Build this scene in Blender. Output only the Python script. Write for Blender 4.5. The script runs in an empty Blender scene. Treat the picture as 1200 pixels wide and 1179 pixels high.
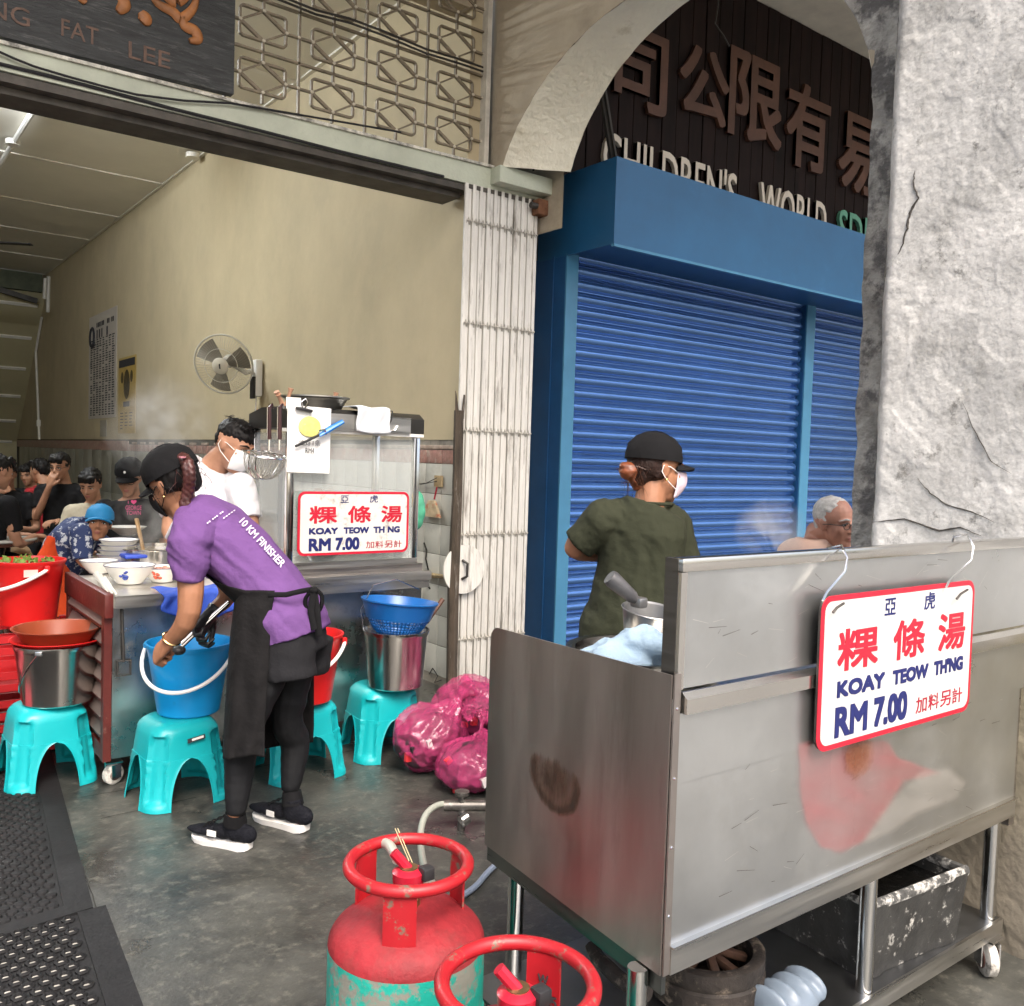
import bpy, bmesh, math, random
from mathutils import Vector, Matrix, noise
from mathutils.bvhtree import BVHTree
V = Vector
R = math.radians
random.seed(7)
sc = bpy.context.scene
COL = sc.collection

# ------------------------------------------------------------------ camera
# x runs along the shop fronts, y into the shops, z up; eye height 1.5
EYE = V((0, 0, 1.5))
CR = Matrix(((0.7970, 0.0034, -0.6040), (-0.6032, 0.0566, -0.7956), (0.0315, 0.9984, 0.0472)))
F_PX = 1055.0
cam = bpy.data.cameras.new('camera')
cam.sensor_fit = 'HORIZONTAL'
cam.sensor_width = 36
cam.lens = F_PX / 1200 * 36
cam.clip_start = 0.05
cam.clip_end = 2000
co = bpy.data.objects.new('camera', cam)
COL.objects.link(co)
_c0 = CR.col[0].normalized(); _c2 = CR.col[2].normalized(); _c1 = _c2.cross(_c0).normalized(); _c0 = _c1.cross(_c2)
CRN = Matrix((_c0, _c1, _c2)).transposed()
co.matrix_world = Matrix.Translation(EYE) @ CRN.to_4x4()
sc.camera = co
RIGHT, UPV, FWD = CRN.col[0].copy(), CRN.col[1].copy(), -CRN.col[2].copy()

def ray(px, py):
    return CRN @ V(((px - 600) / F_PX, -(py - 589.5) / F_PX, -1))
def atD(px, py, D): return EYE + ray(px, py) * D
def onX(px, py, x): d = ray(px, py); return EYE + d * (x / d.x)
def onY(px, py, y): d = ray(px, py); return EYE + d * (y / d.y)
def onZ(px, py, z=0.0): d = ray(px, py); return EYE + d * ((z - EYE.z) / d.z)

# ------------------------------------------------------------------ world, sun, exposure
w = bpy.data.worlds.new('World'); sc.world = w; w.use_nodes = True
nt = w.node_tree; bg = nt.nodes['Background']
sky = nt.nodes.new('ShaderNodeTexSky'); sky.sky_type = 'NISHITA'
sky.sun_disc = False
SUN_EL, SUN_AZ = R(52), R(196)      # azimuth of the sun, clockwise from +y
sky.sun_elevation = SUN_EL; sky.sun_rotation = SUN_AZ
sky.air_density = 1.0; sky.dust_density = 6.0; sky.ozone_density = 0.6
nt.links.new(sky.outputs[0], bg.inputs[0]); bg.inputs[1].default_value = 0.14
sun = bpy.data.lights.new('sun', 'SUN'); sun.energy = 1.15; sun.angle = R(25); sun.color = (1.0, 0.96, 0.9)
so = bpy.data.objects.new('sun', sun); COL.objects.link(so)
_sd = V((math.sin(SUN_AZ) * math.cos(SUN_EL), math.cos(SUN_AZ) * math.cos(SUN_EL), math.sin(SUN_EL)))
so.rotation_euler = _sd.to_track_quat('Z', 'Y').to_euler()
sc.view_settings.view_transform = 'Standard'
sc.view_settings.look = 'None'
sc.view_settings.exposure = 1.4
sc.view_settings.gamma = 1
sc.view_settings.use_curve_mapping = False
sc.render.engine = 'CYCLES'
sc.cycles.use_denoising = True
sc.cycles.use_adaptive_sampling = True
sc.cycles.adaptive_threshold = 0.03
sc.cycles.max_bounces = 7
sc.cycles.diffuse_bounces = 4
sc.cycles.glossy_bounces = 4
sc.cycles.transmission_bounces = 5
sc.cycles.transparent_max_bounces = 10
sc.cycles.volume_bounces = 1
sc.cycles.sample_clamp_indirect = 6

# ------------------------------------------------------------------ materials
MATS = {}
def mat(name, col, rough=0.6, metal=0.0, var=0.12, vs=4.0, dirt=None, damt=0.5, ds=3.0, dsharp=0.15, bump=0.0, bs=40.0,
        spec=0.5, coat=0.0, alpha=1.0, trans=0.0, stretch=(1, 1, 1), emis=None, es=0.0, rvar=0.0, sheen=0.0, bdist=0.01, sss=0.0, geo=False):
    if name in MATS: return MATS[name]
    m = bpy.data.materials.new(name); m.use_nodes = True
    n = m.node_tree; P = n.nodes['Principled BSDF']
    def nd(t): return n.nodes.new(t)
    L = n.links.new
    tc = nd('ShaderNodeTexCoord'); mp = nd('ShaderNodeMapping'); mp.inputs['Scale'].default_value = stretch
    SRC = nd('ShaderNodeNewGeometry').outputs['Position'] if geo else tc.outputs['Object']
    L(SRC, mp.inputs[0])
    c = (*col, 1)
    n1 = nd('ShaderNodeTexNoise'); n1.inputs['Scale'].default_value = vs; n1.inputs['Detail'].default_value = 6
    n1.inputs['Roughness'].default_value = 0.62
    L(mp.outputs[0], n1.inputs[0])
    mr = nd('ShaderNodeMapRange'); mr.inputs[1].default_value = 0.3; mr.inputs[2].default_value = 0.7
    mr.inputs[3].default_value = 1 - var; mr.inputs[4].default_value = 1 + var
    L(n1.outputs[0], mr.inputs[0])
    mx = nd('ShaderNodeMix'); mx.data_type = 'RGBA'; mx.blend_type = 'MULTIPLY'; mx.inputs[0].default_value = 1
    mx.inputs[6].default_value = c; L(mr.outputs[0], mx.inputs[7])
    out = mx.outputs[2]
    if dirt is not None:
        n2 = nd('ShaderNodeTexNoise'); n2.inputs['Scale'].default_value = ds; n2.inputs['Detail'].default_value = 9
        n2.inputs['Roughness'].default_value = 0.7
        mp2 = nd('ShaderNodeMapping'); mp2.inputs['Location'].default_value = (3.1, 7.7, 1.3); mp2.inputs['Scale'].default_value = stretch
        L(SRC, mp2.inputs[0]); L(mp2.outputs[0], n2.inputs[0])
        r2 = nd('ShaderNodeMapRange'); th = 0.72 - 0.42 * damt
        r2.inputs[1].default_value = th; r2.inputs[2].default_value = th + dsharp
        L(n2.outputs[0], r2.inputs[0])
        m2 = nd('ShaderNodeMix'); m2.data_type = 'RGBA'; L(r2.outputs[0], m2.inputs[0]); L(out, m2.inputs[6])
        m2.inputs[7].default_value = (*dirt, 1); out = m2.outputs[2]
    L(out, P.inputs['Base Color'])
    P.inputs['Roughness'].default_value = rough; P.inputs['Metallic'].default_value = metal
    P.inputs['Specular IOR Level'].default_value = spec
    if rvar:
        r3 = nd('ShaderNodeMapRange'); r3.inputs[1].default_value = 0.3; r3.inputs[2].default_value = 0.7
        r3.inputs[3].default_value = max(0.02, rough - rvar); r3.inputs[4].default_value = min(1, rough + rvar)
        L(n1.outputs[0], r3.inputs[0]); L(r3.outputs[0], P.inputs['Roughness'])
    if coat: P.inputs['Coat Weight'].default_value = coat; P.inputs['Coat Roughness'].default_value = 0.12
    
    if sss:
        P.inputs['Subsurface Weight'].default_value = sss; P.inputs['Subsurface Radius'].default_value = (0.012, 0.005, 0.003)
        P.inputs['Subsurface Scale'].default_value = 0.6
    if alpha < 1: P.inputs['Alpha'].default_value = alpha
    if trans: P.inputs['Transmission Weight'].default_value = trans
    if emis: P.inputs['Emission Color'].default_value = (*emis, 1); P.inputs['Emission Strength'].default_value = es
    if bump:
        n3 = nd('ShaderNodeTexNoise'); n3.inputs['Scale'].default_value = bs; n3.inputs['Detail'].default_value = 5
        L(mp.outputs[0], n3.inputs[0])
        b = nd('ShaderNodeBump'); b.inputs['Strength'].default_value = bump; b.inputs['Distance'].default_value = bdist
        L(n3.outputs[0], b.inputs['Height']); L(b.outputs[0], P.inputs['Normal'])
    MATS[name] = m
    return m

def steel(name, col=(0.56, 0.55, 0.53), rough=0.32, stretch=(1, 1, 30), var=0.10, dirt=None, damt=0.3, bump=0.03):
    return mat(name, col, rough, 1.0, var=var, vs=3, stretch=stretch, rvar=0.1, bump=bump, bs=30, bdist=0.002, dirt=dirt, damt=damt, ds=2)

# ------------------------------------------------------------------ mesh helpers
class MB:
    """collects shapes; build() links them as ONE mesh object"""
    def __init__(s): s.bm = bmesh.new()
    def face(s, pts):
        return s.bm.faces.new([s.bm.verts.new(p) for p in pts])
    def box(s, c, size, rot=None, bev=0.0):
        M = Matrix.Translation(V(c)) @ (rot.to_4x4() if rot else Matrix.Identity(4)) @ Matrix.Diagonal((*size, 1))
        r = bmesh.ops.create_cube(s.bm, size=1, matrix=M)
        if bev:
            es = list({e for v in r['verts'] for e in v.link_edges})
            bmesh.ops.bevel(s.bm, geom=es, offset=bev, segments=2, affect='EDGES', profile=0.5, clamp_overlap=True)
        return s
    def span(s, a, b, bev=0.0):
        a, b = V(a), V(b)
        return s.box((a + b) / 2, [abs(x) for x in (b - a)], None, bev)
    def tube(s, pts, r, n=10, caps=True, side=None, flat=1.0, closed=False):
        pts = [V(p) for p in pts]; N = len(pts)
        rs = r if isinstance(r, (list, tuple)) else [r] * N
        rings = []; prev = None
        for i, p in enumerate(pts):
            if closed: t = pts[(i + 1) % N] - pts[i - 1]
            else: t = (pts[min(i + 1, N - 1)] - pts[max(i - 1, 0)])
            t = t.normalized() if t.length > 1e-9 else V((0, 0, 1))
            if side is not None: a = V(side) - t * V(side).dot(t)
            elif prev is None: a = t.orthogonal()
            else: a = prev - t * prev.dot(t)
            if a.length < 1e-6: a = t.orthogonal()
            a.normalize(); b = t.cross(a); prev = a
            ra, rb = rs[i] if isinstance(rs[i], (list, tuple)) else (rs[i], rs[i] * flat)
            rings.append([s.bm.verts.new(p + a * (math.cos(k * 2 * math.pi / n) * ra) + b * (math.sin(k * 2 * math.pi / n) * rb)) for k in range(n)])
        M = N if closed else N - 1
        for i in range(M):
            A, B = rings[i], rings[(i + 1) % N]
            for k in range(n): s.bm.faces.new((A[k], A[(k + 1) % n], B[(k + 1) % n], B[k]))
        if caps and not closed:
            s.bm.faces.new(list(reversed(rings[0]))); s.bm.faces.new(rings[-1])
        return s
    def lathe(s, prof, c=(0, 0, 0), n=36, rot=None, sx=1, sy=1):
        M = Matrix.Translation(V(c)) @ (rot.to_4x4() if rot else Matrix.Identity(4))
        rings = []
        for r, z in prof:
            if r < 1e-6: rings.append([s.bm.verts.new(M @ V((0, 0, z)))])
            else: rings.append([s.bm.verts.new(M @ V((r * sx * math.cos(k * 2 * math.pi / n), r * sy * math.sin(k * 2 * math.pi / n), z))) for k in range(n)])
        for A, B in zip(rings, rings[1:]):
            for k in range(n):
                a0, a1 = A[k % len(A)], A[(k + 1) % len(A)]; b0, b1 = B[k % len(B)], B[(k + 1) % len(B)]
                vs = []
                for v in (a0, a1, b1, b0):
                    if v not in vs: vs.append(v)
                if len(vs) >= 3: s.bm.faces.new(vs)
        return s
    def ell(s, c, r, rot=None, seg=16):
        M = Matrix.Translation(V(c)) @ (rot.to_4x4() if rot else Matrix.Identity(4)) @ Matrix.Diagonal((*(r if not isinstance(r, (int, float)) else (r, r, r)), 1))
        bmesh.ops.create_uvsphere(s.bm, u_segments=seg, v_segments=max(6, seg * 2 // 3), radius=1, matrix=M); return s
    def prism(s, poly, o, u, v, t):
        """poly of (a,b) in the plane o+a*u+b*v, thickened along t"""
        o, u, v, t = V(o), V(u), V(v), V(t)
        A = [s.bm.verts.new(o + u * a + v * b) for a, b in poly]; B = [s.bm.verts.new(o + u * a + v * b + t) for a, b in poly]
        f1 = s.bm.faces.new(A); f2 = s.bm.faces.new(list(reversed(B))); n = len(A)
        for i in range(n): s.bm.faces.new((A[(i + 1) % n], A[i], B[i], B[(i + 1) % n]))
        return s
    def sheet(s, fn, nu, nv, thick=0.0):
        G = [[s.bm.verts.new(fn(i / nu, j / nv)) for j in range(nv + 1)] for i in range(nu + 1)]
        fs = [s.bm.faces.new((G[i][j], G[i + 1][j], G[i + 1][j + 1], G[i][j + 1])) for i in range(nu) for j in range(nv)]
        if thick:
            bmesh.ops.recalc_face_normals(s.bm, faces=fs)
            bmesh.ops.solidify(s.bm, geom=fs, thickness=thick)
        return s
    def mesh(s, name, m=None, inv=None, smooth=None, recalc=True):
        if recalc: bmesh.ops.recalc_face_normals(s.bm, faces=s.bm.faces)
        if inv: s.bm.transform(inv)
        me = bpy.data.meshes.new(name); s.bm.to_mesh(me); s.bm.free()
        if m: me.materials.append(m)
        if smooth: shade(me, smooth)
        return me
    def build(s, name, m, parent=None, smooth=40, local=False, recalc=True):
        root = parent
        while root is not None and root.parent is not None: root = root.parent
        inv = root.matrix_basis.inverted() if (root is not None and not local) else None
        return link(name, s.mesh(name, m, inv, smooth, recalc), parent)

def shade(me, ang=40):
    me.polygons.foreach_set('use_smooth', [True] * len(me.polygons))
    try: me.set_sharp_from_angle(angle=R(ang))
    except Exception: pass

def link(name, me, parent=None):
    o = bpy.data.objects.new(name, me); COL.objects.link(o)
    if parent is not None: o.parent = parent
    return o
def tag(o, label=None, cat=None, group=None, kind=None):
    if label: o['label'] = label
    if cat: o['category'] = cat
    if group: o['group'] = group
    if kind: o['kind'] = kind
    return o
def thing(name, label, cat, loc=(0, 0, 0), rz=0.0, group=None):
    o = bpy.data.objects.new(name, None); COL.objects.link(o); o.empty_display_size = 0.1
    o.location = loc; o.rotation_euler = (0, 0, rz); o.matrix_basis = Matrix.Translation(V(loc)) @ Matrix.Rotation(rz, 4, 'Z')
    return tag(o, label, cat, group)
KIDS = {}
def copy_tree(o, parent=None):
    c = o.copy(); COL.objects.link(c); c.parent = parent
    for ch in [x for x in bpy.data.objects if x.parent == o and x != c]: copy_tree(ch, c)
    return c
def place(o, loc, rz=0):
    o.matrix_basis = Matrix.Translation(V(loc)) @ Matrix.Rotation(rz, 4, 'Z'); return o

def blobmesh(mb, voxel=0.008, smooth=4, disp=None, ratio=None):
    """union of everything in mb as one skin: voxel remesh + smoothing"""
    me = mb.mesh('tmp'); o = bpy.data.objects.new('tmp', me); COL.objects.link(o)
    r = o.modifiers.new('r', 'REMESH'); r.mode = 'VOXEL'; r.voxel_size = voxel; r.adaptivity = 0
    if smooth:
        q = o.modifiers.new('s', 'SMOOTH'); q.iterations = smooth; q.factor = 0.6
    if ratio:
        q = o.modifiers.new('d', 'DECIMATE'); q.ratio = ratio
    dg = bpy.context.evaluated_depsgraph_get(); out = bpy.data.meshes.new_from_object(o.evaluated_get(dg))
    bpy.data.objects.remove(o); bpy.data.meshes.remove(me)
    if disp:
        ns = [v.normal.copy() for v in out.vertices]
        for v, nn in zip(out.vertices, ns): v.co += nn * disp(v.co)
    return out
def blob(name, mb, m, parent, voxel=0.008, smooth=4, disp=None, ratio=None):
    out = blobmesh(mb, voxel, smooth, disp, ratio); out.name = name
    root = parent
    while root is not None and root.parent is not None: root = root.parent
    if root is not None: out.transform(root.matrix_basis.inverted())
    out.materials.clear(); out.materials.append(m); shade(out, 180)
    return link(name, out, parent)

def textmesh(body, bold=0.0, extrude=0.0, res=3):
    c = bpy.data.curves.new('t', 'FONT'); c.body = body; c.offset = bold; c.extrude = extrude; c.resolution_u = res
    c.align_x = 'LEFT'
    o = bpy.data.objects.new('t', c); COL.objects.link(o)
    dg = bpy.context.evaluated_depsgraph_get(); me = bpy.data.meshes.new_from_object(o.evaluated_get(dg))
    bpy.data.objects.remove(o); bpy.data.curves.remove(c)
    return me
def text(name, body, m, o, u, v, w, h, parent, bold=0.0, depth=0.002, shear=0.0):
    """lettering fitted to the box w x h whose lower left corner is o, in the plane u,v; o,u,v in world space.
    heavier strokes come from a few copies of the glyph outline shifted by the bold amount"""
    me = textmesh(body, 0, 0.02)
    u, v, o = V(u).normalized(), V(v).normalized(), V(o); nrm = u.cross(v)
    co_ = [p.co.copy() for p in me.vertices]; pl = [tuple(p.vertices) for p in me.polygons]
    xs = [p.x for p in co_]; ys = [p.y for p in co_]; x0, x1, y0, y1 = min(xs), max(xs), min(ys), max(ys)
    g = bold * .75 * h
    sh = [(0, 0)] if bold < .008 else [(0, 0), (g, g), (-g, g), (g, -g), (-g, -g), (g, 0), (-g, 0), (0, g), (0, -g)]
    vs, fs = [], []
    for k, (dx, dy) in enumerate(sh):
        n0 = len(vs)
        for p in co_:
            a = g + (p.x - x0) / (x1 - x0) * (w - 2 * g) + dx; b = g + (p.y - y0) / (y1 - y0) * (h - 2 * g) + dy
            vs.append(o + u * (a + shear * b) + v * b + nrm * ((depth + k * .00006) if p.z > 0 else 0.0))
        fs += [tuple(i + n0 for i in f_) for f_ in pl]
    bpy.data.meshes.remove(me)
    me = bpy.data.meshes.new(name); me.from_pydata([tuple(q_) for q_ in vs], [], fs)
    root = parent
    while root.parent is not None: root = root.parent
    me.transform(root.matrix_basis.inverted()); me.materials.append(m)
    return link(name, me, parent)

def fbm(p, s, seed=0.0):
    return noise.fractal(V(p) * s + V((seed, seed * 2, seed * 3)), 1.0, 2.0, 5)

def smoothpts(P, n=6):
    out = []
    for i in range(len(P) - 1):
        p0 = P[max(i - 1, 0)]; p1 = P[i]; p2 = P[i + 1]; p3 = P[min(i + 2, len(P) - 1)]
        for k in range(n):
            t = k / n; out.append(.5 * ((2 * p1) + (p2 - p0) * t + (2 * p0 - 5 * p1 + 4 * p2 - p3) * t * t + (3 * p1 - p0 - 3 * p2 + p3) * t ** 3))
    out.append(P[-1]); return out
# ------------------------------------------------------------------ colours in use
TAN = mat('wall_tan', (0.49, 0.415, 0.27), 0.8, var=0.08, vs=2.0, dirt=(0.41, 0.35, 0.235), damt=0.5, ds=1.6, dsharp=0.35, bump=0.3, bs=9, stretch=(1, 1, .8))
PLASTER = mat('plaster_tan', (0.40, 0.34, 0.25), 0.85, var=0.15, vs=2.2, dirt=(0.24, 0.20, 0.15), damt=0.45, ds=2.5, dsharp=0.3, bump=0.35, bs=30)
CREAM = mat('soffit_cream', (0.78, 0.74, 0.60), 0.8, var=0.07, vs=3, dirt=(0.5, 0.44, 0.3), damt=0.3, ds=3, bump=0.7, bs=26, bdist=0.02)
CONC = mat('jamb_concrete', (0.36, 0.35, 0.32), 0.9, var=0.4, vs=9, dirt=(0.13, 0.125, 0.12), damt=0.6, ds=7, dsharp=0.1, bump=1.0, bs=30, bdist=0.02)
CEIL = mat('ceiling_board', (0.80, 0.77, 0.68), 0.8, var=0.06, vs=1)
BATTEN = mat('batten_pale', (0.78, 0.75, 0.68), 0.7, var=0.1)
STEEL = steel('stainless')
STEELH = steel('stainless_level', stretch=(.6, 14, 14), col=(0.60, 0.585, 0.55), rough=0.34)
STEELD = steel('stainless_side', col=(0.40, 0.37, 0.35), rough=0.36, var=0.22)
CHROME = mat('chrome', (0.7, 0.7, 0.7), 0.16, 1.0, var=0.05)
BLACKP = mat('black_plastic', (0.02, 0.02, 0.022), 0.5, var=0.2)
DARKM = mat('dark_metal', (0.07, 0.065, 0.06), 0.55, 0.7, var=0.3)
RUST = mat('rust', (0.16, 0.07, 0.035), 0.9, var=0.4, vs=20, bump=0.5)
WHITEP = mat('white_plastic', (0.78, 0.77, 0.74), 0.35, var=0.03)
RED = mat('red_paint', (0.62, 0.02, 0.02), 0.4, var=0.08)

# ------------------------------------------------------------------ ground
def floor_mat():
    m = mat('floor_cement', (0.060, 0.060, 0.053), 0.42, var=0.5, vs=2.2, dirt=(0.022, 0.023, 0.022), damt=0.66, ds=1.7, dsharp=0.22, bump=0.35, bs=60, rvar=0.22, bdist=0.004)
    n = m.node_tree; P = n.nodes['Principled BSDF']
    src = P.inputs['Base Color'].links[0].from_socket
    tc = n.nodes.new('ShaderNodeTexCoord'); t = n.nodes.new('ShaderNodeTexNoise'); t.inputs['Scale'].default_value = 22; t.inputs['Detail'].default_value = 8
    t.inputs['Roughness'].default_value = 0.75
    n.links.new(tc.outputs['Object'], t.inputs[0])
    r = n.nodes.new('ShaderNodeMapRange'); r.inputs[1].default_value = .52; r.inputs[2].default_value = .70; r.inputs[4].default_value = .7
    n.links.new(t.outputs[0], r.inputs[0])
    # dark trodden dirt is thicker towards the stall
    mx = n.nodes.new('ShaderNodeMix'); mx.data_type = 'RGBA'; n.links.new(r.outputs[0], mx.inputs[0]); n.links.new(src, mx.inputs[6])
    mx.inputs[7].default_value = (0.16, 0.155, 0.13, 1)
    n.links.new(mx.outputs[2], P.inputs['Base Color'])
    return m
FLOOR = floor_mat()
g = MB(); g.span((-60, -80, -0.5), (80, 0.2, -0.16)); gr = g.build('ground', mat('street_asphalt', (0.20, 0.195, 0.18), 0.85, bump=0.4), None); tag(gr, kind='structure')
f = MB(); f.span((-14, 0.2, -0.3), (20, 4.9, 0)); fo = f.build('walkway', FLOOR); tag(fo, kind='structure')
f = MB(); f.span((-14, 4.9, -0.3), (3.4, 24, -0.0)); fo2 = f.build('shop_floor', FLOOR); tag(fo2, kind='structure')
# joints in the walkway cement: thin sunk-looking dark strips
jt = MB()
for a, b in (((95, 935), (520, 862)), ((118, 960), (230, 935)), ((95, 1010), (150, 1179))):
    A, B = onZ(*a), onZ(*b); d = (B - A); nrm = V((-d.y, d.x, 0)).normalized() * 0.004
    N = 24; L_ = []; R_ = []
    for i in range(N + 1):
        p = A + d * (i / N) + V((0, 0, 0.003)) + nrm * (1.2 * noise.noise(V((i * .5, a[0], 0))))
        L_.append(p + nrm * (0.5 + 0.4 * noise.noise(V((i * .9, 3, a[0]))))); R_.append(p - nrm * 0.5)
    for i in range(N): jt.face((L_[i], L_[i + 1], R_[i + 1], R_[i]))
jo = jt.build('floor_crack', mat('crack_dark', (0.02, 0.02, 0.018), 0.9), fo)

# ------------------------------------------------------------------ coffee shop interior
XW = 3.2
wl = thing('interior_wall', 'long tan painted party wall inside the coffee shop with a tiled dado', 'wall', (XW, 4.8, 0))
m = MB(); m.span((XW, 4.79, 1.62), (XW + 0.12, 24, 4.9)); m.build('wall_plaster', TAN, wl)
m = MB(); m.span((XW + 0.012, 4.79, 0), (XW + 0.12, 24, 1.62)); m.build('wall_base', mat('grout', (0.10, 0.095, 0.08), 0.9), wl)
# pink border band, a row of long tiles
PINK = mat('border_tile_pink', (0.36, 0.20, 0.17), 0.35, geo=True, var=0.35, vs=25, dirt=(0.42, 0.36, 0.3), damt=0.5, ds=18)
TILE = mat('wall_tile_white', (0.54, 0.54, 0.49), 0.22, geo=True, var=0.10, vs=2.5, dirt=(0.33, 0.31, 0.25), damt=0.4, ds=2.5, dsharp=0.3)
TILEG = mat('dado_panel_grey', (0.27, 0.265, 0.23), 0.3, geo=True, var=0.25, vs=4, stretch=(1, 1, .4))
def shared_box(name, m_, size, bev=0.0):
    b = MB(); b.box((0, 0, 0), size, None, bev); me = b.mesh(name, m_, smooth=30); return me
bm_me = shared_box('border_tile', PINK, (0.012, 0.196, 0.088), 0.002)
bm_top = shared_box('border_tile', mat('border_lip', (0.42, 0.33, 0.27), 0.4, var=0.3, vs=20), (0.016, 0.196, 0.026), 0.003)
tile_me = shared_box('wall_tile', TILE, (0.012, 0.196, 0.196), 0.003)
tile_g = shared_box('wall_tile', TILEG, (0.012, 0.596, 0.596), 0.003)
for i in range(40):
    y = 4.89 + i * 0.2
    o = link('border_tile', bm_me, wl); o.location = (0.006, y - 4.8, 1.51)
    if i % 2 == 0 or i < 14: o = link('border_tile', bm_top, wl); o.location = (0.004, y - 4.8, 1.572)
m = MB(); m.span((XW + 0.001, 12.8, 1.465), (XW + 0.012, 21.8, 1.60)); m.build('border_band', PINK, wl)
for i in range(14):
    for j in range(7):
        o = link('wall_tile', tile_me, wl); o.location = (0.006 + random.uniform(-.0008, .0008), 4.89 + i * 0.2 - 4.8, 1.364 - j * 0.2)
for i in range(23):
    for j in range(2):
        o = link('wall_tile', tile_g, wl); o.location = (0.006, 7.99 + i * 0.6 - 4.8, 1.164 - j * 0.6)
# cracked joint in the near tiles and drawn scribbles
m = MB()
pts = [onX(x, y, XW - 0.003) for x, y in ((497, 636), (500, 645), (499, 655), (502, 668), (498, 676), (500, 684), (504, 690))]
m.tube(pts, 0.006, 5)
pts = [onX(x, y, XW - 0.003) for x, y in ((503, 790), (507, 783), (513, 792), (509, 800), (517, 797))]
m.tube(pts, 0.003, 5)
m.build('crack', mat('crack_dark', (0.02, 0.02, 0.018), 0.9), wl)

cl = thing('ceiling', 'cream boarded coffee shop ceiling', 'ceiling', (0, 4.8, 4.66)); del cl['category']; cl['kind'] = 'structure'
ZC = 4.66
bys = [4.86] + [onX(x, y, XW).y for x, y in ((193, 210), (142, 249), (107, 280), (76, 305), (54, 325))]
bys = [4.86, 7.4, bys[1], bys[2], bys[3], bys[4], bys[5]]
for a, b in zip(bys, bys[1:]):
    for x0, x1 in ((-2.5, -0.95), (-0.95, 1.12), (1.12, XW)):
        m = MB(); m.span((x0 + 0.01, a + 0.02, ZC), (x1 - 0.01, b - 0.02, ZC + 0.02)); m.build('ceiling_panel', CEIL, cl)
for y in bys[1:]:
    m = MB(); m.span((-2.5, y - 0.035, ZC - 0.012), (XW, y + 0.035, ZC + 0.01)); m.build('batten', BATTEN, cl)
m = MB(); m.span((XW - 0.035, 4.86, ZC - 0.014), (XW - 0.001, bys[-1], ZC + 0.006)); m.build('batten', CEIL, cl)
for x in (1.12, -0.95):
    m = MB(); m.span((x - 0.03, 4.86, ZC - 0.018), (x + 0.03, bys[-1], ZC + 0.004)); m.build('batten', BATTEN, cl)
m = MB(); m.span((-2.6, 4.8, ZC + 0.03), (XW, 24, ZC + 0.15)); m.build('slab', PLASTER, cl)
# other enclosing walls
m = MB(); m.span((-2.65, 4.8, 0), (-2.5, 24, 4.9)); o = m.build('far_side_wall', TAN); tag(o, 'tan side wall on the left of the coffee shop', 'wall')
YB = bys[-1]
st = thing('stair_soffit', 'cream sloping stair underside with pale battens at the back of the shop', 'stair soffit', (0, YB, 4.3))
CREAMW = mat('cream_board', (0.46, 0.41, 0.25), 0.75, var=0.08, vs=1.5)
m = MB(); m.prism([(-2.5, 0), (XW - 0.002, 0), (XW - 0.002, 1), (-2.5, 1)], (0, YB, 4.30), (1, 0, 0), (0, 21.8 - YB, 1.57 - 4.30), (0, 0.05, 0.05)); m.build('board', CREAMW, st)
dv = V((0, 21.8 - YB, 1.57 - 4.30))
for k in (0.07, 0.27, 0.47, 0.66, 0.84, 1.0):
    p = V((0, YB, 4.30)) + dv * k
    m = MB(); m.box((0.3, p.y, p.z - 0.012), (5.6, 0.06, 0.04), Matrix.Rotation(math.atan2(dv.z, dv.y), 3, 'X')); m.build('batten', BATTEN, st)
m = MB(); m.span((-2.5, 21.8, 0), (XW - 0.002, 21.9, 1.6)); o = m.build('back_wall', CREAMW); tag(o, 'low cream back wall under the sloping stair underside', 'wall')
bmn = thing('ceiling_beam', 'dark green timber beam across the far end of the ceiling with a bracket', 'beam', (0, YB, 4.3))
m = MB(); m.span((-2.5, YB - 0.12, 4.31), (XW - 0.08, YB + 0.02, 4.63)); m.build('beam', mat('beam_green', (0.075, 0.085, 0.05), 0.7, var=0.35, vs=5), bmn)
m = MB(); m.box((XW - 0.55, YB - 0.08, 4.22), (0.8, 0.1, 0.09), Matrix.Rotation(R(12), 3, 'Y')); m.build('bracket', DARKM, bmn)
# conduits
cd = thing('wall_conduit', 'thin white conduit running down the far end of the tan wall', 'conduit', (XW, YB, 1.6))
m = MB(); a = onX(57, 324, XW - .03); m.tube([onX(49, 372, XW - .03), onX(42, 412, XW - .03)], 0.022, 6)
m.tube([onX(42, 412, XW - .03), onX(46, 515, XW - .03)], 0.022, 6); m.build('pipe', BATTEN, cd)
m = MB(); m.tube([onX(57, 324, XW - .03), onX(56, 366, XW - .03)], 0.03, 6); m.tube([onX(53, 326, XW - .1), onX(52, 350, XW - .1)], 0.03, 6); m.build('pipe', BATTEN, cd)
m = MB(); m.box(onX(45, 496, XW - .03), (0.06, 0.1, 0.12)); m.build('joint_box', BATTEN, cd)
cc = thing('ceiling_conduit', 'white ceiling conduit with a round junction box near the lamp', 'conduit', (1.1, 6.5, ZC - .05))
m = MB(); m.tube([onZ(50, 112, ZC - .04), onZ(14, 170, ZC - .04), onZ(-20, 225, ZC - .04)], 0.028, 8); m.build('pipe', WHITEP, cc)
m = MB(); m.lathe([(0, 0), (0.07, 0), (0.07, 0.05), (0, 0.05)], onZ(15, 170, ZC - .07), 14); m.build('junction_box', WHITEP, cc)
m = MB(); m.lathe([(0, 0), (0.07, 0), (0.07, 0.05), (0, 0.05)], onZ(229, 186, ZC - .07) + V((-.03, 0, 0)), 14)
m.build('junction_box', BATTEN, cl)
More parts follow.
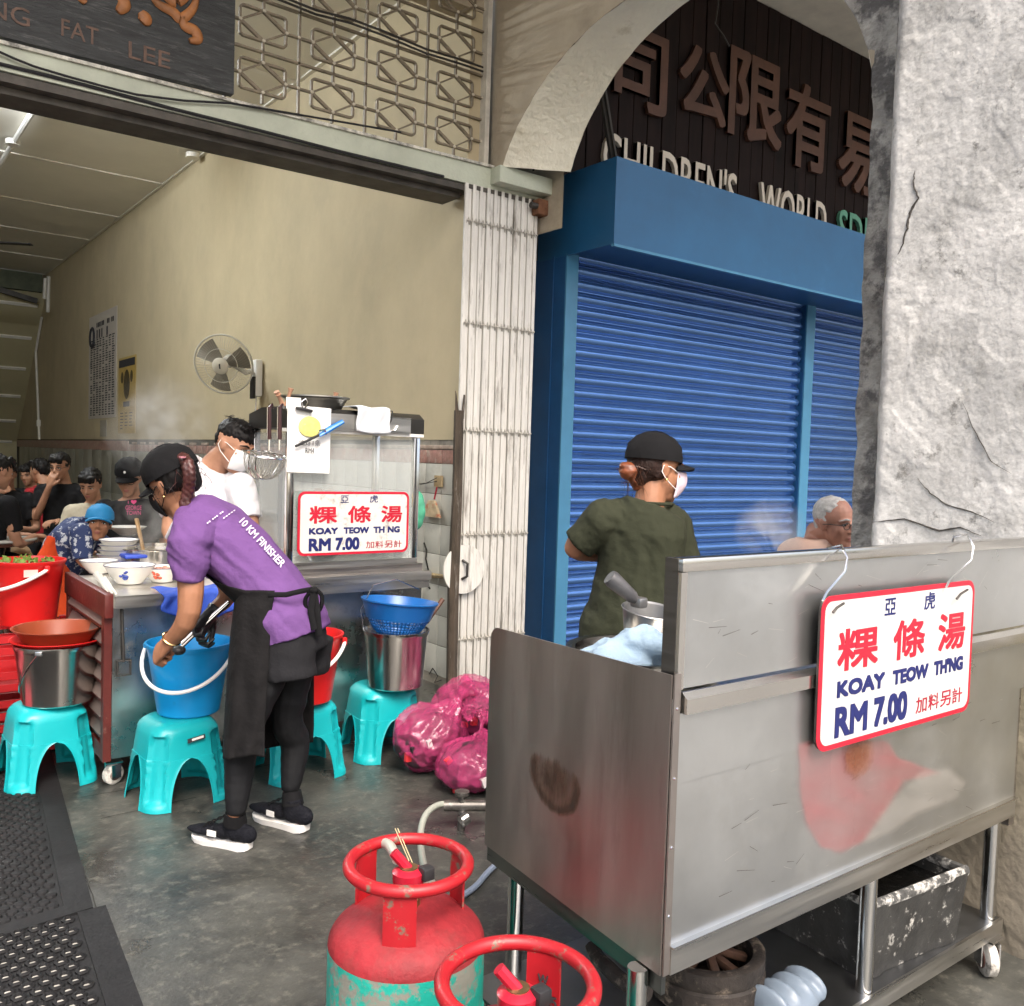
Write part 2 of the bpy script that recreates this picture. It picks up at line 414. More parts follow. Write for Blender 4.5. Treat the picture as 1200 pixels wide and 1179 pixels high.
# lit fluorescent lamp; the second is added out of view to brighten the shop
for li, A in enumerate((onZ(42, 108, ZC - .07), V((.4, 8.0, ZC - .07)))):
  lp = thing('ceiling_or_fill_lamp', ('lit white fluorescent tube lamp on the coffee shop ceiling at the left edge', 'lit fluorescent tube lamp second from the shop front, left of the frame', 'lit fluorescent tube lamp third from the shop front, left of the frame', 'lit fluorescent tube lamp furthest into the shop, left of the frame')[li], 'lamp', A, 0, 'fluorescent ceiling lamps')  # the second lamp is an added unseen fill tube
  B = A + V((-1.25, 0, 0))
  m = MB(); m.span(A + V((0, -.03, .02)), B + V((0, .03, .06))); m.build('fixture', WHITEP, lp)
  m = MB(); m.tube([A + V((-.02, 0, -.02)), B + V((.02, 0, -.02))], 0.018, 10); m.build('tube', mat('tube_lit', (1, 1, 1), emis=(0.93, 0.97, 1), es=220), lp)
# ceiling fan far inside
cf = thing('ceiling_fan', 'dark ceiling fan blade tip at the left edge of the ceiling', 'fan', onZ(-25, 282, 4.2))
c = onZ(-30, 283, 4.2); m = MB(); m.lathe([(0, -.06), (.12, -.04), (.12, .04), (0, .06)], c, 20); m.build('motor', DARKM, cf)
for k in range(3):
    d = V((math.cos(k * 2.09 - .55), math.sin(k * 2.09 - .55), 0)); m = MB(); m.box(c + d * 0.42, (0.62, 0.12, 0.015), Matrix.Rotation(k * 2.09 - .55, 3, 'Z')); m.build('blade', BLACKP, cf)
m = MB(); m.tube([c, c + V((0, 0, .45))], .015, 8); m.build('rod', DARKM, cf)

# posters
def rule_rows(mb, o, u, v, w, h, cols, rows, fill=0.7, hh=0.5):
    for i in range(cols):
        for j in range(rows):
            if random.random() < 0.08: continue
            a = w * (i + .1) / cols; b = h * (j + .25) / rows; ww = w / cols * fill * random.uniform(.6, 1); q = h / rows * hh
            p = o + u * a + v * b; mb.face((p, p + u * ww, p + u * ww + v * q, p + v * q))
u, v = V((0, -1, 0)), V((0, 0, 1))
PRN = mat('print_black', (0.03, 0.03, 0.035), 0.7, var=0)
def pos(ya, yb, z0, z1, label, col, name='poster'):
    t = thing(name, label, 'poster', (XW - .01, (ya + yb) / 2, z0)); m = MB(); m.span((XW - .008, yb, z0), (XW - .003, ya, z1)); m.build('sheet', col, t); return t
PAPER = mat('paper_pale', (0.50, 0.46, 0.42), 0.35, var=0.06)
p1 = pos(15.1, 13.42, 1.93, 3.48, 'tall white newspaper poster with oval logo and columns of type on the tan wall', PAPER)
m = MB(); rule_rows(m, V((XW - .010, 15.0, 1.97)), u, v, 1.5, 1.15, 8, 34, .8, .55); o = m.build('print', PRN, p1); o['kind'] = 'stuff'
m = MB(); ring = [V((XW - .012, 14.86 + .13 * math.cos(a), 3.16 + .14 * math.sin(a))) for a in [k * math.pi / 8 for k in range(16)]]; m.tube(ring, .025, 5, closed=True)
m.build('oval_logo', PRN, p1)
m = MB(); rule_rows(m, V((XW - .011, 14.62, 3.08)), u, v, .75, .16, 5, 1, .6, .8); rule_rows(m, V((XW - .011, 14.62, 3.26)), u, v, 1.05, .10, 13, 1, .8, .7); m.build('headline', PRN, p1)['kind'] = 'stuff'
PAPY = mat('paper_yellow', (0.42, 0.29, 0.075), 0.5, var=0.12, vs=3)
p2 = pos(13.3, 12.42, 1.70, 2.73, 'narrow yellow poster with a dark figure panel hung beside the white poster', PAPY)
m = MB(); m.span((XW - .012, 12.46, 2.6), (XW - .009, 13.26, 2.70)); m.build('header_band', PRN, p2)
m = MB(); m.ell((XW - .01, 12.86, 2.36), (.003, .16, .2)); m.ell((XW - .01, 12.62, 2.46), (.003, .07, .08)); m.ell((XW - .01, 13.1, 2.46), (.003, .07, .08)); m.build('print', mat('print_brown', (0.07, 0.05, 0.02), .6, var=.5, vs=12), p2)
m = MB(); m.span((XW - .012, 12.7, 2.06), (XW - .009, 13.02, 2.13)); rule_rows(m, V((XW - .010, 13.2, 1.75)), u, v, .7, .25, 3, 6, .8, .3); m.build('print', PRN, p2)['kind'] = 'stuff'
p3 = pos(14.35, 13.95, 1.66, 1.9, 'small grey notice taped under the white newspaper poster', mat('paper_grey', (0.3, 0.27, 0.21), .6))

# wall fan
fn = thing('wall_fan', 'white oscillating wall fan with a round wire cage on the tan wall', 'fan', onX(300, 440, XW))
c = atD(262, 427, 8.05); base = onX(301, 437, XW - 0.05)
fdir = (V((-0.62, -0.72, -0.30))).normalized(); q = fdir.to_track_quat('Z', 'Y').to_matrix()
RF = 0.265
CAGE = mat('fan_cage', (0.36, 0.34, 0.29), 0.4, 0.3, var=0.1)
m = MB()
def cagept(r, a, side):
    t = r / RF; z = (0.075 * (1 - t ** 3.2)) * side
    return c + q @ V((r * math.cos(a), r * math.sin(a), z))
for side in (1, -1):
    for k in range(60):
        a = k * 2 * math.pi / 60
        m.tube([cagept(r, a + (r - .08) * 1.6 * side, side) for r in (0.06, 0.12, 0.18, 0.23, RF)], 0.0012, 3, caps=False)
o = m.build('cage', CAGE, fn)
m = MB()
for r, z, tr in ((RF, 0, .008), (0.15, 0.062, .003)):
    m.tube([c + q @ V((r * math.cos(k * math.pi / 24), r * math.sin(k * math.pi / 24), z)) for k in range(48)], tr, 6, closed=True)
m.build('cage_ring', mat('fan_ring', (0.55, 0.53, 0.46), .4), fn)
m = MB(); m.lathe([(0, .014), (.06, .012), (.075, 0), (.06, -.004), (0, -.004)], c + q @ V((0, 0, .078)), 28, q); hb = m.build('hub_badge', mat('fan_badge', (0.62, 0.59, 0.5), .4), fn)
bu = (RIGHT - fdir * RIGHT.dot(fdir)).normalized(); bv = fdir.cross(bu).normalized()
m = MB(); m.box(c + fdir * .094, (.003, .012, .045), fdir.to_track_quat('X', 'Z').to_matrix()); m.build('badge_mark', PRN, fn)
for k in range(3):
    m = MB(); a0 = k * 2 * math.pi / 3 + .3
    m.sheet(lambda s_, t_: c + q @ V(((.04 + .2 * s_) * math.cos(a0 + (t_ - .5) * (1.15 - .25 * s_)), (.04 + .2 * s_) * math.sin(a0 + (t_ - .5) * (1.15 - .25 * s_)), (t_ - .5) * .05)), 6, 6, .003)
    m.build('blade', mat('fan_blade', (0.22, 0.20, 0.16), 0.35), fn)
m = MB(); m.tube([c - fdir * .03, c - fdir * .16], [.05, .06], 14); m.build('motor', WHITEP, fn)
m = MB(); m.tube([c - fdir * .12, (c + base) / 2 + V((.05, 0, -.03)), base + V((-.02, 0, .02))], .024, 8); m.build('arm', WHITEP, fn)
m = MB(); m.box(base + V((0.0, 0, -.05)), (.07, .12, .34), None, .015); m.build('wall_base', WHITEP, fn)
m = MB(); m.box(base + V((-.04, -.01, -.14)), (.02, .09, .2)); m.build('control_panel', BLACKP, fn)
m = MB(); m.tube([base + V((0, 0, -.2)), base + V((0, .02, -.4)), base + V((.02, .04, -1.0))], .006, 5); m.build('cord', WHITEP, fn)

# ------------------------------------------------------------------ shop front A: lintel, lattice, sign board
YF = 4.75
MINT = mat('lintel_mint', (0.48, 0.51, 0.41), 0.7, var=0.14, vs=4, dirt=(0.5, 0.5, 0.42), damt=0.35, ds=5, bump=.4, bs=40)
lt = thing('lintel', 'pale green painted lintel beam over the shop opening with a dark gate track', 'beam', (0, YF, 3.16))
zl = lambda x: 3.262 + (x - .62) * 0.018
m = MB(); m.prism([(-3, 3.145), (3.86, 3.215), (3.86, 3.345), (-3, 3.235)], (0, YF - .03, 0), (1, 0, 0), (0, 0, 1), (0, .3, 0)); m.build('beam', MINT, lt)
m = MB(); m.prism([(-3, 3.236), (3.86, 3.346), (3.86, 3.362), (-3, 3.252)], (0, YF - .045, 0), (1, 0, 0), (0, 0, 1), (0, .28, 0)); m.build('ledge', mat('ledge_chalk', (.62, .6, .52), .85, var=.3, vs=14, dirt=(.2, .19, .17), damt=.6, ds=12), lt)
GT = mat('gate_track', (0.075, 0.066, 0.055), 0.6, 0.3, var=.4, vs=8)
m = MB(); m.prism([(-3, 3.10), (3.2, 3.165), (3.2, 3.20), (-3, 3.143)], (0, YF - .02, 0), (1, 0, 0), (0, 0, 1), (0, .2, 0)); m.build('track', GT, lt)
m = MB(); m.prism([(-3, 3.065), (3.15, 3.13), (3.15, 3.163), (-3, 3.098)], (0, YF + .04, 0), (1, 0, 0), (0, 0, 1), (0, .2, 0)); m.build('track', GT, lt)
# wall above and left, out of frame, shading the room
m = MB(); m.span((-6, YF + .03, 4.3), (3.3, YF + .2, 7)); m.span((-6, YF + .04, 3.26), (-1.2, YF + .19, 4.3)); o = m.build('unseen_upper_front_wall', PLASTER); tag(o, 'tan plaster wall above the shop front', 'wall')
cb = thing('cable', 'thin black cable sagging along the pale lintel beam', 'cable', (1, YF - .05, 3.3))
pts = [onY(x, y, YF - .05) for x, y in ((-20, 52), (15, 68), (40, 78), (80, 90), (120, 101), (160, 111), (215, 118), (270, 121), (330, 131), (400, 143), (470, 155))]
m = MB(); m.tube(pts, .006, 5); m.build('wire', BLACKP, cb)
m = MB(); m.tube([onY(x, y, YF - .034) for x, y in ((-20, 70), (100, 100), (200, 127), (300, 152), (400, 178), (520, 207))], .009, 5); m.build('wire', BLACKP, cb)
cb2 = thing('cable', 'pair of dark cables crossing the lattice screen diagonally', 'cable', (2, YF - .05, 3.8))
for dy in (0, 5):
    m = MB(); m.tube([onY(x, y + dy, YF - .03) for x, y in ((325, -6), (370, 12), (410, 22), (450, 37), (500, 58), (540, 70), (566, 79))], .007, 5); m.build('wire', DARKM, cb2)

# lattice screen
lat = thing('lattice_screen', 'wrought iron vent screen of diamonds in rounded rectangles above the lintel', 'vent screen', (2.45, YF, 3.3))
IRON = mat('lattice_iron', (0.20, 0.165, 0.115), 0.6, 0.2, var=.3, vs=9)
CHALK = mat('lattice_joint', (0.55, 0.5, 0.4), .8)
YL = YF + .03
def bar(mb, a, b, w_=0.012, d=0.02):
    a, b = V(a), V(b); dd = b - a; mb.box((a + b) / 2, (dd.length, d, w_), Matrix.Rotation(-math.atan2(dd.z, dd.x), 3, 'Y'))
mm = MB(); hw, hh, rr = .128, .078, .02
cor = []
for sx, sz, a0 in ((1, 1, 0), (-1, 1, 90), (-1, -1, 180), (1, -1, 270)):
    for k in range(4):
        a = R(a0 + k * 30); cor.append(V((sx * (hw - rr) + rr * math.cos(a), 0, sz * (hh - rr) + rr * math.sin(a))))
for a, b in zip(cor, cor[1:] + cor[:1]): bar(mm, a, b, .012)
T, B_, L_, R_ = V((0, 0, hh)), V((0, 0, -hh)), V((-hw, 0, 0)), V((hw, 0, 0))
for a, b, wd in ((L_, T, .009), (T, R_, .017), (R_, B_, .009), (B_, L_, .017)): bar(mm, a, b, wd, .016)
bar(mm, T, (0, 0, .1355)); bar(mm, B_, (0, 0, -.1355)); bar(mm, L_, (-.2, 0, 0)); bar(mm, R_, (.2, 0, 0))
motif = mm.mesh('lattice_motif', IRON)
jm = MB()
for p in (T, B_, L_, R_): jm.ell(p + V((0, -.012, 0)), (.011, .006, .009), None, 6)
jm.ell((.2, -.012, 0), (.01, .006, .008), None, 6)
joint = jm.mesh('weld_spot', CHALK)
for i in range(4):
    for j in range(5):
        o = link('lattice_motif', motif, lat); o.location = (1.858 + i * .4095 - 2.45, YL - YF, 3.505 + j * .271 - 3.3)
        o2 = link('weld_spot', joint, o); o2['kind'] = 'stuff'
for i in range(5):
    x = 1.858 - .2047 + i * .4095; m = MB(); bar(m, (x, YL, 3.28), (x, YL, 4.75)); m.build('upright_bar', IRON, lat)
for j in range(5):
    z = 3.64 + j * .271; m = MB(); bar(m, (1.66, YL, z), (3.3, YL, z)); m.build('cross_bar', IRON, lat)
m = MB(); m.span((3.285, YF - .02, 3.3), (3.318, YF + .04, 4.75)); m.build('frame_edge', mat('frame_white', (.55, .52, .45), .7, var=.2, vs=10), lat)

# carved sign board
sb = thing('carved_signboard', 'weathered black timber sign board with carved orange characters over the lintel', 'sign', (.3, YF, 3.33))
WOODB = mat('signboard_black', (0.028, 0.03, 0.03), .55, var=.5, vs=6, stretch=(1, 1, 7), dirt=(0.16, 0.16, 0.15), damt=.42, ds=7, dsharp=.25, bump=.5, bs=20)
m = MB(); m.prism([(-1.3, 3.27), (1.672, 3.345), (1.672, 4.45), (-1.3, 4.45)], (0, YF - .06, 0), (1, 0, 0), (0, 0, 1), (0, .05, 0)); m.build('board', WOODB, sb)
ORN = mat('carved_orange', (0.33, 0.13, 0.04), .5, var=.4, vs=10); OLDC = mat('carved_brown', (0.13, 0.075, 0.05), .6, var=.4, vs=25)
for s_, x0, x1, z0 in (('NG', .56, .73, 3.39), ('FAT', .86, 1.02, 3.395), ('LEE', 1.155, 1.35, 3.38)):
    text('carved_letters', s_, OLDC, (x0, YF - .061, z0), (1, 0, 0), (0, 0, 1), x1 - x0, .078, sb, .0, .003)
m = MB()
def stroke(mb, px, r, D=None, yy=YF - .066):
    p = smoothpts([onY(x, y, yy) for x, y in px], 5); n = len(p)
    mb.tube(p, [(r * (.45 + .75 * math.sin(math.pi * (i + .6) / n)), .012) for i in range(n)], 10, side=(1, 0, .3))
for s_, r in (((( 90, -10), (100, 4)), .018), (((140, -8), (146, 5), (138, 14)), .025), (((165, 14), (170, 22), (167, 27)), .028), (((175, -12), (185, 4), (203, 14), (212, 22), (226, 10), (232, -8)), .022),
              (((215, 20), (216, 30), (228, 36), (232, 46), (222, 48)), .024), (((188, -10), (205, 2), (222, -6)), .022)): stroke(m, s_, r)
m.build('carved_character', ORN, sb)['kind'] = 'stuff'

# door jamb: weathered timber upright, folding gate, tiled pier
dj = thing('timber_upright', 'weathered brown timber upright with a split top beside the folding gate', 'post', onZ(530, 811))
OLDW = mat('old_wood', (0.06, 0.045, 0.032), .85, var=.5, vs=7, stretch=(4, 4, .6), dirt=(0.30, 0.27, 0.23), damt=.36, ds=8, bump=.6)
a = V((3.13, YF - .06, 0)); m = MB(); m.tube([a, a + V((-.01, 0, .7)), a + V((0, 0, 1.3)), a + V((-.005, 0, 1.80))], [.036, .038, .034, .032], 7); m.build('upright', OLDW, dj)
m = MB(); m.tube([a + V((-.02, 0, 1.78)), a + V((-.035, 0, 1.92))], [.014, .003], 5); m.tube([a + V((.02, 0, 1.75)), a + V((.03, .0, 1.9))], [.012, .006], 5); m.build('splinter', OLDW, dj)
GW = mat('gate_white', (0.66, 0.64, 0.59), .55, var=.12, vs=6, dirt=(0.26, 0.235, 0.20), damt=.44, ds=7, bump=.3, stretch=(3, 3, .4), geo=True)
gt = thing('folding_gate', 'white collapsible folding steel gate pushed together against the pier', 'gate', (3.42, YF - .02, 0))
slat = MB()
slat.span((-.012, -.014, 0), (.012, .004, 3.19), .003); sl = slat.mesh('slat', GW, smooth=40)
zs = []
nsl = 21
for i in range(nsl):
    o = link('slat', sl, gt); x = 3.155 + i * .0275; o.location = (x - 3.42, (0.006 if i % 2 else -.004) + random.uniform(-.003, .003), .02)
for z in (.35, 1.02, 1.68, 2.35, 2.98):
    m = MB()
    for i in range(nsl - 1):
        x = 3.155 + i * .0275; m.tube([(x, YF - .03, z - .02), (x + .013, YF - .04, z + .018), (x + .027, YF - .03, z - .02)], .006, 5)
    for i in range(nsl):
        x = 3.155 + i * .0275; m.ell((x, YF - .048, z), (.007, .006, .007), None, 6)
    m.build('link_row', mat('gate_link', (.46, .44, .39), .6, .1, var=.4, vs=30), gt)
m = MB(); m.span((3.15, YF - .035, 3.18), (3.72, YF + .01, 3.205)); m.build('top_rail', GT, gt)
dc = thing('lock_disc', 'round white metal lock plate with a dark pull handle on the folding gate', 'lock plate', onY(548, 667, YF - .07))
c = onY(543, 667, YF - .06); m = MB(); m.lathe([(0, 0), (.155, 0), (.155, .012), (0, .014)], c, 40, Matrix.Rotation(R(90), 3, 'X')); m.build('plate', GW, dc)
m = MB(); m.tube([c + V((-.02, -.015, .06)), c + V((.0, -.045, .04)), c + V((.0, -.045, -.04)), c + V((-.02, -.015, -.06))], .009, 6); m.build('pull_handle', DARKM, dc)
pr = MB(); pr.span((XW + .005, YF + .05, 0), (3.72, 5.4, 3.3)); pr.span((3.72, 5.09, 0), (3.99, 5.4, 3.42)); o = pr.build('pier', mat('pier_grime', (0.26, 0.24, 0.2), .8, var=.3, vs=6, dirt=(.1, .09, .08), damt=.5), None)
tag(o, 'narrow grimy pier behind the folding gate between the two shops', 'pier')
hg = thing('iron_hinge', 'rusty iron hinge block on the pier by the blue shutter box', 'hinge', onY(636, 238, YF))
m = MB(); m.box(onY(634, 245, YF - .05), (.12, .1, .10), None, .008); m.box(onY(640, 228, YF - .04), (.05, .08, .12)); m.build('block', RUST, hg)
m = MB(); m.tube([onY(622, 240, YF - .08), onY(648, 246, YF - .08)], .02, 7); m.build('pin', DARKM, hg)

# ------------------------------------------------------------------ cross arch between the two shops
ar = thing('arch_wall', 'tan plaster cross arch with a cream soffit spanning the covered walkway', 'arch', (3.55, 3.4, 0))
YA, YZ, ZT = 1.95, YF + .02, 5.27
N = 40
TC = .112
def near(t): a = math.pi * (TC + (1 - TC) * t); return V((3.35, 3.4 + 1.30 * math.cos(a), 3.0 + .95 * math.sin(a)))
def far(t): a = math.pi * (TC - .008 + (1.008 - TC) * t); return V((3.75, 3.3 + 1.2 * math.cos(a), 3.0 + 1.05 * math.sin(a)))
def rough(p, amp=.006): return p + V((0, 1, 1)) * (amp * noise.noise(p * 9)) + V((amp, 0, 0)) * noise.noise(p * 13 + V((5, 5, 5)))
m = MB()
m.sheet(lambda s_, t_: rough((lambda a, b: a + (b - a) * t_)(near(s_), far(s_))), N * 2, 10)
m.build('soffit', CREAM, ar)
m = MB()
def spandrel(fn, X, outer):
    G = []
    for i in range(N * 2 + 1):
        p = fn(i / (N * 2)); yy = outer(p)
        G.append((p, yy))
    for (p, a), (q_, b) in zip(G, G[1:]):
        m.face((p, q_, V((X, q_.y, ZT)), V((X, p.y, ZT))))
spandrel(near, 3.35, lambda p: p)
m.face((V((3.35, 4.62, 3.32)), V((3.35, YF, 3.32)), V((3.35, YF, ZT)), V((3.35, 4.62, ZT))))
m.build('near_face', PLASTER, ar)
m = MB(); spandrel(far, 3.75, lambda p: p); m.face((V((3.75, 4.5, 3.0)), V((3.75, 5.1, 3.0)), V((3.75, 5.1, ZT)), V((3.75, 4.5, ZT)))); m.build('far_face', PLASTER, ar)
m = MB()
for y in [1.72 + i * .0 for i in range(1)]: pass
def jambp(s_, t_):   # rough concrete jamb wall, from column to opening edge and up
    y = 1.70 + (2.10 - 1.70) * s_; z = t_ * 3.08
    p = V((3.35, y, z)); k = noise.fractal(p * 7, 1, 2, 4) * .012
    e = .014 * noise.noise(V((z * 6, 3, 1))) if s_ > .95 else 0
    return p + V((k, e, 0))
m.sheet(jambp, 24, 160)
m.span((3.37, 1.70, 0), (3.75, 2.095, 3.06))
m.face((V((3.352, 1.70, 3.05)), V((3.352, 2.11, 3.05)), V((3.352, 2.11, ZT)), V((3.352, 1.70, ZT))))
m.build('right_jamb', CONC, ar)
# concrete surround on the right shoulder of the arch
m = MB()
def shoulder(s_, t_):
    p = near(1 - s_ * .18); q_ = V((3.35, 1.75, p.z + .02)); r_ = p + (q_ - p) * t_; k = noise.fractal(r_ * 7, 1, 2, 4) * .010
    return r_ + V((-.004 + k, 0, 0))
m.sheet(shoulder, 16, 20); m.build('shoulder', CONC, ar)
m = MB(); m.span((3.33, 4.615, 3.232), (3.80, YF - .0305, 3.335), .004); m.build('impost', MINT, ar)
# rusty patch on the soffit
m = MB(); cpt = atD(704, 96, 5.35); 
br = thing('steel_bracket', 'rusty grey steel angle bracket from the arch soffit to the blue box', 'bracket', cpt)
p0 = V((3.62, 4.13, 3.80)); p1_ = V((4.03, 4.31, 3.455))
p0 = onX(703, 94, 3.72); p1_ = onX(718, 186, 4.02)
m = MB(); d = (p1_ - p0); sd = d.cross(V((0, 0, 1))).normalized(); m.tube([p0, p1_], .022, 4, side=sd); m.tube([p0 + V((.0, -.03, 0)), p1_ + V((0, -.03, 0))], .010, 4); m.build('angle_bar', DARKM, br)
m = MB(); m.ell(p0 + V((-.01, .01, .03)), (.05, .05, .03)); m.build('rust_patch', RUST, br)

# ------------------------------------------------------------------ rough white column at the kerb
COLW = mat('column_lime', (0.60, 0.595, 0.575), 0.9, var=0.14, vs=5, dirt=(0.33, 0.325, 0.305), damt=.48, ds=3.5, dsharp=.2, bump=.45, bs=45, bdist=.008)
def column_mat():
    m = COLW; n = m.node_tree; P = n.nodes['Principled BSDF']; L = n.links.new
    src = P.inputs['Base Color'].links[0].from_socket
    tc = n.nodes.new('ShaderNodeTexCoord'); sp = n.nodes.new('ShaderNodeSeparateXYZ'); L(tc.outputs['Object'], sp.inputs[0])
    t = n.nodes.new('ShaderNodeTexNoise'); t.inputs['Scale'].default_value = 4.5; t.inputs['Detail'].default_value = 8; L(tc.outputs['Object'], t.inputs[0])
    # flaked yellow underlayer near hand height, peeling grey render patches elsewhere
    a = n.nodes.new('ShaderNodeMath'); a.operation = 'MULTIPLY_ADD'; L(sp.outputs[2], a.inputs[0]); a.inputs[1].default_value = -1.0; a.inputs[2].default_value = 1.12
    b = n.nodes.new('ShaderNodeMath'); b.operation = 'ADD'; L(a.outputs[0], b.inputs[0]); L(t.outputs[0], b.inputs[1])
    r = n.nodes.new('ShaderNodeMapRange'); r.inputs[1].default_value = .52; r.inputs[2].default_value = .60; L(b.outputs[0], r.inputs[0])
    mx = n.nodes.new('ShaderNodeMix'); mx.data_type = 'RGBA'; L(r.outputs[0], mx.inputs[0]); L(src, mx.inputs[6]); mx.inputs[7].default_value = (0.34, 0.305, 0.22, 1)
    t2 = n.nodes.new('ShaderNodeTexNoise'); t2.inputs['Scale'].default_value = 11; t2.inputs['Detail'].default_value = 9; t2.inputs['Roughness'].default_value = .75
    L(tc.outputs['Object'], t2.inputs[0]); r2 = n.nodes.new('ShaderNodeMapRange'); r2.inputs[1].default_value = .575; r2.inputs[2].default_value = .66; L(t2.outputs[0], r2.inputs[0])
    mx2 = n.nodes.new('ShaderNodeMix'); mx2.data_type = 'RGBA'; L(r2.outputs[0], mx2.inputs[0]); L(mx.outputs[2], mx2.inputs[6]); mx2.inputs[7].default_value = (0.27, 0.265, 0.25, 1)
    # fine grit and soft broad mottling of the lime wash; brown splash dirt near the ground
    t3 = n.nodes.new('ShaderNodeTexNoise'); t3.inputs['Scale'].default_value = 38; t3.inputs['Detail'].default_value = 8; t3.inputs['Roughness'].default_value = .8; L(tc.outputs['Object'], t3.inputs[0])
    t4 = n.nodes.new('ShaderNodeTexNoise'); t4.inputs['Scale'].default_value = 1.6; t4.inputs['Detail'].default_value = 9; t4.inputs['Roughness'].default_value = .7; L(tc.outputs['Object'], t4.inputs[0])
    ad = n.nodes.new('ShaderNodeMath'); ad.operation = 'ADD'; L(t3.outputs[0], ad.inputs[0]); L(t4.outputs[0], ad.inputs[1])
    r4 = n.nodes.new('ShaderNodeMapRange'); r4.inputs[1].default_value = .75; r4.inputs[2].default_value = 1.2; r4.inputs[3].default_value = .62; r4.inputs[4].default_value = 1.16; L(ad.outputs[0], r4.inputs[0])
    mu = n.nodes.new('ShaderNodeMix'); mu.data_type = 'RGBA'; mu.blend_type = 'MULTIPLY'; mu.inputs[0].default_value = 1; L(mx2.outputs[2], mu.inputs[6]); L(r4.outputs[0], mu.inputs[7])
    lo = n.nodes.new('ShaderNodeMath'); lo.operation = 'MULTIPLY_ADD'; L(sp.outputs[2], lo.inputs[0]); lo.inputs[1].default_value = -.9; L(t3.outputs[0], lo.inputs[2])
    r5 = n.nodes.new('ShaderNodeMapRange'); r5.inputs[1].default_value = -.15; r5.inputs[2].default_value = .25; L(lo.outputs[0], r5.inputs[0])
    mb_ = n.nodes.new('ShaderNodeMix'); mb_.data_type = 'RGBA'; L(r5.outputs[0], mb_.inputs[0]); L(mu.outputs[2], mb_.inputs[6]); mb_.inputs[7].default_value = (.20, .175, .135, 1)
    L(mb_.outputs[2], P.inputs['Base Color'])
column_mat()
clm = thing('column', 'thick rough lime-washed white column with peeling plaster at the right', 'column', (3.2, 1.3, 0))
XC = 2.98
def colf(p):
    r1 = noise.fractal(p * 3.1, 1, 2, 5) * .003
    q_ = noise.noise(p * 2.3 + V((9, 1, 4)))
    step = .004 * max(0, min(1, (q_ - .08) * 14))          # edges of flaked plaster coats
    q2 = noise.noise(p * 7.7 + V((2, 8, 1))); step2 = .002 * max(0, min(1, (q2 - .1) * 16))
    return r1 + step + step2 + noise.noise(p * 38) * .0009 + abs(noise.noise(p * 19)) * .0014
def colface(s_, t_):
    y = .55 + (1.80 - .55) * s_; z = t_ * 3.9
    p = V((XC, y, z)); base_sw = .05 * max(0, (.45 - z)) * 1.2
    e = max(0, (s_ - .965) / .035)
    return p + V((-colf(p) - base_sw + e * e * .03, -.006 * noise.noise(V((z * 5, 1, 7))) * (1 if s_ > .9 else 0), 0))
m = MB(); m.sheet(colface, 190, 560); m.build('lime_plaster', COLW, clm)
m = MB(); m.sheet(lambda s_, t_: V((XC + .028 + s_ * .42, 1.80 - .006 * noise.noise(V((t_ * 3.9 * 5, 1, 7))) + .006 * noise.fractal(V((s_ * 3, t_ * 20, 2)), 1, 2, 3), t_ * 3.9)), 12, 120); m.build('side_plaster', CONC, clm)
m = MB(); m.span((XC + .06, .55, 0), (3.42, 1.78, 3.9)); m.span((XC + .0, .55, 3.9), (3.42, 1.79, 5.3)); m.build('core', CONC, clm)
# long crack, cut in as a dark groove filled strip lying on the relief
def colpt(px, py, off=.0025):
    p = onX(px, py, XC)
    for _ in range(3):
        f_ = colf(V((XC, p.y, p.z))); p = onX(px, py, XC - f_ - off)
    return p
def crack(pts, w_):
    out = []
    for (a, b) in zip(pts, pts[1:]):
        for k in range(5):
            t = k / 5; out.append((a[0] + (b[0] - a[0]) * t + random.uniform(-.8, .8), a[1] + (b[1] - a[1]) * t))
    out.append(pts[-1]); P_ = [colpt(*q_) for q_ in out]; n = len(P_)
    m.tube(P_, [w_ * (.25 + math.sin(math.pi * i / (n - 1)) * random.uniform(.5, 1.1)) for i in range(n)], 5)
m = MB(); crack(((1072, 200), (1070, 215), (1076, 232), (1066, 250), (1063, 268), (1058, 285), (1052, 298)), .0038)
crack(((1075, 560), (1090, 578), (1110, 592), (1140, 600), (1165, 612)), .0022); crack(((1128, 470), (1140, 500), (1160, 540), (1185, 555)), .0015)
crack(((1022, 612), (1060, 608), (1100, 622), (1125, 618), (1150, 628)), .003)
m.build('crack', mat('crack_dark2', (0.06, 0.055, 0.05), .95), clm)

# ------------------------------------------------------------------ covered walkway above, and the second shop
m = MB(); m.span((-8, 2.0, 5.27), (14, 5.4, 5.4)); o = m.build('walkway_ceiling', mat('walkway_ceiling', (.72, .68, .58), .8)); tag(o, kind='structure')
m = MB(); m.span((3.9, 5.42, 0), (14, 5.6, 5.3)); m.span((13.8, 1, 0), (14, 5.5, 5.3)); o = m.build('second_shop_wall', PLASTER); tag(o, 'plaster wall of the second shop behind its blue shutter', 'wall')
BLUE = mat('shutter_box_blue', (0.014, 0.095, 0.215), .38, var=.10, vs=2.5, dirt=(0.03, .13, .28), damt=.35, ds=4, dsharp=.4, spec=.5)
BLUED = mat('shutter_post_blue', (0.012, 0.075, 0.20), .4, var=.12)
BLUEL = mat('shutter_trim_blue', (0.055, 0.20, 0.34), .35, var=.12, vs=3)
bx = thing('shutter_box', 'deep blue metal shutter housing projecting over the walkway', 'shutter box', (4, 4.28, 2.9))
x1 = 9.6
m = MB(); m.span((4.0, 4.28, 2.905), (x1, 4.295, 3.455)); m.build('front_panel', BLUE, bx)
m = MB(); m.span((4.0, 4.2955, 2.905), (4.015, 5.06, 3.455)); m.build('side_panel', BLUE, bx)
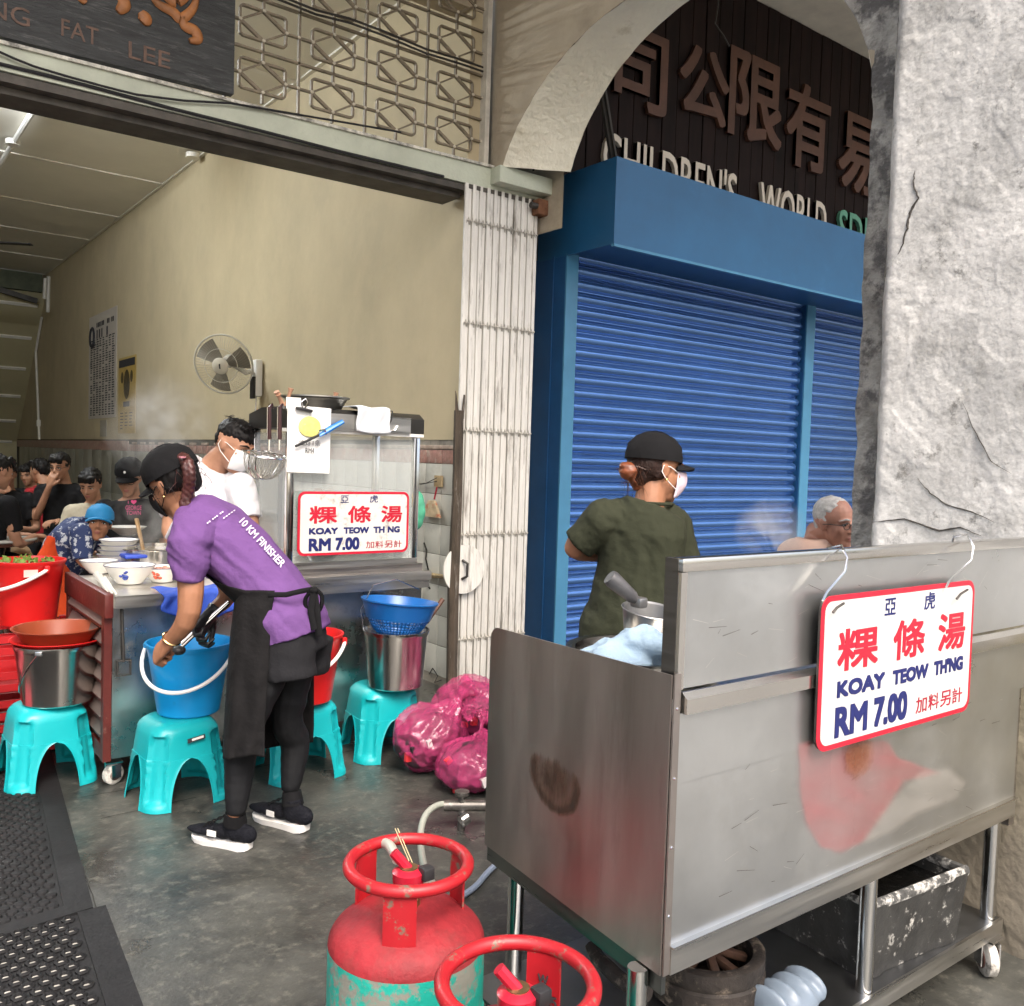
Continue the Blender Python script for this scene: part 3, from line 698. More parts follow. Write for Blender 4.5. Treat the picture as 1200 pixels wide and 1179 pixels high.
m = MB(); m.span((4.015, 4.2955, 2.92), (x1, 5.06, 2.935)); m.build('underside', BLUED, bx)
m = MB(); m.span((4.015, 4.2955, 3.435), (x1, 5.06, 3.45)); m.build('top_panel', BLUED, bx)
m = MB(); m.span((3.996, 4.272, 2.888), (x1, 4.30, 2.9049)); m.build('bottom_lip', BLUEL, bx)
SHUT = mat('shutter_slat_blue', (0.09, 0.22, 0.52), .15, .7, var=.08, vs=3, stretch=(1, 1, 1), rvar=.05, coat=.8, spec=.8, geo=True)
def shutter(X0, X1, label):
    t = thing('roller_shutter', label, 'roller shutter', ((X0 + X1) / 2, YF, 0))
    pitch = .0945; n = 31; W_ = X1 - X0
    mb = MB(); prof = [(0, 0), (.005, .002), (-.005, .006), (-.005, .010), (.006, .013), (.003, .018), (.012, .023), (.023, .034), (.029, .048), (.030, .060), (.024, .074), (.012, .086), (.002, .0925), (0, .0945)]
    A = [mb.bm.verts.new((-W_ / 2, -y, z)) for y, z in prof]; B = [mb.bm.verts.new((W_ / 2, -y, z)) for y, z in prof]
    for i in range(len(prof) - 1): mb.bm.faces.new((A[i], B[i], B[i + 1], A[i + 1]))
    me = mb.mesh('slat', SHUT, smooth=35)
    for i in range(n):
        o = link('slat', me, t); o.location = (0, 0.05 + random.uniform(-.0015, .0015), .04 + i * pitch); o.rotation_euler = (random.uniform(-.012, .012), 0, 0)
    m = MB(); m.span((X0, YF + .02, 0), (X1, YF + .06, .045)); m.build('bottom_bar', BLUED, t)
    m = MB(); m.span((X0, YF + .08, 0), (X1, YF + .1, 2.95)); m.build('backing', BLUED, t)
    return t
shutter(4.115, 6.72, 'wide blue corrugated roller shutter, fully lowered, behind the woman in green')
shutter(6.86, 9.4, 'right hand blue roller shutter partly hidden by the concrete arch jamb')
for x0, x1_, lab in ((4.0, 4.105, 'left blue steel shutter post beside the white folding gate'), (6.73, 6.85, 'middle blue steel post between the two roller shutters')):
    t = thing('shutter_post', lab, 'post', (x0, YF, 0), group='blue shutter posts')
    m = MB(); m.span((x0, YF - .015, 0), (x1_, YF + .0, 2.92)); m.build('front_face', BLUEL, t)
    m = MB(); m.span((x0 + .001, YF + .0005, 0), (x1_ - .001, 5.08, 2.919)); m.build('channel', BLUED, t)
    m = MB(); m.span((x0 - .006, YF + .12, 0), (x0 + .0, YF + .135, 2.915)); m.build('rib', BLUED, t)

# dark timber sign board with raised characters
ds_ = thing('company_signboard', 'dark slatted timber company sign with bronze characters and white capital letters under the arch', 'sign', (6.4, 4.8, 3.45))
DK = mat('sign_timber', (0.011, 0.005, 0.004), .7, spec=.2, geo=True, var=.5, vs=4, stretch=(3, 3, .5))
pl_ = MB(); pl_.span((-.071, 0, 0), (.071, .03, 1.83), .006); pl = pl_.mesh('board', DK)
for i in range(38):
    o = link('board', pl, ds_); o.location = (3.82 + i * .148 - 6.4, random.uniform(-.003, .003), -.02)
m = MB(); m.span((3.8, 4.835, 3.4), (9.6, 4.86, 5.27)); m.build('backing', mat('sign_back', (.006, .005, .005), .8), ds_)
BRZ = mat('bronze_letter', (0.085, 0.036, 0.020), .6, 0, var=.3, vs=5)
WL = mat('sign_letter_white', (0.62, 0.56, 0.46), .6, var=.1)
yy = 4.79
for ch, x0, x1_, z0, z1 in (('司', 4.35, 4.93, 4.05, 4.62), ('公', 5.06, 5.62, 4.14, 4.68), ('限', 5.62, 6.30, 4.12, 4.80), ('有', 6.36, 6.97, 4.06, 4.76), ('易', 7.12, 7.75, 4.02, 4.70)):
    text('bronze_character', ch, BRZ, (x0, yy, z0), (1, 0, 0), (0, 0, 1), x1_ - x0, z1 - z0, ds_, .028, .03)
text('sign_letters', "CHILDREN'S", WL, (4.32, yy, 3.50), (1, 0, 0), (0, 0, 1), 1.44, .335, ds_, .012, .03)
text('sign_letters', "WORLD", WL, (6.06, yy, 3.50), (1, 0, 0), (0, 0, 1), .92, .335, ds_, .012, .03)
text('sign_letters', "SDN", mat('sign_letter_green', (0.10, 0.30, 0.20), .5), (7.17, yy, 3.50), (1, 0, 0), (0, 0, 1), .62, .33, ds_, .012, .03)
wr = thing('hanging_wire', 'thin dark wire dangling in front of the company sign', 'wire', onY(845, 30, 4.4))
m = MB(); m.tube([onY(x, y, 4.4) for x, y in ((842, -10), (841, 10), (838, 28), (848, 42), (855, 55))], .006, 5); m.build('wire', DARKM, wr)
# ================================================================== objects
AQUA = mat('stool_aqua', (0.006, 0.35, 0.385), 0.36, rvar=.1, bump=.12, bs=18, var=.10, vs=3, dirt=(0.012, 0.24, 0.25), damt=.25, ds=9, spec=.5)
RUBB = mat('rubber_black', (0.009, 0.009, 0.010), .7, spec=.3, var=.4, vs=5, bump=.2)

# ---- rubber mats
def rmat(pts, label, holes):
    P = [V((x, y, .003)) for x, y in pts]; t = thing('rubber_mat', label, 'mat', P[0], group='black rubber floor mats')
    o, u, v = P[0], P[1] - P[0], P[3] - P[0]; lu, lv = u.length, v.length; uu, vv = u.normalized(), v.normalized()
    m = MB(); m.prism([(0, 0), (lu, 0), (lu, lv), (0, lv)], o, uu, vv, (0, 0, .006)); m.build('base', RUBB, t)
    m = MB(); bw = .085
    m.prism([(0, 0), (bw, 0), (bw, lv), (0, lv)], o + V((0, 0, .0065)), uu, vv, (0, 0, .006)); m.build('bevelled_edge', RUBB, t)
    m = MB(); m.prism([(bw, 0), (lu, 0), (lu, bw * .8), (bw, bw * .8)], o + V((0, 0, .0065)), uu, vv, (0, 0, .006)); m.build('bevelled_edge', RUBB, t)
    m = MB(); h = MB(); p = .047; j = 0
    b = bw * .8 + .03
    while b < lv - .02:
        a = bw + .03 + (p / 2 if j % 2 else 0)
        while a < lu - .02:
            c = o + uu * a + vv * b + V((0, 0, .006))
            if holes:
                m.tube([c + uu * (.016 * math.cos(k * 1.047)) + vv * (.016 * math.sin(k * 1.047)) + V((0, 0, .003)) for k in range(6)], .0065, 4, closed=True)
                h.lathe([(.0115, .0), (0, .001)], c + V((0, 0, .0008)), 8)
            else: m.lathe([(.020, 0), (.017, .007), (.009, .010), (0, .0105)], c, 8)
            a += p
        b += p * .86; j += 1
    o1 = m.build('nubs', RUBB, t); o1['kind'] = 'stuff'
    if holes: o2 = h.build('wet_holes', mat('wet_floor', (.42, .41, .38), .25, var=.45, vs=16), t); o2['kind'] = 'stuff'
rmat([(0.675, 3.06), (-.25, 2.95), (-.05, 5.3), (.91, 5.3)], 'black rubber mat with solid round nubs, running into the shop under the steel bucket stool', False)
rmat([(0.645, 2.2), (-.2, 2.2), (-.15, 2.93), (.711, 3.052)], 'nearest black rubber mat with open drainage holes in the lower left corner', True)

# ---- plastic stools
def stool_proto():
    t = thing('plastic_stool', 'x', 'stool', (0, 0, 0), group='aqua plastic stools')
    H = .352
    def hs(z): q = z / H; return .184 - .034 * q - .008 * q * q + .012 * max(0, .25 - q)
    def se(phi, r, n=5.0):
        c, s_ = math.cos(phi), math.sin(phi); k = (abs(c) ** n + abs(s_) ** n) ** (-1 / n); return V((c * k * r, s_ * k * r, 0))
    za = .205
    def corner(k, z0, z1, nz, top=False):
        m = MB()
        def fn(a, b):
            z = z0 + (z1 - z0) * b; u_ = (a - .5) * 2
            if z >= za: wd = 1.0
            else: q = max(0, z / za); wd = 1 - (1 - .44) * math.sqrt(max(0, 1 - q ** 2.6)) if q < 1 else 1
            phi = R(45 + 90 * k) + u_ * R(45) * wd
            r = hs(z)
            f_ = 0
            if z < H - .055: f_ = -.017 * max(0, 1 - (abs(u_ * wd) / .27) ** 6) * 1 * min(1, max(0, (z - .02) / .02))
            e = .004 if abs(abs(u_) - 1) < .001 and z < za else 0
            p = se(phi, r + f_ + e, 4.2); p.z = z; return p
        m.sheet(fn, 18, nz, -.0035); return m
    for k in range(4): corner(k, 0, za, 22).build('leg', AQUA, t, 50)
    m = MB()
    n = 72; rings = []
    prof = [(hs(za), za), (hs(za + .05), za + .05), (hs(H - .06), H - .06), (hs(H - .045) - .001, H - .045), (hs(H - .03) - .006, H - .03), (hs(H - .014) - .018, H - .014), (hs(H) - .034, H - .003), (hs(H) - .052, H), (.05, H - .002), (.018, H - .002)]
    for r, z in prof:
        ring = []
        for i in range(n):
            phi = 2 * math.pi * i / n + 0.0001; f_ = 0
            d = abs(((math.degrees(phi) - 45) % 90 + 45) % 90 - 45) / 45
            if z < H - .055: f_ = -.017 * max(0, 1 - (d / .27) ** 6)
            p = se(phi, r + f_, 4.2 if r > .08 else 2.2); p.z = z; ring.append(m.bm.verts.new(p))
        rings.append(ring)
    for A, B in zip(rings, rings[1:]):
        for i in range(n): m.bm.faces.new((A[i], A[(i + 1) % n], B[(i + 1) % n], B[i]))
    bmesh.ops.recalc_face_normals(m.bm, faces=m.bm.faces); bmesh.ops.solidify(m.bm, geom=m.bm.faces[:], thickness=.0035)
    m.build('seat', AQUA, t, 50, local=True)
    return t
st0 = stool_proto()
for i, (x, y, rz, lb) in enumerate(((.775, 4.43, R(4), 'aqua plastic stool on the rubber mat holding the stainless bucket with brown basins'),
                      (1.20, 3.93, R(3), 'aqua plastic stool with a small torn sticker holding the sky blue bucket'),
                      (1.765, 3.93, R(2), 'aqua plastic stool half hidden behind the bending woman, holding the second red bucket'),
                      (2.235, 3.98, R(-4), 'aqua plastic stool beside the pink rubbish bags holding the stainless bucket with blue colander'))):
    o = st0 if i == 0 else copy_tree(st0); place(o, (x, y, .002), rz); o['label'] = lb
SZ = .355
s2 = [o for o in bpy.data.objects if o.get('label', '').startswith('aqua plastic stool with a small')][0]
m = MB(); q = onX(0, 0, 1)
m = MB(); m.box((.02, -.166, .285), (.075, .003, .018), Matrix.Rotation(R(-8), 3, 'Y')); stk = m.build('sticker', PRN, s2, local=True)
m = MB(); m.box((.025, -.168, .287), (.05, .003, .009), Matrix.Rotation(R(-8), 3, 'Y')); m.build('sticker_paper', WHITEP, stk, local=True)

# ---- buckets
def bucket(name, label, loc, rt, rb, h, m_, rz=0, handle=None, group=None, lip=.008):
    t = thing(name, label, 'bucket', loc, rz, group)
    m = MB(); m.lathe([(0, 0), (rb - .006, 0), (rb, .006), (rt - .004, h - .03), (rt, h - .022), (rt + lip, h - .006), (rt + lip, h), (rt - .002, h + .001), (rt - .008, h - .02), (rb - .006, .012), (0, .010)], (0, 0, 0), 56)
    m.build('body', m_, t, 35, local=True)
    if handle:
        rad, a0, drop, mm_, back = handle
        ps = []; N = 28
        for i in range(N + 1):
            a = math.pi * i / N; x = (rt + lip + .008) * math.cos(a); yz = (rt + lip) * math.sin(a)
            ps.append(V((x * math.cos(a0) - back * yz * math.sin(a0) * 1.06, x * math.sin(a0) + back * yz * math.cos(a0) * 1.06, h - .035 - drop * math.sin(a))))
        m = MB(); m.tube(ps, rad, 8); m.build('handle', mm_, t, local=True)
        for s_ in (0, -1):
            m = MB(); m.box(ps[s_] * .985 + V((0, 0, .006)), (.022, .022, .035), None, .004); m.build('handle_lug', m_, t, local=True)
    return t
BSKY = mat('bucket_skyblue', (0.005, 0.26, 0.60), .36, rvar=.08, dirt=(.01, .19, .45), damt=.25, ds=12, var=.08, sss=.0)
BRED = mat('bucket_red', (0.52, 0.010, 0.010), .36, rvar=.08, var=.10, dirt=(.36, .012, .012), damt=.3, ds=10)
SSB = steel('bucket_steel', (0.55, 0.53, 0.5), .2, (1, 1, 1), var=.05, bump=0)
vd = math.atan2(-FWD.x, -FWD.y)   # towards the camera
CAMA = math.atan2(-FWD.y, -FWD.x)
bucket('bucket', 'sky blue plastic bucket with a white handle that the bending woman stirs', tuple(onZ(221, 833, SZ)), .177, .130, .31, BSKY, 0, (.0085, R(40) - R(90) + R(13), .145, WHITEP, -1))
bucket('bucket', 'red plastic bucket on a stool behind the bending woman, white handle down', tuple(onZ(358, 820, SZ)), .162, .118, .315, BRED, 0, (.0085, R(-50) + R(12), .13, WHITEP, -1))
rb = bucket('bucket', 'red plastic bucket full of green herbs at the left edge, above the red crates', (.785, 4.98, .615), .162, .125, .32, BRED, 0, (.009, R(-60) - R(12), .10, WHITEP, -1))
m = MB(); 
for i in range(90):
    a, r = random.random() * 6.28, random.random() ** .5 * .13; p = V((r * math.cos(a), r * math.sin(a), .30 + .02 * random.random()))
    d = V((random.uniform(-1, 1), random.uniform(-1, 1), random.uniform(.1, .8))).normalized() * .03; s_ = d.orthogonal().normalized() * .005
    m.face((p - s_, p + d * .5 - s_ * 2, p + d, p + d * .5 + s_ * 2))
o = m.build('herbs', mat('herb_green', (.12, .2, .03), .6, var=.4, vs=30), None, recalc=False); o.matrix_basis = rb.matrix_basis.copy(); tag(o, 'chopped green herbs heaped in the red bucket at the left edge', 'herbs', kind='stuff')
m = MB(); q = V((math.cos(CAMA + .55), math.sin(CAMA + .55), 0)); m.box(q * .168 + V((0, 0, .27)), (.003, .06, .035), Matrix.Rotation(CAMA + .55, 3, 'Z')); m.build('sticker', mat('sticker_pink', (.75, .45, .42), .5), rb, local=True)
# steel bucket one with basins
L1_ = onZ(67, 821, SZ)
t = bucket('bucket', 'stainless steel bucket with a wire bail on the left stool', tuple(L1_), .176, .142, .268, SSB, 0, None, lip=.004)
ps = [V(((.146 + .14 * z) * math.cos(CAMA + a), (.146 + .14 * z) * math.sin(CAMA + a), z)) for a, z in ((.05, .25), (-.3, .18), (-.75, .10), (-1.2, .05), (-1.45, .03))]
m = MB(); m.tube(ps, .0028, 6); m.build('bail', CHROME, t, local=True)
m = MB(); m.box(V((.176 * math.cos(CAMA + .05), .176 * math.sin(CAMA + .05), .250)), (.015, .03, .02), Matrix.Rotation(CAMA, 3, 'Z'), .003); m.build('bail_ear', CHROME, t, local=True)
def basin(label, loc, rt, rb_, h, m_, tilt=None):
    t = thing('basin', label, 'basin', loc); m = MB()
    m.lathe([(0, 0), (rb_, 0), (rb_ + .01, .006), (rt - .01, h - .012), (rt + .004, h - .004), (rt + .004, h), (rt - .006, h - .002), (rb_, .010), (0, .006)], (0, 0, 0), 56, tilt); m.build('bowl', m_, t, 35, local=True); return t
bz = SZ + .268
basin('red plastic basin resting in the rim of the left stainless bucket', (L1_.x, L1_.y, bz - .025), .190, .12, .045, BRED)
basin('brown plastic basin nested on top of the red basin, left stainless bucket', (L1_.x, L1_.y, bz - .002), .184, .130, .072, mat('basin_brown', (.22, .045, .018), .38, var=.1))
# steel bucket two with colander basins
L4 = tuple(onZ(463, 803, SZ))
t = bucket('bucket', 'stainless steel bucket under the blue colander on the right hand stool', L4, .163, .135, .285, SSB, 0, None, lip=.004)
cz = SZ + .285
bl = thing('colander', 'blue plastic colander bowl with slotted sides sitting in the right stainless bucket', 'colander', (L4[0], L4[1], cz - .03))
CB = mat('colander_blue', (.005, .10, .34), .35, var=.1)
tb = Matrix.Rotation(R(5), 3, 'Y')
m = MB(); m.lathe([(.148, .085), (.182, .165), (.188, .175), (.194, .175), (.194, .168), (.186, .163), (.160, .085)], (0, 0, 0), 64, tb); m.build('rim', CB, bl, 35, local=True)
m = MB(); m.lathe([(0, .0), (.09, .0), (.096, .004), (.10, .02), (.09, .006), (0, .005)], (0, 0, 0), 48, tb); m.build('foot', CB, bl, 35, local=True)
m = MB()
for j in range(6):
    z = .012 + j * .0145; r = .10 + .055 * (j / 5.2) ** .8
    m.lathe([(r, z), (r + .004, z + .0035), (r + .001, z + .006), (r - .003, z + .003), (r, z)], (0, 0, 0), 56, tb)
for k in range(48):
    a = k * 2 * math.pi / 48; m.tube([tb @ V(((.10 + .055 * (j / 5.2) ** .8) * math.cos(a), (.10 + .055 * (j / 5.2) ** .8) * math.sin(a), .01 + j * .0150)) for j in range(6)], .0028, 4)
o = m.build('slotted_side', CB, bl, 35, local=True)
m = MB(); hp = [V(L4) + V((0, 0, .30)) + RIGHT * x + V((0, 0, z)) + FWD * y for x, z, y in ((-.165, -.02, 0), (-.18, .08, 0), (-.13, .20, .05), (-.02, .225, .12), (.09, .17, .16))]
wb = thing('wire_bail', 'raised wire handle of the right stainless bucket arching over the colander', 'handle', hp[0]); m.tube(hp, .003, 6); m.build('wire', CHROME, wb)
wh = thing('ladle', 'dark wooden ladle handle leaning out of the blue colander', 'ladle', atD(512, 722, 4.55))
m = MB(); m.tube([atD(500, 730, 4.6), atD(519, 702, 4.65)], [.010, .013], 8); m.build('handle', mat('wood_dark', (.09, .035, .02), .5, var=.3), wh)
m = MB(); m.tube([atD(500, 730, 4.6), atD(480, 752, 4.55)], [.006, .006], 8); m.ell(atD(478, 754, 4.55), (.04, .04, .015)); m.build('scoop', CHROME, wh)

# ---- red crates at far left
for i, (z, lb) in enumerate(((.0, 'lowest red slatted plastic crate at the left edge'), (.31, 'upper red slatted plastic crate under the herb bucket'))):
    t = thing('plastic_crate', lb, 'crate', (.72, 5.0, z + .003), R(0), 'stacked red crates')
    CR_ = mat('crate_red', (.48, .015, .02), .45, var=.15)
    for s_ in (-1, 1):
        for k in range(5):
            m = MB(); m.box((0, s_ * .19, .03 + k * .058), (.52, .012, .034)); m.build('slat', CR_, t, local=True)
            m = MB(); m.box((s_ * .26, 0, .03 + k * .058), (.012, .38, .034)); m.build('slat', CR_, t, local=True)
    for sx in (-1, 1):
        for sy in (-1, 1): m = MB(); m.box((sx * .258, sy * .188, .15), (.03, .03, .29)); m.build('corner_post', CR_, t, local=True)
    m = MB(); m.box((0, 0, .012), (.5, .37, .012)); m.build('base', CR_, t, local=True)
PINKC = mat('cloth_pink', (.42, .06, .08), .9, var=.15, bump=.3)
t = thing('cloth_pile', 'folded pink red cloths over the crates at the left edge', 'cloth', (.42, 4.72, .3))
for k, (x, y, z, wdt) in enumerate(((.40, 4.62, .60, .3), (.41, 4.63, .55, .31), (.42, 4.60, .44, .28), (.40, 4.55, .20, .3), (.42, 4.56, .17, .3))):
    m = MB(); m.box((x, y, z), (wdt, .25, .04), Matrix.Rotation(R(3 * k), 3, 'Z'), .015); m.build('folded_cloth', PINKC, t)

# ================================================================== noodle trolley
TX0, TX1, TY0, TZ = .955, 2.56, 4.16, .845
tr = thing('noodle_trolley', 'stainless steel noodle trolley with a dark red louvred wooden end', 'trolley', (1.8, 4.5, 0))
REDW = mat('wood_dark_red', (0.085, 0.011, 0.008), .5, var=.3, vs=6, dirt=(.3, .16, .13), damt=.25, ds=14, bump=.2)
STT = steel('trolley_steel', (.50, .50, .49), .30, (1, 1, 1), var=.18, dirt=(.22, .22, .21), damt=.35)
m = MB(); m.span((TX0 + .03, TY0, .13), (TX1, TY0 + .012, TZ - .045)); m.build('front_panel', STT, tr)
m = MB(); m.span((TX0 - .0, TY0 - .03, TZ - .04), (TX1 + .02, TY0 + .66, TZ)); m.span((TX0, TY0 + .66, TZ - .04), (TX0 + .55, TY0 + .80, TZ)); m.build('worktop', STEELH, tr)
m = MB(); m.span((TX0 + .03, TY0 - .045, TZ - .042), (TX1 + .02, TY0 - .031, TZ + .012)); m.build('worktop_rim', STEELH, tr)
m = MB(); m.span((TX1 - .012, TY0 + .012, .13), (TX1, TY0 + .64, TZ - .045)); m.build('end_panel', STT, tr)
m = MB(); m.span((TX0 + .03, TY0 + .012, .13), (TX1 - .012, TY0 + .62, .15)); m.build('bottom_panel', STT, tr)
m = MB(); m.span((TX0 + .55, TY0 + .63, .13), (TX1 - .012, TY0 + .64, TZ - .045)); m.build('back_panel', STT, tr)
for y0 in (TY0 + .0, TY0 + .74):
    m = MB(); m.span((TX0 - .005, y0, .12), (TX0 + .028, y0 + .045, TZ - .002)); m.build('corner_post', REDW, tr)
m = MB(); m.span((TX0 - .012, TY0 - .035, TZ - .085), (TX0 + .026, TY0 + .80, TZ + .022), .006); m.build('top_rail', REDW, tr)
m = MB(); m.span((TX0 - .003, TY0 + .046, .12), (TX0 + .025, TY0 + .738, .19)); m.build('bottom_rail', REDW, tr)
m = MB(); m.span((TX0 + .03, TY0 + .05, .15), (TX0 + .04, TY0 + .74, TZ - .05)); m.build('end_panel', mat('board_grime', (.17, .15, .14), .7, var=.3), tr)
for k in range(7):
    m = MB(); m.box((TX0 + .008, TY0 + .39, .25 + k * .082), (.012, .68, .05), Matrix.Rotation(R(28), 3, 'Y')); m.build('louvre_slat', mat('louvre', (.12, .09, .08), .6, var=.3, vs=5), tr)
    m = MB(); m.span((TX0 - .004, TY0 + .046, .215 + k * .082), (TX0 + .012, TY0 + .738, .228 + k * .082)); m.build('louvre_bar', REDW, tr)
def caster(p, parent, r=.045, col=None, ang=0.0):
    cb_ = MB(); cb_.box(V(p) + V((0, 0, r * 2 + .012)), (.07, .06, .006)); Mz = Matrix.Rotation(ang, 3, 'Z')
    for s_ in (-1, 1): cb_.box(V(p) + Mz @ V((0, s_ * .026, r * 1.35)), (.045, .004, r * 1.35), Mz)
    cs = cb_.build('caster', CHROME, parent)
    m = MB(); m.lathe([(0, -.018), (r * .8, -.018), (r, -.012), (r, .012), (r * .8, .018), (0, .018)], V(p) + V((0, 0, r)), 24, Mz @ Matrix.Rotation(R(90), 3, 'X')); m.build('wheel', col or mat('caster_white', (.5, .48, .44), .5, var=.4, vs=20, dirt=(.08, .07, .06), damt=.5, ds=22), cs)
    m = MB(); m.lathe([(0, -.021), (r * .55, -.021), (r * .55, .021), (0, .021)], V(p) + V((0, 0, r)), 18, Mz @ Matrix.Rotation(R(90), 3, 'X')); m.build('wheel_hub', mat('hub_brown', (.10, .045, .035), .6, var=.3), cs)
for p in ((TX0 + .05, TY0 + .05, 0), (TX0 + .05, TY0 + .72, 0), (TX1 - .08, TY0 + .06, 0), (TX1 - .08, TY0 + .56, 0)): caster(p, tr, ang=R(20))
# locking bar on the front
m = MB(); m.tube([(TX0 + .065, TY0 - .012, TZ - .05), (TX0 + .075, TY0 - .012, .56)], .006, 6); m.tube([(TX0 + .05, TY0 - .012, .565), (TX0 + .105, TY0 - .012, .565), (TX0 + .105, TY0 - .012, .50), (TX0 + .05, TY0 - .012, .50)], .005, 5, closed=True); m.build('latch_bar', DARKM, tr)
# raised ledge under the cabinet
m = MB(); m.span((1.66, TY0 - .05, TZ + .002), (TX1 + .03, TY0 + .6, TZ + .045)); m.build('cabinet_ledge', STEELH, tr)
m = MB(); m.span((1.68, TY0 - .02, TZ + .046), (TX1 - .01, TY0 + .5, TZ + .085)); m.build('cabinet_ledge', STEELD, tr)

# ---- glass cabinet
CX0, CX1, CY0, CY1, CZ0, CZ1 = 1.79, 2.50, 4.16, 4.60, .932, 1.715
cab = thing('glass_cabinet', 'stainless framed glass display cabinet standing on the noodle trolley', 'display cabinet', (2.15, 4.4, CZ0))
for x in (CX0, CX1):
    for y in (CY0, CY1): m = MB(); m.span((x - .017, y - .017, CZ0), (x + .017, y + .017, CZ1 - .09), .003); m.build('post', CHROME, cab)
DK2 = mat('cabinet_cap_dark', (0.045, 0.043, 0.04), .35, .6, var=.3)
m = MB(); m.prism([(0, 0), (CY1 - CY0 + .06, 0), (CY1 - CY0 + .06, .075), (.05 + .28, .105), (.05, .105), (0, .075)], (CX0 - .03, CY0 - .03, CZ1 - .09), (0, 1, 0), (0, 0, 1), (CX1 - CX0 + .06, 0, 0)); m.build('roof', DK2, cab)
m = MB(); m.span((CX0 - .032, CY0 - .045, CZ1 - .092), (CX1 - .06, CY0 - .031, CZ1 - .01)); m.build('roof_trim', STEELH, cab)
m = MB(); m.span((CX0 - .03, CY0 - .03, CZ1 - .108), (CX1 + .03, CY0 + .03, CZ1 - .092)); m.build('light_strip', mat('strip_white', (.75, .74, .7), .4), cab)
GLASS = mat('pane_glass', (.75, .8, .78), .05, var=0, alpha=.2, spec=1.0)
for a, b in (((CX0 + .014, CY0 - .002, CZ0 + .01), (CX1 - .014, CY0 + .002, CZ1 - .11)), ((CX0 + .014, CY1 - .002, CZ0 + .01), (CX1 - .014, CY1 + .002, CZ1 - .11))):
    m = MB(); m.span(a, b); m.build('glass_pane', GLASS, cab)
for x in (CX0, CX1): m = MB(); m.span((x - .002, CY0 + .014, CZ0 + .01), (x + .002, CY1 - .014, CZ1 - .11)); m.build('glass_pane', GLASS, cab)
for z in (CZ0 + .005, 1.20): m = MB(); m.span((CX0 + .005, CY0 + .006, z - .004), (CX1 - .005, CY1 - .006, z + .004)); m.build('shelf', STEELH if z < 1 else GLASS, cab)
m = MB(); m.span((CX0 - .015, CY0 - .018, CZ0 - .002), (CX1 + .015, CY0 + .018, CZ0 + .03)); m.build('bottom_rail', STEELH, cab)
# food inside
nd_ = MB(); 
for i in range(46):
    c = V((2.26 + random.uniform(-.09, .09), CY0 + .16 + random.uniform(-.06, .06), 1.225 + random.uniform(0, .07)))
    a0 = random.random() * 6; rr_ = random.uniform(.02, .05)
    nd_.tube([c + V((rr_ * math.cos(a0 + k * .8), rr_ * .6 * math.sin(a0 + k * .8), .006 * math.sin(k))) for k in range(7)], .0045, 4)
o = nd_.build('noodle_heap', mat('noodle_yellow', (.62, .42, .04), .4, var=.15, vs=20)); tag(o, 'heap of yellow noodles behind the cabinet glass, above the red bordered sign', 'noodles', kind='stuff')
t = thing('plastic_tub', 'green plastic tub inside the glass cabinet', 'tub', (1.98, CY0 + .2, 1.206)); m = MB(); m.lathe([(0, 0), (.06, 0), (.08, .1), (.076, .1), (.056, .006), (0, .006)], (0, 0, 0), 24); m.build('tub', mat('tub_green', (.05, .16, .1), .4), t, local=True)
t = thing('meat_tray', 'pale sliced meat heap on a steel tray in the cabinet', 'food tray', (2.12, CY0 + .28, 1.206)); m = MB(); m.box((0, 0, .012), (.26, .2, .02), None, .005); m.build('tray', CHROME, t, local=True)
m = MB()
for k in range(16): m.ell((random.uniform(-.1, .1), random.uniform(-.07, .07), .04 + random.random() * .06), (.03, .022, .018), Matrix.Rotation(random.random() * 3, 3, 'Z'), 8)
o = m.build('meat', mat('meat_pale', (.34, .25, .2), .5, var=.4, vs=30), t, local=True); o['kind'] = 'stuff'
t = thing('steel_bowl', 'stainless bowl low in the glass cabinet under the sign', 'bowl', (2.02, CY0 + .12, CZ0 + .012)); m = MB(); m.lathe([(0, 0), (.05, 0), (.10, .05), (.096, .05), (.048, .005), (0, .005)], (0, 0, 0), 30); m.build('bowl', CHROME, t, local=True)

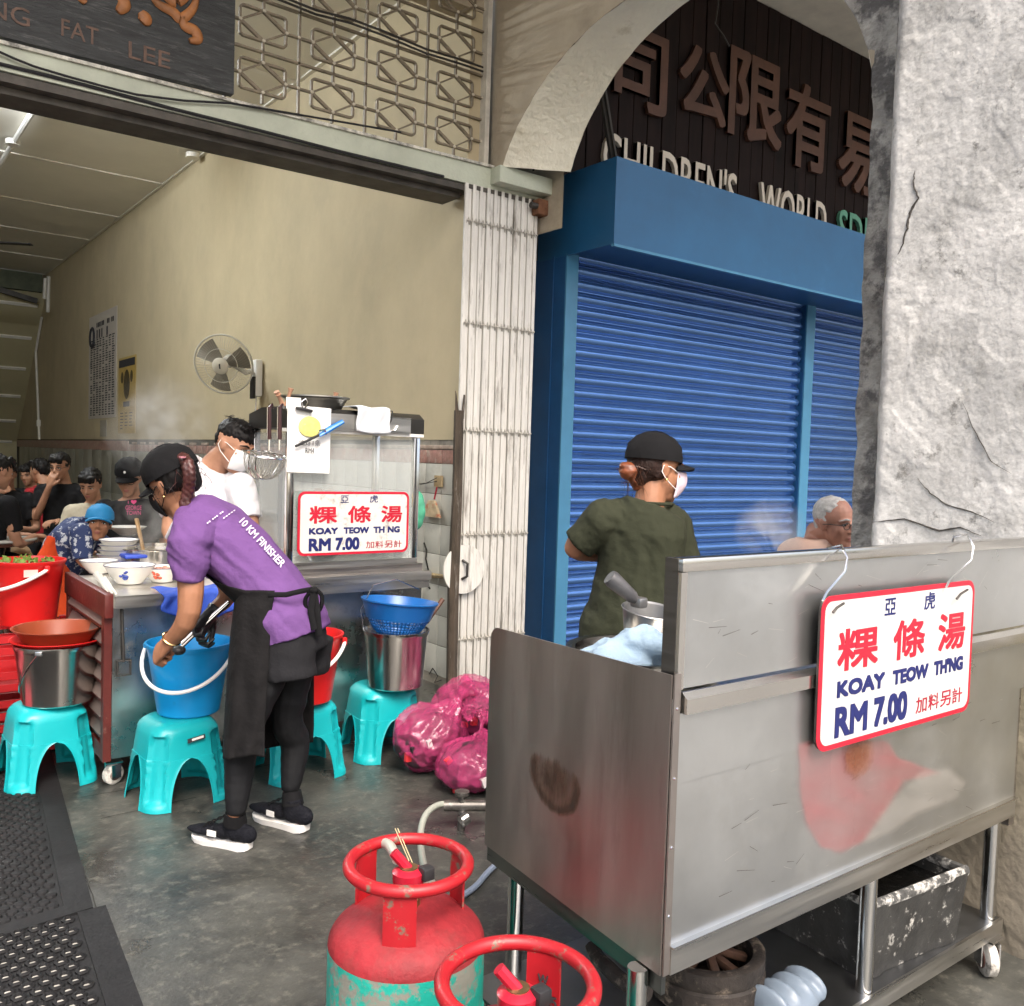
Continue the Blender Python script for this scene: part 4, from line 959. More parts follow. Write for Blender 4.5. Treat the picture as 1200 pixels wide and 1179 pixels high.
# ---- price signs
SW = mat('sign_white', (.54, .54, .525), .35, var=.04, dirt=(.44, .43, .40), damt=.34, ds=16, dsharp=.2)
SW2 = mat('sign_white_worn', (.60, .58, .54), .4, var=.06, dirt=(.26, .24, .22), damt=.42, ds=13, dsharp=.12)
SRED = mat('sign_red', (.46, .010, .030), .4, var=.08); SNAVY = mat('sign_navy', (.010, .015, .11), .45, var=.1); SREDD = mat('sign_red_small', (.34, .015, .035), .45)
def rrect(w_, h_, r, n=6):
    P = []
    for cx_, cy_, a0 in ((w_ - r, h_ - r, 0), (r, h_ - r, 90), (r, r, 180), (w_ - r, r, 270)):
        for k in range(n + 1): a = R(a0 + 90 * k / n); P.append((cx_ + r * math.cos(a), cy_ + r * math.sin(a)))
    return P
def price_sign(o, u, v, w_, h_, label, apos, worn):
    o, u, v = V(o), V(u).normalized(), V(v).normalized(); n_ = u.cross(v)
    t = thing('price_sign', label, 'sign', o + u * w_ / 2, 0)
    m = MB(); m.prism(rrect(w_, h_, .035), o, u, v, -n_ * .0015); m.build('red_border', SRED, t, 30)
    m = MB(); m.prism(rrect(w_ - .004, h_ - .004, .033), o + (u + v) * .002 - n_ * .0018, u, v, -n_ * .007); m.build('backing', DARKM, t, 30)
    b = .013; m = MB(); m.prism(rrect(w_ - 2 * b, h_ - 2 * b, .026), o + u * b + v * b + n_ * .0012, u, v, -n_ * .0008); m.build('face', SW2 if worn else SW, t, 30)
    def T(s_, x0, x1_, y0, y1_, m_, bold=.02): text('lettering', s_, m_, o + u * (x0 * w_) + v * ((1 - y1_) * h_) + n_ * .0014, u, v, (x1_ - x0) * w_, (y1_ - y0) * h_, t, bold, .0006)
    T('亞', .365, .435, .06, .175, SNAVY, .018); T('虎', .625, .70, .05, .175, SNAVY, .018)
    T('粿', .095, .335, .225, .50, SRED, .034); T('條', .43, .64, .225, .50, SRED, .034); T('湯', .735, .935, .225, .50, SRED, .034)
    if apos:
        T('KOAY', .10, .385, .56, .67, SNAVY, .09); T('TEOW', .435, .675, .565, .67, SNAVY, .09); T("TH'NG", .715, .93, .56, .67, SNAVY, .09)
    else:
        T('KOAY', .095, .345, .565, .67, SNAVY, .09); T('TEOW', .395, .625, .565, .67, SNAVY, .09); T('TH', .665, .77, .565, .67, SNAVY, .09); T('NG', .80, .915, .565, .67, SNAVY, .09)
    T('RM', .095, .285, .73, .93, SNAVY, .07); T('7.00', .325, .54, .725, .93, SNAVY, .07)
    for k, ch in enumerate('加料另計'):
        T(ch, .60 + k * .087, .675 + k * .087, .80, .915, SREDD, .012)
    return t
sa = onY(349.5, 652.5, 4.09); sbp = onY(479.5, 649, 4.09)
s1 = price_sign((sa.x, 4.105, sa.z), (1, 0, 0), (0, 0, 1), sbp.x - sa.x, onY(350, 576, 4.1).z - sa.z, 'worn white price sign with red border leaning on the glass cabinet', False, True)
# ---- second sign hung on the cart
CYF = 1.20
sa = onY(957, 883, CYF - .03); sb2 = onY(1136, 833, CYF - .03); tl = onY(962, 700, CYF - .03)
zb = (sa.z + sb2.z) / 2
s2 = price_sign((sa.x, CYF - .028, zb), (sb2.x - sa.x, 0, 0), (-.012, 0, 1), sb2.x - sa.x, tl.z - zb, 'bright white price sign with red border hung by wire hooks on the near steel cart', True, False)
for (hx, hy, bx_, by_) in ((990, 640, 968, 706), (1138, 627, 1113, 690)):
    h = thing('wire_hook', 'bent wire hook over the cart panel holding the ' + ('left' if hx < 1000 else 'right') + ' end of the near price sign', 'hook', onY(hx, hy, CYF), group='wire hooks of the hanging sign')
    m = MB(); P = [onY(hx - 26, hy + 22, CYF + .05), onY(hx - 20, hy + 2, CYF + .03), onY(hx - 4, hy + 1, CYF - .0) + V((0, 0, .004)), onY(hx + 3, hy + 14, CYF - .03), onY(hx - 0, hy + 30, CYF - .035), onY(bx_ + 1, by_ - 12, CYF - .04), onY(bx_ - 4, by_ - 2, CYF - .045)]
    m.tube(P, .0028, 6); m.build('wire', CHROME, h)
    m = MB(); m.tube([onY(bx_ + 8, by_ + 12, CYF - .047), onY(bx_ + 13, by_ + 6, CYF - .049), onY(bx_ + 21, by_ + 1, CYF - .047)], .003, 6); m.build('wire_tail', DARKM, h)

# ---- things on and around the cabinet
ps_ = thing('menu_sheet', 'white menu sheet with a noodle picture clipped to the cabinet front', 'paper sheet', onY(360, 515, CY0 - .05))
YS = CY0 - .052
a, b, c, d = onY(337, 474, YS), onY(388, 479, YS), onY(386, 555, YS), onY(335, 553, YS)
m = MB(); m.sheet(lambda s_, t_: (a + (b - a) * s_) * (1 - t_) + (d + (c - d) * s_) * t_ + V((0, -.006 * math.sin(s_ * 3.1) - .01 * t_ * math.sin(s_ * 5 + 1), 0)), 16, 16, .001); m.build('sheet', mat('paper_white', (.80, .80, .78), .6), ps_)
YD = YS - .0135
m = MB(); cc_ = onY(363, 500, YD); m.ell(cc_, (.058, .0025, .050), None, 28); m.build('dish_print', mat('print_yellow', (.62, .58, .18), .6, var=.25, vs=40, dirt=(.2, .45, .4), damt=.3, ds=30), ps_)
text('print', '油炸1条', PRN, onY(350, 522, YD - .001), (1, 0, 0), (0, 0, 1), .115, .03, ps_, 0, .001); text('print', 'RM4', PRN, onY(358, 531, YD - .001), (1, 0, 0), (0, 0, 1), .045, .026, ps_, 0, .001)
bc = thing('bulldog_clip', 'black bulldog clip holding the menu sheet to the cabinet', 'clip', onY(356, 480, YS))
m = MB(); m.box(onY(356.5, 480, YS - .02), (.085, .02, .014), Matrix.Rotation(R(8), 3, 'Y'), .004); m.build('jaw', BLACKP, bc)
m = MB(); m.tube([onY(355, 479, YS - .02), onY(353, 471, YS - .03), onY(358, 467, YS - .03), onY(361, 472, YS - .03), onY(357, 479, YS - .02)], .004, 5); m.build('wire_loop', CHROME, bc)
lg = thing('gas_lighter', 'long blue gas lighter with a dark nozzle hanging across the menu sheet', 'lighter', onY(372, 508, YS))
m = MB(); m.tube([onY(374, 511, YS - .03), onY(384, 504, YS - .03), onY(402, 494, YS - .03)], [.008, .016, .013], 8, flat=.7); m.build('body', mat('lighter_blue', (.01, .16, .5), .35), lg)
m = MB(); m.tube([onY(346, 523, YS - .03), onY(374, 510, YS - .03)], .0065, 7); m.build('nozzle', BLACKP, lg)
m = MB(); m.tube([onY(374, 505, YS - .03), onY(381, 503, YS - .045), onY(382, 509, YS - .03)], .005, 5); m.build('trigger', CHROME, lg)
tw = thing('hand_towel', 'small white towel draped over the front edge of the cabinet roof', 'towel', onY(440, 490, CY0 - .05))
TOW = mat('towel_white', (.60, .63, .66), .95, var=.08, bump=.5, bs=160, bdist=.002, sheen=.3)
A, B = onY(417, 478, CY0 - .055), onY(456, 481, CY0 - .055)
def towel(s_, t_):
    p = A + (B - A) * s_
    if t_ < .45: q_ = t_ / .45; return p + V((0, .16 * (1 - q_), .012 + .004 * math.sin(s_ * 9)))
    q_ = (t_ - .45) / .55; return p + V((.004 * math.sin(q_ * 7), -.006 - .006 * math.sin(s_ * 11 + q_ * 3) - .008, .01 - .125 * q_ - .01 * math.sin(s_ * 3)))
m = MB(); m.sheet(towel, 24, 24, .006); m.build('cloth', TOW, tw, 180)
hk = thing('wire_hook', 'bent wire hook on the right end of the cabinet roof beside the towel', 'hook', onY(462, 490, CY0 - .06))
m = MB(); m.tube([onY(x, y, CY0 - .05) for x, y in ((452, 480), (460, 482), (459, 492), (455, 500), (457, 506), (463, 504), (466, 499))], .004, 6); m.build('wire', CHROME, hk)
# bones in a steel basket on the roof
bk = thing('bone_basket', 'shallow steel colander of pork bones on the cabinet roof', 'colander', onY(372, 474, CY0 + .15))
c = onY(370, 477, CY0 + .2); c.z = CZ1 + .02
m = MB(); m.lathe([(0, 0), (.13, 0), (.16, .05), (.175, .055), (.175, .062), (.155, .055), (.125, .006), (0, .006)], c, 40); m.build('basket', steel('dull_steel', (.35, .34, .31), .4), bk)
BONE = mat('bone_pink', (.50, .28, .18), .5, var=.3, vs=20)
for (x0, y0, x1_, y1_) in ((333, 472, 324, 459), (336, 470, 341, 455), (330, 470, 326, 462), (382, 470, 388, 465), (389, 474, 394, 460), (385, 474, 381, 468)):
    m = MB(); A, B = onY(x0, y0 + 4, CY0 + .16), onY(x1_, y1_, CY0 + .14); m.tube([A, A.lerp(B, .3), A.lerp(B, .8), B], [.012, .009, .010, .016], 8); m.build('bone', BONE, bk)
m = MB(); m.box(onY(344, 473, CY0 + .0), (.075, .004, .06)); m.build('card', WHITEP, bk)
# noodle strainers
for i, (hx, cx_, cy_, sc_) in enumerate(((316, 308, 548, 1.0), (328, 316, 553, 1.0))):
    t = thing('noodle_strainer', ('left' if i == 0 else 'right') + ' wire mesh noodle strainer hung by its long handle from the cabinet roof', 'strainer', onY(hx, 500, CY0 - .06), group='hanging noodle strainers')
    D = 4.22 - i * .07
    m = MB(); m.tube([atD(hx + 4, 478, D + .06), atD(hx + 3, 474, D), atD(hx, 477, D - .01), atD(hx - .5, 515, D)], [.006, .006, .008, .011], 8); m.build('handle', mat('handle_brown', (.035, .01, .01), .35), t)
    m = MB(); m.tube([atD(hx - 2.5, 477, D - .02), atD(hx - 3, 514, D - .01)], .003, 6); m.tube([atD(hx - .5, 515, D), atD(hx - 1, 528, D)], .004, 6); m.build('ferrule', CHROME, t)
    c = atD(cx_ - 1, 533, D); ax = (UPV * .97 + RIGHT * .24 - FWD * .15).normalized(); q = ax.to_track_quat('Z', 'Y').to_matrix()
    rr_ = .082; dp = .115
    MESH = mat('wire_mesh', (.42, .40, .35), .4, .7, var=.2)
    m = MB()
    for k in range(22):
        a = k * math.pi / 11; m.tube([c + q @ V((rr_ * math.cos(a + .9 * s_ / 6) * math.cos(s_ / 6 * 1.45), rr_ * math.sin(a + .9 * s_ / 6) * math.cos(s_ / 6 * 1.45), -dp * math.sin(s_ / 6 * 1.5))) for s_ in range(7)], .0011, 3, caps=False)
        m.tube([c + q @ V((rr_ * math.cos(a - .9 * s_ / 6) * math.cos(s_ / 6 * 1.45), rr_ * math.sin(a - .9 * s_ / 6) * math.cos(s_ / 6 * 1.45), -dp * math.sin(s_ / 6 * 1.5))) for s_ in range(7)], .0011, 3, caps=False)
    m.build('mesh_cup', MESH, t)
    m = MB(); m.tube([c + q @ V((rr_ * math.cos(k * math.pi / 14), rr_ * math.sin(k * math.pi / 14), 0)) for k in range(28)], .0035, 6, closed=True); m.build('rim', CHROME, t)
    m = MB(); m.tube([c + q @ V((rr_ * math.cos(k * math.pi / 10), 0, -dp * 1.03 * math.sin(k * math.pi / 10))) for k in range(11)], .0028, 6); m.build('support_band', CHROME, t)

# ---- on the trolley top
ENAM = mat('enamel_white', (.74, .73, .68), .18, var=.03); FLB = mat('flower_blue', (.03, .06, .3), .4, var=.5, vs=30); FLR = mat('flower_red', (.45, .08, .04), .4, var=.5, vs=30)
RIMB = mat('rim_navy', (.05, .07, .16), .3)
def bowl(label, p, r, h, fl=None, group=None, rimm=RIMB, contents=None):
    t = thing('enamel_bowl', label, 'bowl', p, 0, group)
    m = MB(); m.lathe([(0, 0), (r * .5, 0), (r * .52, .004), (r * .8, h * .5), (r * .97, h * .93), (r, h), (r * .96, h * .96), (r * .78, h * .52), (r * .48, .008), (0, .006)], (0, 0, 0), 40); m.build('bowl', ENAM, t, 50, local=True)
    m = MB(); m.tube([V((r * math.cos(k * math.pi / 20), r * math.sin(k * math.pi / 20), h)) for k in range(40)], .0018, 5, closed=True); m.build('rim', rimm, t, local=True)
    if fl:
        m = MB(); a0 = CAMA + .1
        for k in range(11):
            a = a0 + random.uniform(-.22, .22); zz = h * random.uniform(.35, .78); rr_ = r * (.58 + .36 * zz / h) + .0
            m.ell((rr_ * math.cos(a), rr_ * math.sin(a), zz), (.010, .010, .008), None, 6)
        m.build('flower_print', fl, t, local=True)
    if contents:
        m = MB()
        for k in range(14): a, q_ = random.random() * 6.28, random.random() * r * .6; m.ell((q_ * math.cos(a), q_ * math.sin(a), h * .85), (.016, .014, .010), None, 6)
        o = m.build('food', contents, t, local=True); o['kind'] = 'stuff'
    return t
MEAT = mat('meat_pink', (.42, .22, .16), .5, var=.5, vs=40)
def onT(px, py, dz=0): return onZ(px, py, TZ + dz)
b0 = onZ(138, 664, TZ + .004)
zz = TZ + .004
bowl('bottom white bowl of the stack with bits of meat beside its rim', (b0.x, b0.y, zz), .108, .07, None, 'stack of white enamel bowls', contents=MEAT)
for k, lb in enumerate(('second white bowl from the bottom of the tall stack', 'third white bowl from the bottom of the tall stack', 'topmost empty white bowl of the tall stack on the trolley')):
    bowl(lb, (b0.x + .003 * k, b0.y, zz + .046 + k * .027), .103, .050, None, 'stack of white enamel bowls')
p = onT(152, 684); bowl('white enamel bowl with a blue flower print at the front of the trolley', (p.x, p.y, zz), .118, .088, FLB)
p = onT(190, 682); bowl('white enamel bowl with an orange flower print beside the purple shirt', (p.x, p.y, zz), 0.100, .072, FLR, contents=MEAT)
p = onT(116, 672); bowl('white bowl half hidden behind the blue flower bowl on the left', (p.x, p.y, zz), .095, .065, None)
p = onZ(140, 628, TZ); bowl('small white bowl by the back rim of the trolley top', (p.x, 4.86, zz), .09, .06, None)
t = thing('ceramic_spoons', 'white ceramic soup spoons lying on the left side of the trolley top', 'spoons', onT(122, 688))
for k in range(3):
    a, b = onT(112 + k * 5, 672 + k * 3, .03), onT(126 + k * 5, 694 + k, .02); m = MB(); m.tube([a, a.lerp(b, .5), b], [.016, .009, .006], 7, flat=.5); m.build('spoon', ENAM, t)
bt = thing('blue_trays', 'two stacked royal blue plastic trays behind the flower bowls', 'trays', onT(170, 664))
BT = mat('tray_blue', (.02, .06, .42), .35)
for k in range(2):
    c = onT(172, 668); c.z = TZ + .03 + k * .045; m = MB(); m.box((c.x + .02, c.y + .1, c.z), (.28, .22, .022), Matrix.Rotation(R(-6 + 8 * k), 3, 'Z'), .008); m.build('tray', BT, bt)
cl_ = thing('blue_cloth', 'crumpled blue cloth hanging over the front rim of the trolley', 'cloth', (1.35, TY0 - .05, .8))
def bcl(s_, t_):
    x = 1.175 + .52 * s_
    drop = (.03 + .085 * max(0, math.sin(s_ * 3.4 + .35)) ** .8) if s_ < .9 else .05
    if t_ < .4: q_ = t_ / .4; return V((x, TY0 + .12 - .175 * q_, TZ + .018 + .006 * math.sin(s_ * 23 + q_ * 4)))
    q_ = (t_ - .4) / .6; return V((x + .008 * math.sin(q_ * 6 + s_ * 10), TY0 - .062 - .009 * math.sin(s_ * 26 + q_ * 2.5) - .005 * math.sin(s_ * 51), TZ + .014 - drop * q_ * 1.15))
m = MB(); m.sheet(bcl, 60, 16, .003); m.build('cloth', mat('cloth_blue', (.025, .075, .42), .8, var=.2, bump=.3), cl_, 180)
pd = thing('wooden_paddle', 'upright wooden paddle sticking out of the steaming soup pot', 'paddle', onT(162, 650))
m = MB(); m.tube([atD(170, 655, 5.0), atD(160, 608, 5.05)], [(.014, .009), (.016, .01)], 8); m.build('handle', mat('wood_pale', (.36, .22, .09), .6, var=.2, stretch=(1, 1, .2)), pd)
pot = thing('soup_pot', 'wide steaming stainless soup pot on a low stand behind the trolley', 'pot', (1.46, 5.2, 0))
pc = V((1.46, 5.22, TZ)); m = MB(); m.lathe([(.0, -.4), (.19, -.4), (.20, .10), (.212, .104), (.212, .11), (.198, .11), (.188, .01), (0, .01)], pc, 44); m.build('pot', SSB, pot)
for k in range(4): m = MB(); a = k * math.pi / 2 + .4; m.tube([(1.46 + .17 * math.cos(a), 5.22 + .17 * math.sin(a), 0), (1.46 + .17 * math.cos(a), 5.22 + .17 * math.sin(a), TZ - .405)], .014, 6); m.build('stand_leg', DARKM, pot)
m = MB(); m.lathe([(0, .09), (.195, .09)], pc, 40); m.build('soup', mat('soup', (.25, .2, .13), .12, var=.3, vs=18), pot)
# bowl stacks behind the purple shirt, by the cabinet
for k, w_n in enumerate(('bottom', 'middle', 'top')): bowl(w_n + ' white bowl of the short stack at the left foot of the cabinet', (1.70, 4.42, zz + k * .03), .07, .05, None, 'short bowl stack by the cabinet')
for k, w_n in enumerate(('lowest', 'second lowest', 'second highest', 'highest')): bowl(w_n + ' white bowl of the taller stack behind the cabinet corner', (1.68, 4.62, zz + k * .034), .075, .055, None, 'bowl stack behind the cabinet corner')

# ---- on the tiled wall
fp = thing('food_charm', 'paper charm and a folded snack packet hung on the tiled wall', 'wall charm', onX(509, 570, XW))
m = MB(); m.box(onX(514, 564, XW - .01), (.006, .10, .075)); m.build('paper_square', mat('charm_paper', (.48, .36, .2), .6, var=.3, vs=20), fp)
m = MB(); m.tube([onX(512, 571, XW - .02), onX(509, 585, XW - .02)], .006, 5); m.build('string', SREDD, fp)
m = MB(); m.prism([(-.11, -.05), (.10, -.05), (.03, .06), (-.04, .06)], onX(508, 597, XW - .02), (0, -1, 0), (0, 0, 1), (-.02, 0, 0)); m.build('packet', mat('packet', (.52, .42, .28), .35, var=.3, vs=20, dirt=(.45, .08, .03), damt=.45, ds=15), fp)
m = MB(); m.tube([onX(487, 569, XW - .03), onX(512, 564, XW - .03)], .003, 4); m.tube([onX(487, 567, XW - .03), onX(500, 566, XW - .03), onX(512, 560, XW - .03)], .003, 4); m.build('wire', DARKM, fp)
gb = thing('green_bag', 'thin green plastic bag hung beside the cabinet on the tiled wall', 'bag', onX(488, 600, XW - .1))
m = MB(); m.ell(atD(487, 598, 5.1), (.055, .06, .12)); m.ell(atD(485, 582, 5.1), (.02, .03, .05)); blob('bag', m, mat('bag_green', (.08, .36, .22), .25, var=.2, bump=.5, bs=30), gb, .008, 3, lambda p: .008 * noise.noise(p * 22))
br_ = thing('brush_stub', 'old yellowed bracket stub sticking out of the tile joint', 'bracket', onX(510, 676, XW))
m = MB(); m.tube([onX(502, 674, XW - .01), onX(525, 676, XW - .05)], [.02, .012], 6); m.build('stub', mat('stub', (.35, .27, .15), .9, var=.5, vs=30), br_)

# ================================================================== pink rubbish bags
def bagmat(name, col, a):
    m = mat(name, col, .22, var=.25, vs=5, bump=.55, bs=9, bdist=.03, alpha=a, spec=.7, coat=.4)
    return m
PB = bagmat('bag_pink', (.52, .05, .18), .45); DKJ = mat('rubbish_dark', (.045, .02, .03), .6, var=.6, vs=12)
JUNK = [mat('junk_white', (.6, .55, .55), .5), mat('junk_red', (.6, .03, .04), .5), BLACKP]
def rubbish(label, c, r, knot):
    c, knot = V(c), V(knot); t = thing('rubbish_bag', label, 'rubbish bag', (c.x, c.y, 0), 0, 'pink rubbish bags')
    ax = (knot - c).normalized(); q = ax.to_track_quat('Z', 'Y').to_matrix()
    m = MB(); m.ell(c, r, None, 24); m.tube([c + ax * min(r) * .4, c + ax * ((knot - c).length * .8), knot], [min(r) * .85, .06, .022], 14)
    m.tube([knot, knot + ax * .03, knot + ax * .07 + V((.02, 0, .0))], [.02, .03, .05], 10)
    seed = c.x * 7
    def dis(p):
        d = q.transposed() @ (p - knot); a = math.atan2(d.y, d.x); L = d.length
        def vor(x): dd = noise.voronoi(x)[0]; return min(1.0, (dd[1] - dd[0]) * 2.2)
        return .010 * math.sin(a * 15 + seed + 3 * noise.noise(p * 6)) * min(1, L * 6) * max(.1, 1 - L * 2.8) + .028 * noise.noise(p * 6 + V((seed, 0, 0))) - .016 * vor(p * 8 + V((seed, 1, 2))) - .006 * vor(p * 19 + V((1, seed, 2)))
    b = blob('bag_film', m, PB, t, .0065, 2, dis); shade(b.data, 38)
    for v in b.data.vertices:
        if v.co.z < .006: v.co.z = .006
    m = MB(); m.ell(c - V((0, 0, .01)), [k * .86 for k in r], None, 20); b2 = blob('contents', m, DKJ, t, .014, 2, lambda p: .03 * noise.noise(p * 11))
    for k in range(7):
        d = V((random.uniform(-1, 1), random.uniform(-1, 0), random.uniform(-.8, .6))); d.normalize(); p = c + V((d.x * r[0], d.y * r[1], d.z * r[2])) * .90
        if p.z < .03: p.z = .03
        m = MB(); m.box(p, (random.uniform(.02, .05), .02, random.uniform(.02, .05)), Matrix.Rotation(random.random() * 3, 3, 'Y')); m.build('scrap', JUNK[k % 3], t)
rubbish('left pink translucent rubbish bag leaning against the aqua stool', (2.30, 3.62, .16), (.20, .18, .16), (2.42, 3.56, .345))
rubbish('upper pink rubbish bag piled against the folding gate', (2.60, 3.66, .25), (.25, .2, .16), (2.40, 3.44, .31))
rubbish('front pink rubbish bag lowest in the pile by the gas hose', (2.36, 3.30, .115), (.21, .19, .125), (2.42, 3.38, .25))
rubbish('right hand pink rubbish bag half hidden by the steel cart', (2.62, 3.30, .17), (.22, .19, .17), (2.55, 3.2, .34))

# ================================================================== gas cylinders
GRED = mat('cylinder_red', (.24, .016, .022), .62, spec=.35, var=.35, vs=9, dirt=(.12, .035, .03), damt=.52, ds=7, dsharp=.3, bump=.3, bs=50)
GREDB = mat('cylinder_red_bright', (.33, .008, .014), .45, var=.18, vs=8, dirt=(.15, .11, .08), damt=.36, ds=26, dsharp=.06)
GGR = mat('cylinder_green', (.010, .30, .235), .5, var=.16, vs=5, dirt=(.20, .20, .17), damt=.50, ds=9, dsharp=.05, bump=.2)
def cylinder(c, label, rot):
    c = V(c); t = thing('gas_cylinder', label, 'gas cylinder', c, 0, 'red and green gas cylinders')
    rB = .182; zb, zs, zt = .04, .375, .462
    m = MB(); m.lathe([(rB * .9, .02), (rB * .97, .06), (rB, .10), (rB, .20), (rB, zs)], c, 72); m.build('green_body', GGR, t)
    m = MB(); pr_ = [(rB, zs)] + [(rB * math.cos(a) , zs + (zt - zs) * math.sin(a)) for a in [R(k * 7.5) for k in range(1, 12)]] + [(0, zt)]; m.lathe(pr_, c, 72); m.build('red_dome', GRED, t)
    m = MB(); m.tube([c + V((rB * 1.0 * math.cos(k * math.pi / 24), rB * 1.0 * math.sin(k * math.pi / 24), .215)) for k in range(48)], .004, 5, closed=True); m.build('weld_seam', GGR, t)
    m = MB(); m.lathe([(.125, 0), (.135, 0), (.165, .035), (.155, .035), (.125, 0)], c, 40); m.build('foot_ring', GGR, t)
    rR = .138; zr = .555
    m = MB(); m.tube([c + V((rR * math.cos(k * math.pi / 32), rR * math.sin(k * math.pi / 32), zr)) for k in range(64)], .0145, 10, closed=True); m.build('collar_ring', GREDB, t)
    for k in range(3):
        a = rot + k * 2 * math.pi / 3; m = MB(); hw_ = R(15.5)
        def fn(s_, t_):
            aa = a + (s_ - .5) * 2 * hw_; r1 = rR - .004; z0 = zs + (zt - zs) * math.sin(math.acos(min(1, r1 / rB))) - .006
            return c + V((r1 * math.cos(aa), r1 * math.sin(aa), z0 + (zr - z0) * t_))
        m.sheet(fn, 10, 6, .005); pl2 = m.build('collar_plate', GREDB, t)
        if k == 0: P0 = (a, pl2)
    VB = mat('valve_brass', (.28, .2, .1), .4, .9, var=.3)
    m = MB(); m.lathe([(0, 0), (.03, 0), (.03, .02), (.016, .03), (.016, .07), (.022, .072), (.022, .09), (0, .092)], c + V((0, 0, zt - .004)), 18); vv_ = m.build('valve', VB, t)
    m = MB(); m.lathe([(0, 0), (.036, 0), (.038, .025), (.02, .035), (0, .036)], c + V((0, 0, zt + .05)), 20); m.tube([c + V((0, 0, zt + .08)), c + V((-.03, .02, zt + .12))], .012, 8); m.build('regulator', mat('regulator_red', (.40, .012, .03), .3, var=.2), t)
    m = MB(); m.box(c + V((.03, -.03, zt + .075)), (.03, .03, .03), None, .004); m.build('tap', BLACKP, vv_)
    return t, P0, rR, zr, zt
c1 = onZ(479, 1012, .555); c1.z = 0; c2 = onZ(607, 1152, .555); c2.z = 0
g1, P0, rR, zr, zt = cylinder(c1, 'red and green gas cylinder with a regulator and grey hose, standing behind the other', CAMA - .02)
g2, P1, _, _, _ = cylinder(c2, 'nearest red and green gas cylinder cut off by the bottom edge, stamped W 03/25', CAMA + math.pi - .42)
a, pl2 = P1
# stamp on the inner face of the collar plate
n_ = V((-math.cos(a), -math.sin(a), 0)); u_ = V((0, 0, 1)).cross(n_)
pp = V((math.cos(a), math.sin(a), 0)) * (rR - .0125) + c2
text('stamp', 'W', PRN, pp - u_ * .011 + V((0, 0, .485)), u_, (0, 0, 1), .022, .020, g2, .03, .0008)
text('stamp', '03/25', PRN, pp - u_ * .032 + V((0, 0, .445)), u_, (0, 0, 1), .062, .022, g2, .03, .0008)
ht = thing('string_tie', 'thin pale string tied over the collar ring of the rear gas cylinder', 'string', c1 + V((0, 0, .57)))
tp = atD(463, 971, 2.2); m = MB(); m.tube([onZ(463, 971, .57), c1 + V((.0, 0, zt + .10))], .0015, 4); m.tube([onZ(466, 971, .57), c1 + V((.02, .0, zt + .07))], .0015, 4); m.build('string', mat('string', (.5, .42, .25), .9), ht)
HOSE = mat('hose_grey', (.36, .38, .33), .35, var=.12)
hs_ = thing('gas_hose', 'grey green rubber gas hose looping from the manifold to the rear cylinder', 'hose', onZ(495, 1000, .1))
m = MB(); P = [onZ(527, 942, .10), onZ(512, 944, .11), onZ(499, 955, .12), onZ(493, 975, .12), onZ(494, 1000, .14), onZ(499, 1022, .22), onZ(508, 1040, .34), onZ(500, 1040, .44), c1 + V((.05, .03, zt + .05))]
m.tube(smoothpts(P), .0125, 10); m.build('hose', HOSE, hs_)
h2 = thing('gas_hose', 'short grey green hose curving over the shoulder of the rear cylinder', 'hose', c1 + V((0, 0, .5)))
m = MB(); m.tube(smoothpts([c1 + V((-.02, .02, zt + .10)), onZ(455, 990, .56), onZ(440, 990, .53), onZ(433, 1010, .46), onZ(430, 1030, .40)]), .0125, 10); m.build('hose', HOSE, h2)
h3 = thing('gas_hose', 'pale blue hose lying on the floor beside the cart leg', 'hose', onZ(560, 1040, .02))
m = MB(); m.tube(smoothpts([onZ(590, 1005, .012), onZ(572, 1022, .014), onZ(556, 1040, .014), onZ(535, 1054, .012)]), .011, 8); m.build('hose', mat('hose_blue', (.22, .27, .36), .35), h3)
mf = thing('gas_manifold', 'greasy metal gas tap manifold on the floor below the pink bags', 'gas tap', onZ(540, 945, .0))
GM = mat('greasy_metal', (.14, .13, .12), .4, .8, var=.5, vs=25, dirt=(.45, .43, .4), damt=.35, ds=30)
cM = onZ(541, 944, .10); m = MB(); m.tube([cM - RIGHT * .07, cM + RIGHT * .12], .022, 10); m.tube([cM + V((0, 0, -.10)), cM + V((0, 0, .04))], .016, 9); m.build('body', GM, mf)
m = MB(); m.lathe([(0, 0), (.03, 0), (.03, .014), (0, .016)], cM + V((0, 0, .045)), 14); m.build('tap_knob', GM, mf)
m = MB(); m.lathe([(0, 0), (.026, 0), (.028, .03), (0, .034)], cM - FWD * .03 - V((0, 0, .055)), 14, Matrix.Rotation(R(70), 3, 'Y')); m.build('gauge', CHROME, mf)
m = MB(); m.tube([cM + RIGHT * .03, cM + RIGHT * .12 + V((0, 0, .012))], .006, 6); m.build('rod', WHITEP, mf)

